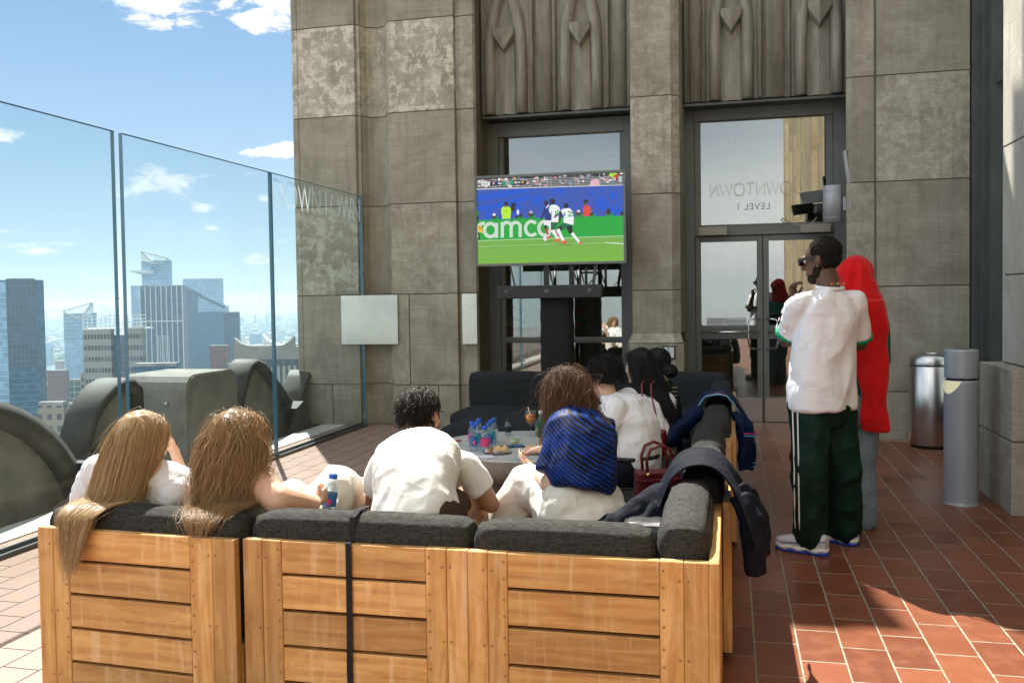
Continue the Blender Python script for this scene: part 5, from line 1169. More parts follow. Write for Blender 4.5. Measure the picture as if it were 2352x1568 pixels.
def strands(name, mat, parent, c, f, u, hs, count, length, seed, fall=None, wave=.0, wfreq=6., rad=.0011, steps=16, bodyc=(), region=None, lift=.012, stiff=.5, wind=(0, 0, 0), stray=.04, clump=0, parting=0.0, taper=.35, ends=None, over=None):
    """long hair: strands rooted on the scalp that slide over the head and fall. c,f,u: head centre, face direction, up. bodyc: (centre, radii) ellipsoids to slide over"""
    r_ = random.Random(seed); f = f.normalized(); rt = f.cross(u).normalized(); u = rt.cross(f).normalized(); down = Vector(fall).normalized() if fall else Vector((0, 0, -1))
    HC = c+(f*-.012+u*.032)*hs; HR = (.077*hs, .098*hs, .088*hs)
    vs = []; fs = []; tone = []; wind = Vector(wind); clumps = [(Vector((r_.uniform(-1, 1), r_.uniform(-1, 1), r_.uniform(-1, 1))), r_.random()) for _ in range(max(1, clump))]
    k = 0; tries = 0
    while k < count and tries < count*30:
        tries += 1; a = r_.uniform(0, 2*math.pi); z = r_.uniform(-.55, 1.0); q = math.sqrt(max(0, 1-z*z)); l = Vector((q*math.cos(a), q*math.sin(a), z))   # x right, y forward, z up
        if region: 
            if not region(l): continue
        elif l.y > .35+.5*l.z*.3 and l.z < .62: continue
        n_ = (rt*l.x+f*l.y+u*l.z).normalized(); lay_ = r_.random(); off = lift*(.35+lay_*1.0)
        p = HC+rt*l.x*(HR[0]+off*.3)+f*l.y*(HR[1]+off*.3)+u*l.z*(HR[2]+off*.3)
        ln = length*(r_.uniform(.80, 1.08) if ends is None else r_.uniform(*ends)); st = ln/steps; side = rt*math.copysign(1, l.x-parting)
        v = (n_*.22+side*.5*max(0, l.z)-f*.6*max(0, l.y+.3)+down*.5).normalized(); pts = [p]; is_stray = r_.random() < stray; ph = r_.uniform(0, 6.28); cl, ct = clumps[k % len(clumps)] if clump else (Vector((0, 0, 0)), .5)
        wv = wave*(1.8 if is_stray else 1.0)*r_.uniform(.6, 1.2); a1 = n_.cross(down).normalized() if n_.cross(down).length > .05 else rt
        for i in range(steps):
            t = i/steps; g = down+wind*(t*(2.2 if is_stray else 1.0))
            if is_stray: g = g+n_*.16*(1-t)
            v = (v*stiff+g*(1-stiff)).normalized(); w_ = a1*math.cos(ph+t*wfreq*ln*10)*wv+n_*math.sin(ph*1.3+t*wfreq*ln*9)*wv*.8
            if clump: nn = noise.noise_vector(Vector((p.x*7+cl.x*9, p.y*7+cl.y*9, p.z*9+cl.z*5))); w_ += nn*wv*1.2
            p = p+(v+w_).normalized()*st
            for (bc, br, bo) in [(HC, HR, off+(.02 if is_stray else 0))]+[(x, y_, .004+lay_*.012) for x, y_ in bodyc]:
                d = p-Vector(bc); 
                if bc is HC: L_ = Vector((d.dot(rt)/(br[0]+bo), d.dot(f)/(br[1]+bo), d.dot(u)/(br[2]+bo)))
                else: L_ = Vector((d.x/(br[0]+bo), d.y/(br[1]+bo), d.z/(br[2]+bo)))
                if L_.length < 1 and L_.length > 1e-4:
                    p = Vector(bc)+d/L_.length
            if over and p.z < over[0]+off*.6 and p.y > over[1]:      # slide over the cushion and the top rail, then hang down outside
                p = V(p.x+(over[2]-p.x)*.07, p.y-st*.95, over[0]+off*.6-.35*max(0, 3.01-p.y))
            elif over and p.y <= over[1]+.02: p.x += (over[2]-p.x)*.075
            pts.append(p.copy())
        m = len(pts); b = len(vs); tn = min(1, max(0, ct*.6+r_.random()*.35)) if clump else r_.random()**1.2
        up = None
        for i in range(m):
            d = (pts[min(i+1, m-1)]-pts[max(i-1, 0)]).normalized(); 
            if up is None: up = Vector((0, 0, 1)) if abs(d.z) < .9 else Vector((0, 1, 0))
            s1 = d.cross(up)
            if s1.length < 1e-5: s1 = d.cross(Vector((.3, 1, .2)))
            s1.normalize(); up = s1.cross(d).normalized(); rr = rad*(1 if not is_stray else .55)*(1-(1-taper)*(i/(m-1))**2)
            for q_ in range(3): a2 = 2.094*q_+ph; vs.append(pts[i]+(s1*math.cos(a2)+up*math.sin(a2))*rr); tone.append(min(1, tn*(.75+.35*i/m)))
        for i in range(m-1):
            for q_ in range(3): fs.append((b+i*3+q_, b+i*3+(q_+1) % 3, b+(i+1)*3+(q_+1) % 3, b+(i+1)*3+q_))
        k += 1
    mb = MB(); mb.add(vs, fs, True); return mb.build(name, mat, parent, tone, recalc=False)
def cap(mb, c, f, u, hs, off=.008, back=True):
    f = f.normalized(); r = f.cross(u).normalized(); u = r.cross(f).normalized()
    oell(mb, c+(f*-.022+u*.040)*hs, r*(.077+off)*hs, f*(.090+off)*hs, u*(.083+off)*hs)
    if back: oell(mb, c+(f*-.045+u*.0)*hs, r*(.066+off)*hs, f*(.062+off)*hs, u*(.075+off)*hs)
def eyes(parent, g):
    for q in (-1, 1):
        m = MB(); m.sphere(g(q*.030, .078, .012), .0125, 10, 8); e = m.build('eye', MT['eye_white'], parent); m = MB(); m.sphere(g(q*.030, .0865, .012), .0055, 8, 6); m.build('iris', MT['eye_dark'], e)
pm('eye_white', (.7, .68, .65), .2); pm('eye_dark', (.02, .012, .01), .15)
def person(label, loc, group=None): return thing('person', label, 'person', loc, 0, group)

def rel(o, t):       # children are modelled in world coordinates; hang them under an Empty that stands at the person's base
    o.matrix_parent_inverse = Matrix.Identity(4)
class Fig:
    """collects one person: everything is modelled in world space and shifted to the Empty at the base"""
    def __init__(s, label, base, group=None): s.t = person(label, base, group); s.base = Vector(base)
    def done(s):
        for o in s.t.children_recursive:
            if o.parent == s.t and not o.get('local'): o.location = o.location-s.base
        return s.t
def torso(mb, P, N_, rh, rs_, w=(.165, .145, .155, .175, .150), d=(.115, .105, .115, .115, .085), bend=(0, 0, 0), off=0, neck=True):
    """P pelvis, N_ neck base, rh/rs_ right vectors of hips and shoulders"""
    P, N_ = Vector(P), Vector(N_); rh, rs_ = Vector(rh).normalized(), Vector(rs_).normalized(); bend = Vector(bend); secs = []
    T = (0, .22, .45, .70, .88); full = (N_-P)
    for i, t in enumerate(T):
        c = P+full*t+bend*math.sin(math.pi*t); ax = full+bend*math.pi*math.cos(math.pi*t); r = (rh*(1-t)+rs_*t); r = (r-ax.normalized()*r.dot(ax.normalized())).normalized(); f = ax.normalized().cross(r).normalized()*-1
        secs.append((c, r, f, w[i]+off, d[i]+off))
    c, r, f = secs[-1][0], secs[-1][1], secs[-1][2]; secs.append((P+full*1.0, r, f, .075+off, .062+off))
    secs.insert(0, (secs[0][0]-(full.normalized())*.07, secs[0][1], secs[0][2], (w[0]+off)*.8, (d[0]+off)*.85))
    loft(mb, secs); return secs

# ------------------------------------------------------------------ the man in the white shirt on the near sofa
def p_shirt():
    F = Fig('man in a white short-sleeved shirt and brown shorts, seen from behind, leaning forward', (-1.47, 3.65, .42))
    P = wy(955, 1178, 3.62); Nk = wy(972, 1012, 4.00); r = V(.985, -.17, 0); hc = wy(968, 952, 4.12); hf = V(.35, .92, -.12); hu = V(0, .25, 1)
    sR = wy(1070, 1072, 3.96); sL = wy(878, 1068, 3.92); eR = wy(1128, 1158, 4.02); wR = wy(1062, 1128, 4.25); eL = wy(856, 1168, 3.98); wL = wy(935, 1190, 4.35)
    kR = wy(1098, 1140, 4.30); aR = V(-1.12, 4.42, .10); kL = wy(915, 1165, 4.15); aL = V(-1.5, 4.25, .10)
    b = MB(); torso(b, P, Nk, r, r, bend=(0, -.05, .03)); b.tube([Nk-V(0, .03, .05), Nk, hc-V(0, .0, .06)], [.064, .058, .056], 12)
    g = head_shapes(b, hc, hf, hu, .97)
    for s_, e, w in ((sR, eR, wR), (sL, eL, wL)): limb_(b, [s_, s_.lerp(e, .5), e], [.058, .052, .040]); limb_(b, [e, e.lerp(w, .35), w], [.040, .043, .026])
    hand(b, wR, (wL-wR), V(0, -.2, -1), V(0, 1, .2), .97, .5); hand(b, wL, V(.6, .4, -.2), V(0, -.2, -1), V(0, 1, 0), .97, .5)
    for h, k, a in ((P+r*.10+V(0, .03, -.03), kR, aR), (P-r*.10+V(0, .03, -.03), kL, aL)): limb_(b, [h, h.lerp(k, .5), k], [.088, .082, .062]); limb_(b, [k, k.lerp(a, .35), a], [.058, .060, .036]); limb_(b, [a, a+V(.04, .13, -.05), a+V(.06, .19, -.06)], [.036, .036, .026])
    fuse(b, 'body', S_tan, F.t, .0065, 3)
    s = MB(); torso(s, P, Nk-V(0, 0, .005), r, r, w=(.180, .172, .180, .190, .135), d=(.135, .125, .13, .125, .09), bend=(0, -.06, .03), off=.008)
    for q, e in ((sR, eR), (sL, eL)): limb_(s, [q.lerp(Nk, .8)+V(0, 0, -.03), q.lerp(Nk, .4)+V(0, 0, -.01), q], [.056, .062, .066]); s.tube([q, q.lerp(e, .55), q.lerp(e, .62)], [.066, .068, .070], 16)
    s.tube([Nk-V(0, .005, .02), Nk+V(.0, .02, .028)], [.088, .070], 18)
    sh = fuse(s, 'shirt', C_white, F.t, .0075, 10, [(7, 7, 5, .006, 'r'), (16, 16, 9, .0022, 'n')], 3)
    m = MB(); m.tube([Nk+V(math.cos(R(a))*.072, -.0+math.sin(R(a))*.060, .030+.016*math.sin(R(a))) for a in range(175, 366, 10)], .011, 8, flat=1.6); m.build('collar', C_white, sh)
    m = MB(); 
    for p, q in ((sL, sR),): m.tube([Nk+V(-.13, -.095, -.055), Nk+V(-.05, -.108, -.045), Nk+V(.05, -.115, -.05), Nk+V(.13, -.118, -.065)], .0028, 6)
    m.build('yoke_seam', C_white, sh)
    s = MB(); limb_(s, [P+r*.09, kR.lerp(P+r*.1, .66)], [.112, .086]); limb_(s, [P-r*.09, kL.lerp(P-r*.1, .60)], [.115, .09]); oell(s, P, r*.175, V(0, .125, 0), V(0, 0, .09)); fuse(s, 'shorts', C_brown, F.t, .009, 3, [(9, 9, 9, .005, 'r')], 5)
    h = MB(); cap(h, hc, hf, hu, .97, .010); hair = fuse(h, 'hair', H_blk2, F.t, .006, 3)
    hair.data.color_attributes.new('tone', 'FLOAT_COLOR', 'POINT')
    f2 = hf.normalized()
    strands('hair_lock', H_blk2, hair, hc, hf, hu, 1.0, 3200, .075, 11, fall=tuple(-f2*.55+V(.15, 0, -.75)), wave=.42, wfreq=4, rad=.0014, steps=9, lift=.011, stiff=.5, clump=60, region=lambda l: l.z > -.45 and l.y < .55+.3*l.z and not (l.z < .25 and l.y > -.02), ends=(.5, 1.1), stray=.03)
    m = MB(); q = g(.083, -.01, .012); m.tube([q, g(.080, .05, .014), g(.068, .088, .012)], .0028, 6); m.tube([g(.03+.022*math.cos(R(a)), .103-.0002*abs(a-180), .006+.02*math.sin(R(a))) for a in range(0, 360, 30)], .0028, 6, closed=True); m.tube([g(-.03+.022*math.cos(R(a)), .103, .006+.02*math.sin(R(a))) for a in range(0, 360, 30)], .0028, 6, closed=True); m.build('glasses', pm('tortoiseshell', (.10, .035, .01), .3), F.t)
    bd = MB(); oell(bd, g(0, .052, -.082), hf.normalized()*.038, V(.040, 0, 0), V(0, 0, .032)); oell(bd, g(.052, .012, -.05), hf.normalized()*.022, V(.012, 0, 0), V(0, 0, .038)); fuse(bd, 'beard', H_blk2, F.t, .005, 2); eyes(F.t, g)
    return F.done()
p_shirt()

# ------------------------------------------------------------------ the woman in the striped blue jersey
def p_jersey():
    F = Fig('seated woman with windblown brown hair, striped blue jersey and cream trousers', (-.78, 3.95, .42))
    P = wy(1335, 1150, 3.98); Nk = wy(1322, 952, 4.18); f0 = V(-.80, .60, 0).normalized(); r = V(f0.y, -f0.x, 0)*1.0; r = f0.cross(V(0, 0, 1)).normalized()
    hc = wy(1300, 903, 4.22); hf = V(-.86, .50, -.22); hu = V(-.12, .08, 1)
    sR = Nk+r*.165+V(0, 0, -.035); sL = Nk-r*.165+V(0, 0, -.035)
    eL = wy(1262, 1118, 3.92); wL = wy(1218, 1072, 4.25)       # near arm, left one
    sL = wy(1284, 990, 4.02); sR = wy(1388, 982, 4.34)
    eR = wy(1290, 1075, 4.45); wR = wy(1245, 1030, 4.72)
    kL = wy(1215, 1110, 4.20); aL = V(-1.18, 4.30, .10); kR = V(-1.02, 4.55, .50); aR = V(-1.05, 4.6, .1)
    b = MB(); torso(b, P, Nk, r, r, w=(.165, .125, .130, .150, .125), d=(.12, .09, .105, .10, .075), bend=(.02, -.02, 0)); b.tube([Nk-V(0, 0, .05), Nk, hc-V(0, 0, .05)], [.055, .048, .046], 12); g = head_shapes(b, hc, hf, hu, .93)
    for s_, e, w in ((sR, eR, wR), (sL, eL, wL)): limb_(b, [s_, s_.lerp(e, .5), e], [.046, .041, .033]); limb_(b, [e, e.lerp(w, .35), w], [.034, .034, .021])
    hand(b, wL, V(-.55, .75, .22), V(.4, .3, .6), V(-.1, .0, 1), .9, .35); hand(b, wR, V(-.85, .35, -.12), V(0, -.1, -1), V(.2, -1, .1), .9, .55)
    for h, k, a in ((P+r*.09, kR, aR), (P-r*.09, kL, aL)): limb_(b, [h, h.lerp(k, .5), k], [.085, .075, .055]); limb_(b, [k, a], [.05, .034]); limb_(b, [a, a+V(-.1, .12, -.05)], [.034, .028])
    fuse(b, 'body', S_mid, F.t, .0062, 3)
    s = MB(); torso(s, P+V(0, 0, .105), Nk-V(0, 0, .01), r, r, w=(.155, .150, .150, .165, .128), d=(.125, .118, .12, .115, .085), bend=(.02, -.03, 0), off=.012)
    for q, e in ((sR, eR), (sL, eL)): limb_(s, [q.lerp(Nk, .7)+V(0, 0, -.015), q.lerp(Nk, .35), q], [.050, .056, .058]); s.tube([q, q.lerp(e, .5), q.lerp(e, .74)], [.062, .068, .072], 16)
    fuse(s, 'jersey', C_jersey, F.t, .007, 5, [(8, 8, 5, .006, 'r'), (18, 18, 10, .002, 'n')], 8)
    s = MB(); hb = P+V(0, 0, -.035)
    oell(s, hb, r*.205, f0*.165, V(0, 0, .125)); oell(s, hb+V(.03, -.03, -.02), r*.20, f0*.16, V(0, 0, .10)); limb_(s, [hb-r*.085, kL.lerp(hb, .5)+V(0, -.01, -.01), kL], [.135, .125, .098]); limb_(s, [hb+r*.085, kR], [.13, .09]); limb_(s, [kL+V(0, 0, -.01), kL.lerp(aL, .5)+V(-.02, -.05, 0), aL+V(0, -.02, .05)], [.10, .12, .125]); limb_(s, [kR, aR], [.09, .11])
    tr = fuse(s, 'trousers', C_cream, F.t, .0085, 5, [(6, 6, 6, .010, 'r'), (15, 15, 12, .003, 'n')], 12)
    m = MB(); m.tube([hb+V(.0, -.165, .10), hb+V(.01, -.175, .02), hb+V(.01, -.17, -.06)], .0022, 5); m.build('seam', C_cream, tr)
    h = MB(); cap(h, hc, hf, hu, .93, .000); oell(h, hc+V(.045, -.05, -.06), V(.055, 0, 0), V(0, .05, 0), V(0, 0, .10)); oell(h, hc+V(.055, -.06, -.16), V(.04, 0, 0), V(0, .03, 0), V(0, 0, .08)); hair = fuse(h, 'hair', H_dark, F.t, .007, 3, [(14, 14, 6, .008, 'r')], 2)
    back = [(tuple(Nk+V(.01, .02, -.17)), (.175, .175, .20))]
    strands('hair_lock', H_dark, hair, hc, hf, hu, .93, 3000, .40, 21, fall=(.10, -.12, -1), wave=.42, wfreq=2.6, rad=.0011, steps=22, bodyc=back, lift=.014, stiff=.6, wind=(-.08, -.02, .0), stray=.08, clump=46, ends=(.45, 1.05))
    m = MB(); w0 = wL.lerp(eL, .35); d = (eL-wL).normalized(); a1 = d.cross(V(0, 0, 1)).normalized(); a2 = a1.cross(d); m.tube([w0+a1*.033*math.cos(R(a))+a2*.033*math.sin(R(a)) for a in range(0, 360, 20)], .0018, 5, closed=True); m.build('bracelet', pm('gold', (.8, .55, .2), .25, 1), F.t); eyes(F.t, g)
    return F.done()
p_jersey()

# ------------------------------------------------------------------ the man with black hair and the white dress shirt
def p_dress():
    F = Fig('seated man with short black hair, white dress shirt and dark trousers', (-.42, 5.25, .42))
    P = wy(1452, 1062, 5.20); Nk = wy(1402, 920, 5.30); f0 = V(-.93, .35, 0).normalized(); r = f0.cross(V(0, 0, 1)).normalized(); hc = wy(1389, 866, 5.36); hf = V(-.80, .55, -.28); hu = V(-.2, .1, 1)
    sL = wy(1412, 938, 5.12); sR = wy(1440, 918, 5.50); eL = wy(1372, 1040, 5.05); wL = wy(1290, 1045, 5.35); eR = V(-.85, 5.6, .70); wR = V(-1.05, 5.65, .60)
    kL = V(-.90, 5.2, .50); kR = V(-.90, 5.42, .50)
    b = MB(); torso(b, P, Nk, r, r, bend=(.05, 0, .03)); b.tube([Nk-V(0, 0, .05), Nk, hc-V(0, 0, .04)], [.06, .052, .050], 12); g = head_shapes(b, hc, hf, hu, .98)
    for s_, e, w in ((sR, eR, wR), (sL, eL, wL)): limb_(b, [s_, e], [.052, .038]); limb_(b, [e, w], [.04, .025])
    hand(b, wL, V(-1, .1, -.1), V(0, -.1, -1), V(0, 1, 0), .95, .6); hand(b, wR, V(-1, .1, -.1), V(0, -.1, -1), V(0, -1, 0), .95, .6)
    for h, k in ((P+r*.09, kR), (P-r*.09, kL)): limb_(b, [h, k], [.085, .06]); limb_(b, [k, V(k.x-.05, k.y, .1)], [.055, .035]); limb_(b, [V(k.x-.05, k.y, .1), V(k.x-.18, k.y, .04)], [.035, .028])
    fuse(b, 'body', S_mid, F.t, .0065, 3)
    s = MB(); torso(s, P+V(0, 0, .02), Nk-V(0, 0, .01), r, r, w=(.165, .165, .168, .175, .14), d=(.135, .130, .13, .125, .09), bend=(.06, -.0, .03), off=.012)
    for q, e, w in ((sR, eR, wR), (sL, eL, wL)): limb_(s, [q.lerp(Nk, .4), q], [.06, .074]); limb_(s, [q, q.lerp(e, .5), e], [.076, .070, .056]); limb_(s, [e, w], [.055, .038])
    sh = fuse(s, 'shirt', C_white2, F.t, .0075, 8, [(7, 7, 6, .008, 'r'), (16, 16, 12, .0025, 'n')], 31)
    m = MB(); m.tube([Nk+V(.0, .0, .012)+r*.064*math.cos(R(a))+f0*.056*math.sin(R(a)) for a in range(150, 391, 12)], .013, 8, flat=1.9); m.build('collar', C_white2, sh)
    s = MB(); oell(s, P+V(0, 0, -.05), r*.18, f0*.15, V(0, 0, .10)); limb_(s, [P-r*.09+V(0, 0, -.02), kL], [.105, .08]); limb_(s, [P+r*.09+V(0, 0, -.02), kR], [.105, .08]); limb_(s, [kL, V(kL.x-.04, kL.y, .13)], [.078, .065]); limb_(s, [kR, V(kR.x-.04, kR.y, .13)], [.078, .065]); tr = fuse(s, 'trousers', C_navy, F.t, .009, 3, [(9, 9, 9, .004, 'r')], 4)
    m = MB(); m.tube([P+V(0, 0, .045)+r*.178*math.cos(R(a))+f0*.148*math.sin(R(a)) for a in range(0, 360, 12)], .008, 6, closed=True, flat=1.8); m.build('belt', M_black, tr)
    h = MB(); cap(h, hc, hf, hu, .98, .014, False); oell(h, hc-hf.normalized()*.04+V(0, 0, -.0), V(.075, 0, 0), V(0, .075, 0), V(0, 0, .055)); hair = fuse(h, 'hair', H_black, F.t, .006, 3)
    strands('hair_lock', H_black, hair, hc, hf, hu, .98, 1500, .11, 41, fall=(.1, -.1, -1), wave=.16, rad=.0017, steps=10, lift=.020, stiff=.62, clump=50, region=lambda l: l.z > .0 and not (l.z < .35 and l.y > .25), ends=(.5, 1.05), stray=.03); eyes(F.t, g)
    return F.done()
p_dress()

# ------------------------------------------------------------------ the woman with long black hair and a shoulder bag
def p_long():
    F = Fig('woman with very long straight black hair and sunglasses pushed up on her head', (-.38, 6.15, .42))
    P = wy(1500, 1010, 6.10); Nk = wy(1490, 905, 6.20); f0 = V(-.90, .42, 0).normalized(); r = f0.cross(V(0, 0, 1)).normalized(); hc = wy(1468, 842, 6.28); hf = V(-.85, .45, -.1); hu = V(-.05, .05, 1)
    sL = wy(1468, 930, 6.05); sR = wy(1530, 925, 6.35); eL = wy(1475, 1010, 5.98); wL = wy(1440, 1010, 6.25); eR = V(-.62, 6.5, .65); wR = V(-.80, 6.45, .6); kL = V(-.82, 6.15, .50); kR = V(-.82, 6.35, .50)
    b = MB(); torso(b, P, Nk, r, r, w=(.155, .12, .125, .145, .12), d=(.115, .09, .10, .095, .07)); b.tube([Nk-V(0, 0, .05), Nk, hc-V(0, 0, .04)], [.052, .046, .044], 12); g = head_shapes(b, hc, hf, hu, .94)
    for s_, e, w in ((sR, eR, wR), (sL, eL, wL)): limb_(b, [s_, e], [.045, .032]); limb_(b, [e, w], [.032, .021])
    hand(b, wL, V(-1, .2, -.1), V(0, -.1, -1), V(0, 1, 0), .88, .6); hand(b, wR, V(-1, .1, -.1), V(0, -.1, -1), V(0, -1, 0), .88, .6)
    for h, k in ((P+r*.08, kR), (P-r*.08, kL)): limb_(b, [h, k], [.08, .055]); limb_(b, [k, V(k.x-.05, k.y, .1)], [.05, .033]); limb_(b, [V(k.x-.05, k.y, .1), V(k.x-.16, k.y, .04)], [.033, .026])
    fuse(b, 'body', S_mid, F.t, .007, 3)
    s = MB(); torso(s, P, Nk-V(0, 0, .01), r, r, w=(.165, .15, .15, .16, .125), d=(.13, .12, .12, .11, .08), off=.012)
    for q, e, w in ((sR, eR, wR), (sL, eL, wL)): limb_(s, [q.lerp(Nk, .4), q], [.055, .066]); limb_(s, [q, e], [.07, .062]); limb_(s, [e, w], [.062, .045])
    fuse(s, 'shirt', C_white2, F.t, .008, 4, [(7, 7, 6, .008, 'r'), (16, 16, 12, .003, 'n')], 51)
    s = MB(); oell(s, P+V(0, 0, -.06), r*.175, f0*.15, V(0, 0, .10)); limb_(s, [P-r*.08+V(0, 0, -.03), kL], [.10, .08]); limb_(s, [P+r*.08+V(0, 0, -.03), kR], [.10, .08]); limb_(s, [kL, V(kL.x-.04, kL.y, .1)], [.08, .09]); limb_(s, [kR, V(kR.x-.04, kR.y, .1)], [.08, .09]); fuse(s, 'trousers', C_cream, F.t, .009, 4, [(8, 8, 8, .008, 'r')], 6)
    h = MB(); cap(h, hc, hf, hu, .95, .014); limb_(h, [hc+V(.02, -.04, -.02), hc+V(.07, -.10, -.17), hc+V(.13, -.165, -.36)], [.066, .062, .045]); hair = fuse(h, 'hair', H_black, F.t, .007, 4, [(30, 30, 3, .004, 'r')], 2)
    strands('hair_lock', H_black, hair, hc, hf, hu, .96, 2200, .66, 52, fall=(.20, -.14, -1), wave=.05, rad=.0016, steps=20, lift=.010, stiff=.75, stray=.03, clump=30, bodyc=[(tuple(Nk+V(.01, .0, -.2)), (.165, .185, .24))], ends=(.75, 1.05))
    m = MB(); 
    for q in (-1, 1): oell(m, g(q*.035, .055, .105), V(.028, 0, 0), V(0, .012, .008), V(0, -.006, .018)); m.tube([g(q*.068, .05, .10), g(q*.082, -.01, .06), g(q*.082, -.05, .03)], .003, 5)
    m.tube([g(-.06, .062, .108), g(.06, .062, .108)], .003, 5); m.build('sunglasses', M_black, F.t); eyes(F.t, g)
    return F.done()
p_long()
# ------------------------------------------------------------------ the guest with a hair bun, mostly hidden
def p_bun():
    F = Fig('guest with a curly black bun and dark green jersey, mostly hidden', (-.35, 7.05, .42))
    P = wy(1530, 985, 7.05); Nk = wy(1518, 872, 7.05); f0 = V(-.95, -.1, 0).normalized(); r = f0.cross(V(0, 0, 1)).normalized(); hc = wy(1506, 838, 7.05); hf = V(-1, -.1, -.1); hu = V(0, 0, 1)
    b = MB(); torso(b, P, Nk, r, r, w=(.155, .12, .125, .145, .12), d=(.115, .09, .10, .095, .07)); b.tube([Nk-V(0, 0, .05), Nk, hc-V(0, 0, .03)], [.052, .05, .048], 12); g = head_shapes(b, hc, hf, hu, .95)
    for q in (-1, 1): s_ = Nk+r*.16*q-V(0, 0, .05); e = s_+V(-.12, 0, -.26); limb_(b, [s_, e], [.046, .034]); w = e+V(-.22, 0, .02); limb_(b, [e, w], [.034, .022]); hand(b, w, V(-1, 0, -.1), V(0, 0, -1), V(0, -q, 0), .9, .5); k = P+r*.09*q+V(-.45, 0, -.02); limb_(b, [P+r*.09*q, k], [.08, .055]); limb_(b, [k, V(k.x-.05, k.y, .08)], [.05, .033]); limb_(b, [V(k.x-.05, k.y, .08), V(k.x-.16, k.y, .04)], [.033, .026])
    fuse(b, 'body', S_tan, F.t, .0075, 3)
    s = MB(); torso(s, P, Nk-V(0, 0, .01), r, r, w=(.16, .14, .15, .165, .135), d=(.13, .115, .12, .11, .08), off=.012)
    for q in (-1, 1): s_ = Nk+r*.16*q-V(0, 0, .05); e = s_+V(-.12, 0, -.26); limb_(s, [s_, e], [.07, .062])
    sh = fuse(s, 'jersey', C_dkgr, F.t, .008, 4, [(8, 8, 6, .006, 'r')], 7)
    m = MB(); m.tube([Nk+V(0, 0, .018)+r*.064*math.cos(R(a))+f0*.056*math.sin(R(a)) for a in range(0, 360, 15)], .013, 8, closed=True, flat=1.9); m.build('collar', C_tan, sh)
    m = MB()
    for k in range(7): m.tube([Nk+V(.06, -.13-.01*k, -.05-.03*k), Nk+V(.13, -.11-.01*k, -.045-.03*k)], .004, 5)
    m.build('sleeve_stripe', C_tan, sh)
    s = MB(); oell(s, P+V(0, 0, -.06), r*.175, f0*.15, V(0, 0, .10))
    for q in (-1, 1): k = P+r*.09*q+V(-.45, 0, -.02); limb_(s, [P+r*.09*q, k], [.10, .075]); limb_(s, [k, V(k.x-.04, k.y, .11)], [.074, .065])
    fuse(s, 'trousers', C_navy, F.t, .009, 3)
    h = MB(); cap(h, hc, hf, hu, .96, .014); oell(h, wy(1540, 852, 7.0), V(.055, 0, 0), V(0, .05, 0), V(0, 0, .05)); fuse(h, 'hair', H_black, F.t, .006, 2, [(40, 40, 40, .006, 'r')], 2); eyes(F.t, g)
    return F.done()
p_bun()

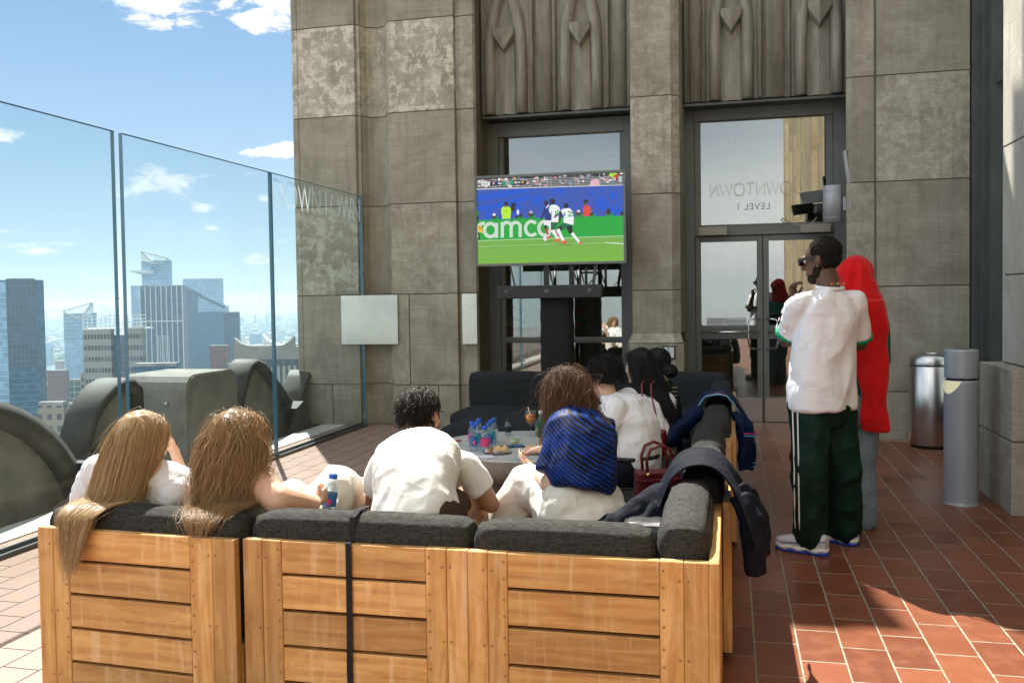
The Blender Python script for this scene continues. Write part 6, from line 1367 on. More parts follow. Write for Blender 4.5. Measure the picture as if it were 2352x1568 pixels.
# ------------------------------------------------------------------ the two women lounging on the left module
def p_blond():
    F = Fig('woman with long straight blond hair shading her eyes at the far left', (-2.25, 3.45, .40))
    P = V(-2.20, 3.52, .47); Nk = wy(330, 1075, 3.22); f0 = V(.10, .99, 0).normalized(); r = f0.cross(V(0, 0, 1)).normalized(); hc = wy(330, 1018, 3.24); hf = V(.38, .90, -.05); hu = V(.12, -.1, 1)
    sR = wy(398, 1132, 3.24); sL = wy(232, 1085, 3.22); eR = wy(440, 1150, 3.62); wR = wy(398, 1030, 3.62); eL = wy(200, 1150, 3.6); wL = V(-2.35, 3.9, .55); kR = V(-2.05, 4.0, .56); kL = V(-2.3, 4.0, .56)
    b = MB(); torso(b, P, Nk, r, r, w=(.155, .12, .125, .145, .12), d=(.115, .09, .10, .095, .07)); b.tube([Nk-V(0, 0, .06), Nk, hc-V(0, 0, .05)], [.052, .045, .044], 12); g = head_shapes(b, hc, hf, hu, .95)
    for s_, e, w in ((sR, eR, wR), (sL, eL, wL)): limb_(b, [s_, e], [.045, .033]); limb_(b, [e, w], [.033, .021])
    wr_ = wR; hand(b, wr_+V(-.0, 0, .0), V(-.35, -.25, .62), V(0, -1, -.1), V(-1, 0, -.2), .88, .45); hand(b, wL, V(.4, 1, 0), V(0, 0, -1), V(1, 0, 0), .88, .5)
    for h, k in ((P+r*.08, kR), (P-r*.08, kL)): limb_(b, [h, k], [.08, .055]); limb_(b, [k, V(k.x, k.y+.15, .1)], [.05, .033]); limb_(b, [V(k.x, k.y+.15, .1), V(k.x, k.y+.28, .05)], [.033, .026])
    fuse(b, 'body', S_fair, F.t, .0065, 3)
    s = MB(); torso(s, P, Nk-V(0, 0, .015), r, r, w=(.165, .15, .15, .16, .125), d=(.13, .12, .12, .11, .08), off=.012)
    for q, e in ((sR, eR), (sL, eL)): limb_(s, [q.lerp(Nk, .4), q], [.058, .070]); s.tube([q, q.lerp(e, .5), q.lerp(e, .95)], [.074, .078, .074], 16)
    fuse(s, 'shirt', C_white2, F.t, .0075, 4, [(7, 7, 6, .008, 'r'), (16, 16, 12, .003, 'n')], 61)
    s = MB(); oell(s, P+V(0, 0, -.02), r*.175, f0*.15, V(0, 0, .10))
    for h, k in ((P+r*.08, kR), (P-r*.08, kL)): limb_(s, [h, k], [.10, .08]); limb_(s, [k, V(k.x, k.y+.13, .12)], [.08, .07])
    fuse(s, 'shorts', C_cream, F.t, .009, 3)
    h = MB(); cap(h, hc, hf, hu, .98, .016); limb_(h, [hc+V(-.01, -.05, -.02), hc+V(-.02, -.08, -.14), hc+V(-.04, -.12, -.24)], [.075, .065, .04]); hair = fuse(h, 'hair', H_blond, F.t, .007, 4, [(30, 30, 3, .004, 'r')], 2)
    a_ = hair.data.color_attributes.new('tone', 'FLOAT_COLOR', 'POINT'); a_.data.foreach_set('color', [.25, .25, .25, 1]*len(hair.data.vertices))
    cush_ = [((-2.2, 3.04, .60), (.55, .085, .12)), (tuple(Nk+V(0, .06, -.2)), (.19, .14, .22))]
    strands('hair_lock', H_blond, hair, hc, hf, hu, 1.0, 5400, .57, 62, fall=(-.20, -.19, -1), wave=.06, rad=.00092, steps=22, lift=.014, stiff=.74, stray=.012, clump=60, bodyc=cush_[1:], wind=(-.03, -.02, 0), ends=(.42, 1.05), over=(.722, 2.925, -2.33)); eyes(F.t, g)
    return F.done()
p_blond()
def p_wavy():
    F = Fig('woman with wavy light brown hair, bare shoulders and cream linen trousers', (-1.85, 3.5, .40))
    P = V(-1.88, 3.55, .46); Nk = wy(562, 1085, 3.22); f0 = V(.35, .93, 0).normalized(); r = f0.cross(V(0, 0, 1)).normalized(); hc = wy(550, 1020, 3.26); hf = V(.45, .88, -.05); hu = V(.02, -.05, 1)
    sR = wy(640, 1150, 3.18); sL = wy(495, 1150, 3.26); eR = wy(712, 1160, 3.30); wR = wy(728, 1152, 3.56); eL = wy(480, 1215, 3.5); wL = V(-1.95, 3.85, .52)
    kR = wy(775, 1124, 3.95); aR = V(-1.72, 4.35, .12); kL = wy(830, 1150, 4.10); aL = V(-1.55, 4.45, .12)
    b = MB(); torso(b, P, Nk-V(0, 0, .0), r, r, w=(.155, .12, .125, .145, .12), d=(.115, .09, .10, .095, .07)); b.tube([Nk-V(0, 0, .06), Nk, hc-V(0, 0, .05)], [.052, .045, .044], 12); g = head_shapes(b, hc, hf, hu, .95)
    for s_, e, w in ((sR, eR, wR), (sL, eL, wL)): limb_(b, [Nk.lerp(s_, .4), s_], [.055, .060]); limb_(b, [s_, s_.lerp(e, .5), e], [.060, .052, .040]); limb_(b, [e, w], [.036, .022])
    hand(b, wR, V(.15, .8, .25), V(-1, .1, 0), V(0, -.1, 1), .88, .75); hand(b, wL, V(.4, 1, 0), V(0, 0, -1), V(1, 0, 0), .88, .5)
    for h, k, a in ((P+r*.08, kR, aR), (P-r*.08, kL, aL)): limb_(b, [h, k], [.08, .055]); limb_(b, [k, a], [.05, .033]); limb_(b, [a, a+V(.05, .14, -.06)], [.033, .026])
    fuse(b, 'body', S_fair, F.t, .0065, 3)
    s = MB(); torso(s, P, Nk-V(0, 0, .13), r, r, w=(.165, .13, .135, .15, .14), d=(.125, .10, .11, .105, .09), off=.008); fuse(s, 'top', C_white2, F.t, .009, 3, [(8, 8, 8, .004, 'r')], 2)
    s = MB(); oell(s, P, r*.18, f0*.16, V(0, 0, .11))
    for h, k, a in ((P+r*.08, kR, aR), (P-r*.08, kL, aL)): limb_(s, [h, h.lerp(k, .5), k], [.12, .115, .112]); limb_(s, [k, k.lerp(a, .5), a+V(0, 0, .05)], [.10, .115, .12])
    fuse(s, 'trousers', C_lin, F.t, .0085, 4, [(7, 7, 5, .012, 'r'), (16, 16, 12, .004, 'n')], 71)
    h = MB(); cap(h, hc, hf, hu, .98, .018); limb_(h, [hc+V(.0, -.04, -.03), hc+V(-.005, -.06, -.13), hc+V(0, -.07, -.21)], [.078, .075, .05]); hair = fuse(h, 'hair', H_brown, F.t, .007, 4, [(22, 22, 5, .008, 'r')], 2)
    a_ = hair.data.color_attributes.new('tone', 'FLOAT_COLOR', 'POINT'); a_.data.foreach_set('color', [.2, .2, .2, 1]*len(hair.data.vertices))
    strands('hair_lock', H_brown, hair, hc, hf, hu, 1.0, 4800, .46, 72, fall=(0, -.14, -1), wave=.42, wfreq=2.4, rad=.00095, steps=22, lift=.020, stiff=.62, stray=.04, clump=52, over=(.722, 2.925, -1.80), bodyc=[(tuple(Nk+V(0, .05, -.2)), (.18, .13, .22))], wind=(-.06, -.03, 0), ends=(.6, 1.05)); eyes(F.t, g)
    return F.done(), wR
_, W_R = p_wavy()

# ------------------------------------------------------------------ the tall man standing by the door
def shoe(label_parent, heel, d, s=1.0):
    """chunky white and grey trainer with a scalloped blue sole"""
    heel = Vector(heel); d = Vector(d).normalized(); r = d.cross(V(0, 0, 1)).normalized(); Lh = .30*s
    prof = [(0, .036, .085), (.08, .042, .10), (.22, .042, .115), (.40, .044, .100), (.58, .050, .080), (.75, .052, .066), (.90, .044, .056), (1.0, .020, .045)]
    m = MB(); secs = []
    for t, w, h in prof: secs.append((heel+d*Lh*t+V(0, 0, .022+h*.5), r, V(0, 0, 1), w*s, h*.5))
    loft(m, secs, 18, 2.6); up = fuse(m, 'shoe', C_shoe, label_parent, .005, 3)
    m = MB(); n = 26
    top = []; bot = []
    for k in range(n*2):
        t = k/(n*2)*2*math.pi; q = .5-.5*math.cos(t); sg = 1 if t < math.pi else -1; w = np.interp(q, [p[0] for p in prof], [p[1] for p in prof])*1.08*s*(1 if .02 < q < .98 else .35)
        p = heel+d*(Lh*(q*1.04-.02))+r*w*sg; hz = .036+.008*math.sin(q*22); top.append(p+V(0, 0, hz)); bot.append(p+V(0, 0, .018+.006*math.sin(q*22)))
    nn = len(top); m.add(top+bot, [(i, (i+1) % nn, nn+(i+1) % nn, nn+i) for i in range(nn)]+[tuple(range(nn)), tuple(range(2*nn-1, nn-1, -1))], True); m.build('midsole', C_white, up)
    m = MB(); b0 = [v-V(0, 0, .0005) for v in bot]; b1 = [V(v.x, v.y, .001) for v in bot]; m.add(b0+b1, [(i, (i+1) % nn, nn+(i+1) % nn, nn+i) for i in range(nn)]+[tuple(range(nn)), tuple(range(2*nn-1, nn-1, -1))], True); m.build('outsole', C_blue, up)
    m = MB(); m.tube([heel+d*Lh*t+r*(w+.001)*s+V(0, 0, z) for t, w, z in ((.0, .034, .085), (.15, .043, .075), (.35, .045, .062), (.6, .051, .058), (.8, .048, .052), (.95, .034, .05))], .003, 6); m.tube([heel+d*Lh*t-r*(w+.001)*s+V(0, 0, z) for t, w, z in ((.0, .034, .085), (.15, .043, .075), (.35, .045, .062), (.6, .051, .058), (.8, .048, .052), (.95, .034, .05))], .003, 6); m.build('trim', C_blue, up)
    return up
C_shoe = noisy('white_grey_upper', (.45, .46, .47), (.72, .72, .72), 14, .6); C_blue = pm('blue_rubber', (.01, .06, .42), .45)
C_pale = pm('printed_pink', (.78, .60, .58), .7); C_pale2 = pm('printed_green', (.60, .70, .66), .7)
def p_tall():
    F = Fig('tall standing man in a white green-cuffed shirt and dark green track trousers', (.52, 5.62, 0))
    f0 = V(-.62, .78, 0).normalized(); r = f0.cross(V(0, 0, 1)).normalized()
    P = wy(1888, 928, 5.62); Nk = wy(1905, 668, 5.60); hc = wy(1886, 598, 5.62); hf = V(-.90, .38, -.22); hu = V(-.08, .05, 1)
    sL = wy(1838, 695, 5.52); sR = wy(1962, 692, 5.66); eL = wy(1806, 782, 5.66); wL = wy(1822, 690, 5.88); eR = wy(1975, 790, 5.80); wR = V(.45, 6.0, 1.25)
    aL = wy(1860, 1225, 5.50); aR = wy(1940, 1208, 5.72); kL = wy(1858, 1090, 5.46); kR = wy(1938, 1085, 5.66); hL = P-r*.095; hR = P+r*.095
    b = MB(); torso(b, P+V(0, 0, .02), Nk, r, r, w=(.165, .145, .16, .19, .165)); b.tube([Nk-V(0, 0, .06), Nk+V(0, 0, .0), hc-hf.normalized()*.02-V(0, 0, .06)], [.075, .066, .062], 14); g = head_shapes(b, hc, hf, hu, 1.02)
    for s_, e, w in ((sR, eR, wR), (sL, eL, wL)): limb_(b, [s_, s_.lerp(e, .5), e], [.058, .054, .042]); limb_(b, [e, e.lerp(w, .35), w], [.042, .044, .028])
    hand(b, wL, V(-.05, -.15, 1), V(.6, -.5, 0), V(.6, .6, .2), 1.0, .9); hand(b, wR, V(-1, .2, .2), V(0, 0, -1), V(0, -1, 0), 1, .6)
    for h, k, a in ((hL, kL, aL), (hR, kR, aR)): limb_(b, [h, k], [.09, .062]); limb_(b, [k, k.lerp(a, .4), a], [.06, .062, .04])
    fuse(b, 'body', S_dark, F.t, .0065, 3)
    s = MB(); secs = []
    for x, y, Y_, w, d in ((1888, 938, 5.60, .212, .160), (1888, 900, 5.60, .210, .158), (1892, 830, 5.60, .198, .150), (1897, 760, 5.60, .190, .142), (1903, 715, 5.60, .188, .128), (1906, 688, 5.60, .165, .10), (1906, 664, 5.60, .085, .07)): secs.append((wy(x, y, Y_), r, f0, w, d))
    loft(s, secs, 26, 2.2)
    for q, e in ((sR, eR), (sL, eL)): limb_(s, [q.lerp(Nk, .7)+V(0, 0, -.02), q.lerp(Nk, .4)+V(0, 0, -.012), q], [.056, .060, .067]); s.tube([q, q.lerp(e, .5), q.lerp(e, .80)], [.070, .076, .078], 18)
    sh = fuse(s, 'shirt', C_white2, F.t, .0075, 12, [(6, 6, 3.0, .010, 'r'), (13, 13, 7, .004, 'n')], 81)
    for q, e in ((sR, eR), (sL, eL)):
        m = MB(); m.tube([q.lerp(e, .79), q.lerp(e, .862)], [.0795, .079], 20); m.build('cuff', C_trim, sh)
    d_ = (eL-sL).normalized(); a1 = d_.cross(V(0, -1, 0)).normalized(); a2 = a1.cross(d_); pr = random.Random(2)
    for mt_, nm in ((C_pale, 'pink_print'), (C_pale2, 'green_print')):
        m = MB()
        for k in range(9):
            t0 = pr.uniform(.22, .66); g0 = pr.uniform(-1.9, 1.2); tw = pr.uniform(.05, .12); gw = pr.uniform(.2, .5); vs = []
            for i in range(5):
                for tt in (t0, t0+tw): an = g0+gw*i/4+pr.choice((0, .0)); rr_ = .0835; vs.append(sL.lerp(eL, tt)+(a1*math.cos(an)+a2*math.sin(an))*rr_)
            m.add(vs, [(2*i, 2*i+1, 2*i+3, 2*i+2) for i in range(4)], True)
        m.build(nm, mt_, sh, recalc=False)
    m = MB(); m.tube([wy(1906, 660, 5.6)+r*.082*math.cos(R(a))+f0*.070*math.sin(R(a))+V(0, 0, .010*math.sin(R(a))) for a in range(0, 360, 15)], .007, 8, closed=True, flat=1.5); m.build('neckband', C_white2, sh)
    m = MB(); q = wy(1925, 652, 5.6); 
    for k, ch in enumerate('SENEGAL'): m.cur = k % 3; mb_text(m, text_mesh(ch, .017, offset=.0004), Matrix(((1, 0, 0, q.x-.048+.0115*k), (0, 0, 1, q.y-.0905+.0012*abs(k-3)), (0, 1, 0, q.z-.004), (0, 0, 0, 1))))
    m.build('neck_label', [pm('label_gold', (.7, .45, .1), .5), pm('label_red', (.5, .02, .02), .5), C_trim], sh, recalc=False)
    m = MB()
    for sg in (-1, 1):
        for k in range(7):
            c_ = wy(1912+sg*(3+4.6*k), 688-1.7*k, 5.6); c_.y = 5.452-.004*abs(k-3)+.006*(sg < 0)
            m.sphere(c_, (.0022, .0015, .0022), 6, 4, False); m.sphere(c_+V(sg*.003, -.0, -.007), (.0022, .0015, .0022), 6, 4, False)
    m.build('perforation', C_pipe, sh)
    s = MB(); limb_(s, [P+V(0, 0, .05), P], [.15, .165])
    for h, k, a in ((hL, kL, aL), (hR, kR, aR)): limb_(s, [h+V(0, 0, .02), h.lerp(k, .5), k, k.lerp(a, .6), a+V(0, 0, -.005)], [.118, .112, .100, .098, .098])
    tr = fuse(s, 'track_trousers', C_grn, F.t, .0085, 4, [(9, 9, 5, .010, 'r'), (16, 16, 16, .003, 'n')], 91)
    for q, e_ in ((-.55, 0), (.25, 0)):
        m = MB(); pts = []
        for h, k in ((hL+V(0, 0, .02), kL), (kL, aL)):
            for i in range(8): pts.append(h.lerp(k, i/8))
        out = []
        dirv_ = (-r*.86+V(-.05, -1, 0)*(.25+q*.55)).normalized()
        for i, p in enumerate(pts): rr_ = .118-(.020)*min(1, i/7); out.append(p+dirv_*(rr_+.006))
        m.tube(out, .0042, 6); m.build('piping', C_pipe, tr)
    shoe(F.t, V(aL.x+.09, aL.y-.07, 0), V(-.90, .42, 0)); shoe(F.t, V(aR.x+.06, aR.y-.05, 0), V(-.80, .60, 0))
    h = MB(); oell(h, hc+(-hf.normalized()*.026+V(0, 0, .050)), V(.096, 0, 0), V(0, .098, 0), V(0, 0, .084)); oell(h, hc+(-hf.normalized()*.045+V(0, 0, .01)), V(.074, 0, 0), V(0, .074, 0), V(0, 0, .075)); hair = fuse(h, 'hair', H_afro, F.t, .005, 2, [(55, 55, 55, .004, 'r')], 2)
    m = MB(); oell(m, g(0, .055, -.085), hf.normalized()*.045, r*.0+hf.cross(hu).normalized()*.047, V(0, 0, .042)); oell(m, g(.05, .02, -.06), hf.normalized()*.03, hf.cross(hu).normalized()*.018, V(0, 0, .04)); oell(m, g(-.05, .02, -.06), hf.normalized()*.03, hf.cross(hu).normalized()*.018, V(0, 0, .04)); fuse(m, 'beard', H_afro, F.t, .005, 2)
    m = MB(); fr = hf.cross(hu).normalized()
    for q in (-1, 1):
        m.obox(g(q*.034, .106, .014), fr*.028, hf.normalized()*.005, V(0, 0, .021)); m.beam(g(q*.070, .098, .022), g(q*.088, -.012, .018), .004, .013)
    m.beam(g(-.066, .106, .024), g(.066, .106, .024), .008, .012); m.build('sunglasses', M_black, F.t); m = MB(); oell(m, g(-.087, .0, -.036), V(.004, 0, 0), V(0, .004, 0), V(0, 0, .004)); m.build('ear_stud', M_chrome, F.t); eyes(F.t, g)
    return F.done()
p_tall()
# ------------------------------------------------------------------ the woman in the red headscarf
def p_scarf():
    F = Fig('woman in a long red headscarf and jeans standing behind the tall man', (.80, 6.20, 0))
    f0 = V(-.45, .89, 0).normalized(); r = f0.cross(V(0, 0, 1)).normalized(); P = wy(1960, 935, 6.20); Nk = wy(1972, 708, 6.18); hc = wy(1958, 642, 6.18); hf = V(-.75, .62, -.1); hu = V(0, 0, 1)
    sR = wy(2018, 745, 6.22); sL = wy(1925, 745, 6.12); eR = wy(2024, 830, 6.3); wR = V(.72, 6.5, 1.15); eL = wy(1925, 840, 6.3); wL = V(.55, 6.5, 1.15); aL = wy(1905, 1180, 6.25); aR = wy(1978, 1190, 6.12); kL = wy(1925, 1060, 6.2); kR = wy(1975, 1060, 6.15)
    b = MB(); torso(b, P, Nk, r, r, w=(.165, .125, .13, .15, .125), d=(.12, .09, .105, .10, .075)); b.tube([Nk-V(0, 0, .06), Nk, hc-V(0, 0, .05)], [.055, .05, .048], 12); g = head_shapes(b, hc, hf, hu, .96)
    for s_, e, w in ((sR, eR, wR), (sL, eL, wL)): limb_(b, [s_, e], [.045, .033]); limb_(b, [e, w], [.034, .021]); hand(b, w, V(-1, .3, .2), V(0, 0, -1), V(0, -1, 0), .9, .6)
    for h, k, a in ((P-r*.09, kL, aL), (P+r*.09, kR, aR)): limb_(b, [h, k], [.085, .055]); limb_(b, [k, a], [.052, .034]); ft = V(a.x, a.y, .03); limb_(b, [V(a.x, a.y, a.z), ft, ft+f0*.13+V(0, 0, -.008)], [.034, .032, .026])
    fuse(b, 'body', S_dark, F.t, .007, 3)
    s = MB(); torso(s, P+V(0, 0, .03), Nk-V(0, 0, .01), r, r, w=(.165, .145, .145, .16, .125), d=(.125, .11, .12, .11, .08), off=.012)
    for q, e, w in ((sR, eR, wR), (sL, eL, wL)): limb_(s, [q, e], [.066, .056]); limb_(s, [e, w], [.05, .035])
    fuse(s, 'top', C_teal, F.t, .008, 3, [(8, 8, 6, .005, 'r')], 3)
    s = MB(); limb_(s, [P+V(0, 0, .05), P], [.14, .16])
    for h, k, a in ((P-r*.09, kL, aL), (P+r*.09, kR, aR)): limb_(s, [h, h.lerp(k, .5), k, V(a.x, a.y, .07)], [.112, .105, .088, .098])
    fuse(s, 'jeans', C_jean, F.t, .008, 4, [(8, 8, 6, .008, 'r'), (18, 18, 18, .002, 'n')], 5)
    # scarf: hood over the head, then a long fall down the back right side
    s = MB(); oell(s, hc+V(.012, -.015, .035), V(.112, 0, 0), V(0, .118, 0), V(0, 0, .112)); limb_(s, [hc+V(.02, -.03, -.02), wy(1978, 700, 6.15), wy(1985, 760, 6.12)], [.110, .135, .125])
    secs = []
    for x, y, w, d in ((1985, 690, .110, .11), (1992, 740, .115, .09), (1998, 800, .098, .07), (2004, 860, .088, .06), (2010, 910, .074, .05), (2008, 960, .084, .045), (2012, 990, .072, .02)): secs.append((wy(x, y, 6.05), V(1, -.1, 0).normalized(), V(.1, 1, 0).normalized(), w, d))
    loft(s, secs, 20, 2.0)
    fuse(s, 'scarf', C_red, F.t, .008, 3, [(13, 13, 2.2, .011, 'r'), (6, 6, 5, .006, 'n')], 17)
    m = MB(); 
    for a in (aL, aR): q = V(a.x, a.y, 0)+f0*.05; oell(m, V(q.x, q.y, .017), f0*.135, r*.045, V(0, 0, .016)); m.tube([q+r*.042+V(0, 0, .02)+f0*.04, q+f0*.045+V(0, 0, .065), q-r*.042+V(0, 0, .02)+f0*.04], .010, 6)
    m.build('sandals', M_black, F.t); eyes(F.t, g)
    return F.done()
p_scarf()
# ================================================================== SMALL THINGS
def on(x, y, z):
    d = far(x, y, 1)-Vector((0, 0, CAM_H)); t = (z-CAM_H)/d.z; return Vector((0, 0, CAM_H))+d*t
def c1(X, Y, z=.45): return on(889.9+X*.238, 861.3+Y*.238, z)
M_cap = pm('blue_cap', (.01, .10, .55), .4); M_pet = glass_mat('bottle_plastic', (.80, .88, .93), .05, .02, .10, (.55, .68, .78), 1.5)
M_lblue = pm('label_blue', (.03, .16, .42), .4); M_lpink = pm('label_pink', (.62, .05, .20), .4); M_lteal = pm('label_teal', (.02, .34, .42), .4); M_lblk = pm('label_black', (.01, .01, .012), .5); M_lwht = pm('label_white', (.7, .7, .68), .5)
def bottle(label, p, h=.178, r=.030, cap=None, lab=M_lblue, group='blue-capped water bottles on the round table', glassy=None):
    t = thing('water_bottle', label, 'bottle', tuple(p), 0, group); n = 8
    m = MB(); m.lathe([(r*.8, 0), (r, .006), (r, h*.62), (r*.93, h*.68), (r*.46, h*.86), (r*.42, h*.93)], n=n if group and 'blue' in group else 20, smooth=not (group and 'blue' in group)); m.build('body', glassy or M_pet, t)
    m = MB(); m.lathe([(r*.62, h*.88), (r*.64, h*.885), (r*.64, h*.995), (r*.58, h)], n=18); m.build('cap', cap or M_cap, t)
    if lab:
        m = MB(); m.lathe([(r*1.01, h*.22), (r*1.01, h*.54)], n=n if group and 'blue' in group else 20, caps=False, smooth=False); lb = m.build('label', lab, t)
        if lab is M_lblue:
            m = MB()
            for k in range(3): a = R(200+25*k); m.lathe([(r*.18, 0), (r*.18, .0006)], n=10); 
            m = MB(); m.sphere((r*.35, -r*.97, h*.33), (r*.38, r*.08, r*.5), 10, 6); m.build('flower_print', M_lpink, lb)
    return t
bl = [((820, 690), 'pale', M_lpink), ((887, 655), 'rear left', M_lwht), ((866, 692), 'teal', M_lteal), ((833, 728), 'front blue', M_lblue), ((942, 742), 'front pink', M_lpink), ((977, 706), 'middle', M_lblue), ((1005, 672), 'right blue', M_lteal), ((1031, 650), 'rear right', M_lwht)]
bt = ['clear water bottle with a pink label at the left of the blue-capped cluster', 'clear water bottle with a white label at the back of the blue-capped cluster, left', 'water bottle with a teal label in the second row of the cluster', 'water bottle with a blue label, front left of the blue-capped cluster', 'water bottle with a pink label, front right of the blue-capped cluster', 'water bottle with a blue label, behind the front right one of the cluster', 'water bottle with a teal label at the right side of the blue-capped cluster', 'clear water bottle with a white label, rearmost right of the blue-capped cluster']
for (q, nm, lb), tx in zip(bl, bt): bottle(tx, c1(*q), lab=lb)
bottle('small clear bottle with black cap and black label on the round table', c1(1163, 582), .125, .026, M_black, M_lblk, None)
bottle('green glass bottle with a white cap beside the orange drink', c1(1484, 600), .20, .027, M_lwht, None, None, pm('green_glass', (.01, .10, .04), .08))
bottle('clear bottle with a black label standing on the seat beside the long-haired woman', on(1575, 1016, .44), .125, .027, M_black, M_lblk, None)
b_ = bottle('blue-capped water bottle held on the sofa back by the woman in linen trousers', W_R+Vector((.005, .09, -.075)), .178, .030, M_cap, M_lblue, None); b_.rotation_euler = (R(-6), R(8), 0)
# glasses
M_orange = pm('orange_drink', (.75, .14, .01), .1, spec=.6); B(M_orange).inputs['Transmission Weight'].default_value = .3; M_slice = pm('orange_slice', (.85, .35, .03), .5); M_lime = pm('pale_green_drink', (.62, .72, .42), .15); M_straw = pm('paper_straw', (.75, .68, .55), .7)
t = thing('wine_glass', 'stemmed wine glass of bright orange spritz with an orange slice and straw', 'glass', tuple(c1(1383, 585)))
m = MB(); m.lathe([(.034, 0), (.034, .002), (.005, .006), (.004, .075), (.012, .085), (.036, .115), (.042, .145), (.040, .175), (.037, .195)], n=28, caps=False); m.build('bowl', M_clear, t)
m = MB(); m.lathe([(0, .088), (.012, .090), (.033, .116), (.039, .145), (.038, .162), (0, .163)], n=24); m.build('drink', M_orange, t)
m = MB(); m.lathe([(.03, 0), (.03, .005)], n=18); m.xf(Matrix.Translation((.004, -.030, .145)) @ Matrix.Rotation(R(78), 4, 'X') @ Matrix.Rotation(R(20), 4, 'Y')); m.build('slice', M_slice, t)
m = MB(); m.tube([(.01, 0, .11), (-.018, 0, .215)], .004, 8); m.build('straw', M_straw, t)
t = thing('tumbler', 'tumbler of orange juice beside the spritz glass', 'glass', tuple(c1(1462, 580)))
m = MB(); m.lathe([(.026, 0), (.028, .003), (.034, .115), (.033, .115), (.026, .006)], n=24, caps=False); m.build('cup', M_clear, t); m = MB(); m.lathe([(.024, .006), (.027, .05)], n=20); m.build('drink', M_slice, t)
t = thing('coupe_glass', 'coupe glass with a pale green cocktail on a tall stem', 'glass', tuple(c1(1230, 826)))
m = MB(); m.lathe([(.036, 0), (.036, .002), (.004, .005), (.0035, .095), (.010, .103), (.034, .120), (.046, .150), (.047, .160)], n=32, caps=False); m.build('bowl', M_clear, t)
m = MB(); m.lathe([(0, .104), (.010, .106), (.031, .122), (.036, .134), (0, .1345)], n=28); m.build('drink', M_lime, t); m = MB(); m.lathe([(.020, 0), (.020, .003)], n=14); m.xf(Matrix.Translation((0.004, -.004, .136)) @ Matrix.Rotation(R(12), 4, 'X')); m.build('cucumber', pm('cucumber', (.25, .42, .12), .5), t)
# plates of food
M_plate = pm('white_enamel', (.75, .75, .73), .3); M_rim = pm('dark_rim', (.015, .015, .02), .4); M_bread = noisy('toast', (.55, .33, .14), (.75, .58, .34), 60, .9); M_ol = pm('olive', (.14, .15, .03), .4); M_cheese = pm('soft_cheese', (.78, .74, .62), .6); M_tom = pm('tomato', (.6, .12, .02), .35); M_salami = pm('salami', (.35, .06, .04), .5)
M_pol = pm('pale_olive', (.35, .33, .08), .4)
def plate(label, c, seed, big=True):
    t = thing('plate', label, 'plate', tuple(c)); m = MB(); m.lathe([(0, .004), (.07, .004), (.094, .012)], n=40, caps=False); m.lathe([(.068, 0), (.096, .011)], n=40, caps=False); m.build('dish', M_plate, t)
    m = MB(); m.tube([(.095*math.cos(R(a)), .095*math.sin(R(a)), .012) for a in range(0, 360, 10)], .0022, 6, closed=True); m.build('rim', M_rim, t)
    r = random.Random(seed)
    def lump(name, x, y, rx, ry, rz, mat, z=.0):
        m = MB(); m.sphere((0, 0, 0), 1, 12, 8); m.v = [tuple(Vector((a*rx, b*ry, c_*rz))*(1+.14*noise.noise(Vector((a*3+seed, b*3, c_*3))))) for a, b, c_ in m.v]; m.xf(Matrix.Translation((x, y, .006+rz*.8+z)) @ Matrix.Rotation(r.uniform(0, 3), 4, 'Z')); m.build(name, mat, t)
    for x, y, a in ((.015, -.02, .2), (.055, .005, -.5), (.06, -.02, .6)) if big else ((-.03, .0, .3), (-.005, -.015, .0), (.02, -.01, -.3)):
        m = MB(); m.lathe([(.001, -.007), (.026, -.007), (.027, .007), (.001, .007)], n=18, sy=.8); m.v = [tuple(Vector(v)*(1+.08*noise.noise(Vector(v)*60))) for v in m.v]; m.xf(Matrix.Translation((x, y, .032)) @ Matrix.Rotation(a, 4, 'Z') @ Matrix.Rotation(R(66), 4, 'X')); m.build('bread', M_bread, t)
    if big:
        for k in range(9): lump('olive', r.uniform(-.06, .03), r.uniform(-.03, .045), .010, .009, .009, r.choice((M_ol, M_ol, M_tom, M_pol)), r.choice((0, .012)))
        lump('cheese', -.06, -.005, .026, .02, .013, M_cheese); lump('salami', -.03, -.045, .02, .016, .006, M_salami); lump('pepper', .01, .04, .018, .008, .008, M_ol, .01)
    else: lump('cheese', -.05, -.02, .03, .018, .014, M_cheese); lump('cheese', -.045, .02, .022, .018, .013, M_cheese)
plate('plate of bread, olives and cheese with a dark rim near the table edge', c1(1058, 752), 3); plate('second plate with bread and soft cheese, partly behind the blue jersey', c1(1408, 752), 5, False)
m = MB(); q = c1(905, 790, .4505); n = 8; vs = []
for i in range(n+1):
    for j in range(n+1): x, y = (i/n-.5)*.17, (j/n-.5)*.12; vs.append((q.x+x*.9-y*.4, q.y+x*.4+y*.9, .4515+.006*abs(noise.noise(Vector((x*16, y*16, 1))))+.001))
m.add(vs, [(i*(n+1)+j, i*(n+1)+j+1, (i+1)*(n+1)+j+1, (i+1)*(n+1)+j) for i in range(n) for j in range(n)], True); o = m.build('napkin', C_white2); tag(o, 'crumpled white paper napkin on the table edge left of the plate', 'napkin')
m = MB(); q = c1(1195, 690, .45); m.box(-.09, .09, -.055, .055, .0005, .006, .001); o = m.build('booklet', M_lblk); o.location = q; o.rotation_euler = (0, 0, .5); tag(o, 'dark printed booklet lying behind the coupe glass', 'booklet')
m = MB(); m.box(-.06, .0, -.03, .03, .0064, .0068); m.box(.02, .08, -.04, .02, .0064, .0068); m.build('picture', M_lblue, o)
t = thing('ring_jar', 'small jar lid at the left edge of the round table by the shoulder', 'jar', tuple(c1(687, 680))); m = MB(); m.lathe([(.016, 0), (.018, .004), (.018, .03)], n=18); m.build('body', M_clear, t); m = MB(); m.lathe([(.019, .03), (.019, .042)], n=18); m.build('lid', M_salami, t)

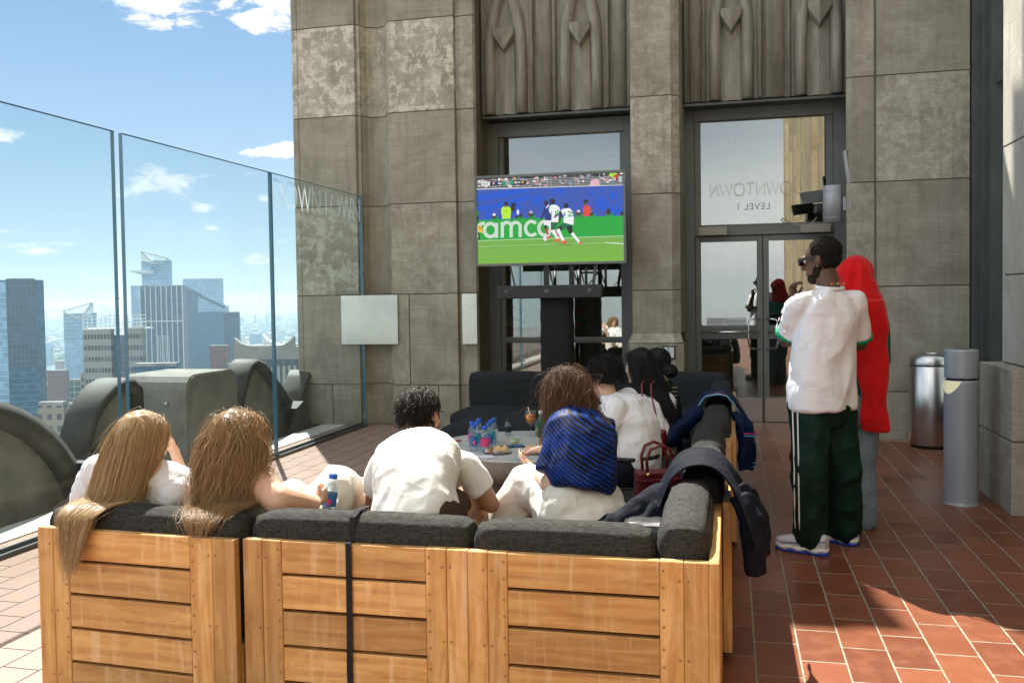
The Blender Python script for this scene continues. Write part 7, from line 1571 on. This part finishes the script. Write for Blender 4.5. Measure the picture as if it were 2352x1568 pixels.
# ------------------------------------------------------------------ garments over the sofa arm
def garment(name, label, cat, mat, path, y0, y1, group=None, nu=46, nv=60, amp=.016, fold=9.0, seed=0, skew=0.0, flare=(1, 1), thick=.007):
    """a cloth lying over the arm: path is its (x, z) course across the arm, y0..y1 its spread along it"""
    P = [Vector((a, b)) for a, b in path]; L_ = [0]
    for a, b in zip(P, P[1:]): L_.append(L_[-1]+(b-a).length)
    def at(s):
        s *= L_[-1]
        for i in range(len(P)-1):
            if s <= L_[i+1] or i == len(P)-2: t = (s-L_[i])/max(1e-6, L_[i+1]-L_[i]); return P[i].lerp(P[i+1], t), (P[i+1]-P[i]).normalized()
    sm = [at(j/nv) for j in range(nv+1)]
    pos = [Vector((0, 0))]*(nv+1)
    for j in range(nv+1):
        a = [sm[min(max(j+k, 0), nv)][0] for k in (-3, -2, -1, 0, 1, 2, 3)]; pos[j] = sum(a, Vector((0, 0)))/7
    vs = []; yc = (y0+y1)/2; w = y1-y0
    for j in range(nv+1):
        t = j/nv; d = (pos[min(j+1, nv)]-pos[max(j-1, 0)]).normalized(); nn = Vector((-d.y, d.x)); 
        wid = w*(flare[0]*(1-t)+flare[1]*t)*(1-.18*math.sin(math.pi*t))
        for i in range(nu+1):
            u = i/nu; q = noise.noise(Vector((u*fold+seed, t*2.2, .3)))*1.0+.5*noise.noise(Vector((u*fold*2.3, t*5+seed, 1.7))); rid = (1-abs(noise.noise(Vector((u*fold*.7+t*1.5, t*1.1, seed+5)))*2.4))
            h = amp*(1.0+q*1.1+rid*1.6); edge = .03*noise.noise(Vector((u*4, seed, t*6)))+.05*noise.noise(Vector((u*2.2, seed+3, 0)))*(1 if t in (0, 1) else 0)
            p = pos[j]+nn*h; vs.append((p.x, yc+(u-.5)*wid+skew*(t-.5)+.025*noise.noise(Vector((t*6, seed+9, u*3))), p.y+edge*(abs(t-.5)**2)))
    m = MB(); m.add(vs, [(j*(nu+1)+i, j*(nu+1)+i+1, (j+1)*(nu+1)+i+1, (j+1)*(nu+1)+i) for j in range(nv) for i in range(nu)], True)
    t_ = thing(name, label, cat, (0, 0, 0), 0, group); o = m.build('cloth', mat, t_); s = o.modifiers.new('s', 'SOLIDIFY'); s.thickness = thick; s.offset = 0; s = o.modifiers.new('b', 'SUBSURF'); s.levels = 1; s.render_levels = 1
    return t_
C_suit = cloth('navy_wool', (.011, .013, .021), (.008, .010, .016), .8, 30); C_suitl = cloth('jacket_lining', (.035, .030, .034), (.03, .026, .03), .5)
C_trk = cloth('navy_nylon', (.006, .016, .055), (.004, .010, .035), .4, 12); C_mag = pm('magenta_stripe', (.62, .02, .18), .6); C_cyan = pm('cyan_stripe', (.05, .42, .60), .6)
arm = [(-.60, .47), (-.42, .50), (-.30, .60), (-.235, .74), (-.20, .785), (-.12, .805), (-.06, .795), (-.015, .74), (.025, .67), (.055, .60), (.075, .54), (.082, .50)]
j = garment('suit_jacket', 'dark navy wool suit jacket draped over the sunlit sofa arm', 'jacket', C_suit, arm, 3.66, 4.14, amp=.012, fold=3.2, seed=4, skew=-.12, flare=(.95, 1.35))
m = MB(); 
for yy, xx, zz, sd in ((3.72, .075, .42, 1), (3.90, .095, .45, 2)):
    pts = [V(.04, yy+.03, .69), V(.085, yy, .60), V(xx+.01, yy-.02, .53), V(xx+.012*sd, yy-.035, zz+.04), V(xx+.02, yy-.04, zz-.02)]
    m.tube(pts, [.055, .066, .064, .058, .053], 14, flat=.55)
limb_(m, [V(-.56, 3.70, .50), V(-.44, 3.74, .56), V(-.28, 3.80, .66)], [.045, .058, .055])
limb_(m, [V(-.46, 3.58, .45), V(-.38, 3.64, .50), V(-.26, 3.78, .64)], [.042, .055, .05])
fuse(m, 'sleeve', C_suit, j, .007, 3, [(14, 14, 6, .010, 'r'), (20, 20, 20, .003, 'n')], 9)
arm2 = [(x+.035, z) for x, z in arm]
k = garment('track_jacket', 'dark blue track jacket with magenta and cyan stripes hanging over the sofa arm', 'jacket', C_trk, arm2[1:], 6.25, 6.80, amp=.011, fold=4, seed=8, skew=-.05, flare=(1.2, 1.0))
m = MB(); m.tube([V(.05, 6.30, .70), V(.095, 6.25, .60), V(.105, 6.22, .50), V(.10, 6.2, .40), V(.095, 6.19, .33)], [.05, .066, .064, .062, .048], 14, flat=.7); limb_(m, [V(-.50, 5.95, .50), V(-.38, 6.05, .56), V(-.22, 6.2, .70)], [.045, .055, .05]); sl_ = fuse(m, 'sleeve', C_trk, k, .007, 3, [(14, 14, 6, .008, 'r')], 9)
for z, mt in ((.575, C_mag), (.560, C_cyan), (.385, C_cyan), (.36, C_cyan)):
    m = MB(); m.tube([V(.100+.070*math.cos(R(a)), 6.235-.04*(.58-z)+.052*math.sin(R(a)), z+.004*math.sin(R(a*2))) for a in range(0, 360, 20)], .0045 if z > .4 else .002, 6, closed=True); m.build('stripe', mt, sl_)
for off, mt in ((0, C_mag), (.022, C_cyan)):
    m = MB(); m.tube([V(a+.035, 6.24-off+.02*math.sin(a*20), b+.026) for a, b in arm[2:9]], .0045, 6, flat=.6); m.build('stripe', mt, k)
# ------------------------------------------------------------------ bags
M_maroon = pm('maroon_leather', (.16, .006, .014), .3, spec=.6); M_redl = pm('red_leather', (.13, .005, .010), .42, spec=.5); M_gold2 = pm('brass', (.75, .5, .18), .25, 1)
t = thing('handbag', 'deep red leather tote with two upright handles on the seat beside the suit jacket', 'handbag', tuple(on(1510, 1140, .44)), R(20)); t.location.z = .425
m = MB(); rbox(m, -.12, .12, -.06, .06, 0, .16, .02, -.012, 10, .003, 3); m.build('body', M_redl, t)
for s_ in (-1, 1):
    m = MB(); m.tube([(-.065, .05*s_, .15), (-.07, .055*s_, .22), (-.05, .06*s_, .275), (0, .062*s_, .295), (.05, .06*s_, .275), (.07, .055*s_, .22), (.065, .05*s_, .15)], .0085, 8); m.build('handle', M_redl, t)
    m = MB(); m.sphere((-.065, .064*s_, .145), .012, 10, 6); m.build('buckle', M_gold2, t)
m = MB(); m.box(-.133, .133, -.069, -.061, .105, .122, .002); m.build('belt', M_redl, t)
q = wy(1504, 1012, 5.98); t = thing('shoulder_bag', 'glossy maroon shoulder bag hanging on long straps at the woman\'s back', 'handbag', tuple(q), R(-20))
m = MB(); rbox(m, -.075, .075, -.03, .03, -.09, .075, .018, .004, 10, .002, 5); m.build('body', M_maroon, t); m = MB(); rbox(m, -.035, .075, -.06, -.031, -.10, -.01, .012, .003, 8); fl_ = m.build('pocket', M_maroon, t); m = MB(); m.sphere((.03, -.063, -.055), .006, 8, 6); m.build('clasp', M_gold2, fl_)
for dx in (-.03, .035):
    m = MB(); m.tube([(dx, -.02, .07), (dx-.01, -.035, .18), (dx-.035, -.045, .30), (dx-.05, -.02, .37), (dx-.05, .04, .39)], .006, 6, flat=.6); m.build('strap', M_maroon, t)
t = thing('backpack', 'black leather bag half hidden under the suit jacket', 'bag', (-.30, 3.66, .425)); m = MB(); rbox(m, -.12, .10, -.08, .10, 0, .17, .03, .01, 10, .004, 4); m.build('body', pm('black_leather', (.012, .012, .013), .35), t); m = MB(); m.tube([(.03, -.09, .02), (.04, -.095, .09), (.05, -.09, .15)], .003, 6); m.build('zip', M_chrome, t)
t = thing('phone', 'dark phone lying on the seat beside the man in the dress shirt', 'phone', tuple(on(1430, 1118, .435)), .3); m = MB(); m.box(-.04, .04, -.075, .075, 0, .009, .003); m.build('body', M_black, t); m = MB(); m.box(-.036, .036, -.07, .07, .0091, .0096); m.build('glass', M_chrome, t)

# ------------------------------------------------------------------ flowers behind the window
M_leaf = noisy('leaf_green', (.03, .10, .015), (.10, .22, .04), 20, .6); P_pur = pm('lilac_petal', (.42, .20, .42), .7); P_red = pm('crimson_petal', (.42, .015, .06), .7); P_yel = pm('yellow_petal', (.75, .48, .03), .7); P_org = pm('orange_petal', (.7, .22, .05), .7); P_brn = pm('seed_brown', (.06, .03, .01), .9)
def bouquet(label, c, specs, leaves, seed, pot=True):
    t = thing('flower_arrangement', label, 'flowers', c, 0, 'flower arrangements behind the window'); r = random.Random(seed); m = MB()
    for _ in range(leaves):
        a, z, q = r.uniform(0, 6.28), r.uniform(-.35, .25), r.uniform(.03, .2); p = Vector((q*math.cos(a), q*.6*math.sin(a), z)); d = Vector((r.uniform(-1, 1), r.uniform(-1, 1), r.uniform(-.2, 1))).normalized(); s_ = d.cross(Vector((.3, .2, 1))).normalized()*.016; m.add([p, p+d*.04+s_, p+d*.09, p+d*.04-s_], [(0, 1, 2, 3)])
    m.build('foliage', M_leaf, t, recalc=False)
    for x, z, rad, mat, n in specs:
        m = MB()
        for _ in range(n):
            v = Vector((r.gauss(0, 1), r.gauss(0, 1), r.gauss(0, 1))).normalized()*rad; m.sphere((x+v.x, -.12+v.y*.5, z+v.z), rad*.34, 6, 4)
        m.build('blossom', mat, t)
    if pot: m = MB(); m.lathe([(.09, -.75), (.12, -.70), (.13, -.35), (.10, -.33)], n=20); m.build('vase', M_chrome, t)
    return t
p = wy(1316, 712, 11.5); bouquet('lilac and crimson bouquet behind the window, right of the black stand', tuple(p), [(.02, .12, .06, P_pur, 26), (-.02, .04, .055, P_pur, 22), (-.05, -.08, .05, P_red, 22), (.11, -.02, .04, P_red, 16), (.05, -.20, .05, P_org, 18), (-.12, -.12, .045, P_yel, 16)], 160, 1)
p = wy(1182, 722, 11.4); bouquet('leafy arrangement with yellow blossoms behind the window, left of the stand', tuple(p), [(-.05, -.10, .035, P_yel, 16), (.02, -.13, .04, P_pur, 16), (-.04, -.28, .05, P_red, 20), (.10, -.30, .05, P_org, 18), (-.03, .2, .03, P_red, 10)], 380, 2)
p = wy(1198, 797, 11.35); t = thing('sunflower_planter', 'black and white checked planter with a sunflower behind the window', 'planter', tuple(p))
m = MB()
for k in range(18): a = k*R(20); d = Vector((math.cos(a), 0, math.sin(a))); s_ = Vector((-d.z, 0, d.x))*.014; m.add([d*.03+s_*.5, d*.06+s_, d*.09, d*.06-s_, d*.03-s_*.5], [(0, 1, 2, 3, 4)])
m.build('petals', P_yel, t, recalc=False); m = MB(); m.sphere((0, -.008, 0), (.034, .012, .034), 12, 8); m.build('seed_head', P_brn, t); m = MB(); m.tube([(0, .01, 0), (.01, .02, -.2)], .006, 6); m.build('stem', M_leaf, t)
M_chk = pm('check_ceramic', (.6, .58, .5), .4); nt = M_chk.node_tree; ck = N(nt, 'ShaderNodeTexChecker', i={1: (.6, .56, .46, 1), 2: (.02, .02, .02, 1), 3: 1.0}); cx_ = N(nt, 'ShaderNodeCombineXYZ'); s_ = N(nt, 'ShaderNodeSeparateXYZ'); L(nt, N(nt, 'ShaderNodeTexCoord').outputs['Object'], s_.inputs[0]); L(nt, mth(nt, 'MULTIPLY', mth(nt, 'ARCTAN2', s_.outputs[0], s_.outputs[1]), 5.1), cx_.inputs[0]); L(nt, mth(nt, 'MULTIPLY', s_.outputs[2], 26.), cx_.inputs[1]); L(nt, cx_.outputs[0], ck.inputs[0]); L(nt, ck.outputs[0], B(M_chk).inputs['Base Color'])
m = MB(); m.lathe([(.05, -.25), (.07, -.24), (.095, -.10), (.10, -.04), (.09, -.04)], n=28); m.build('pot', M_chk, t)
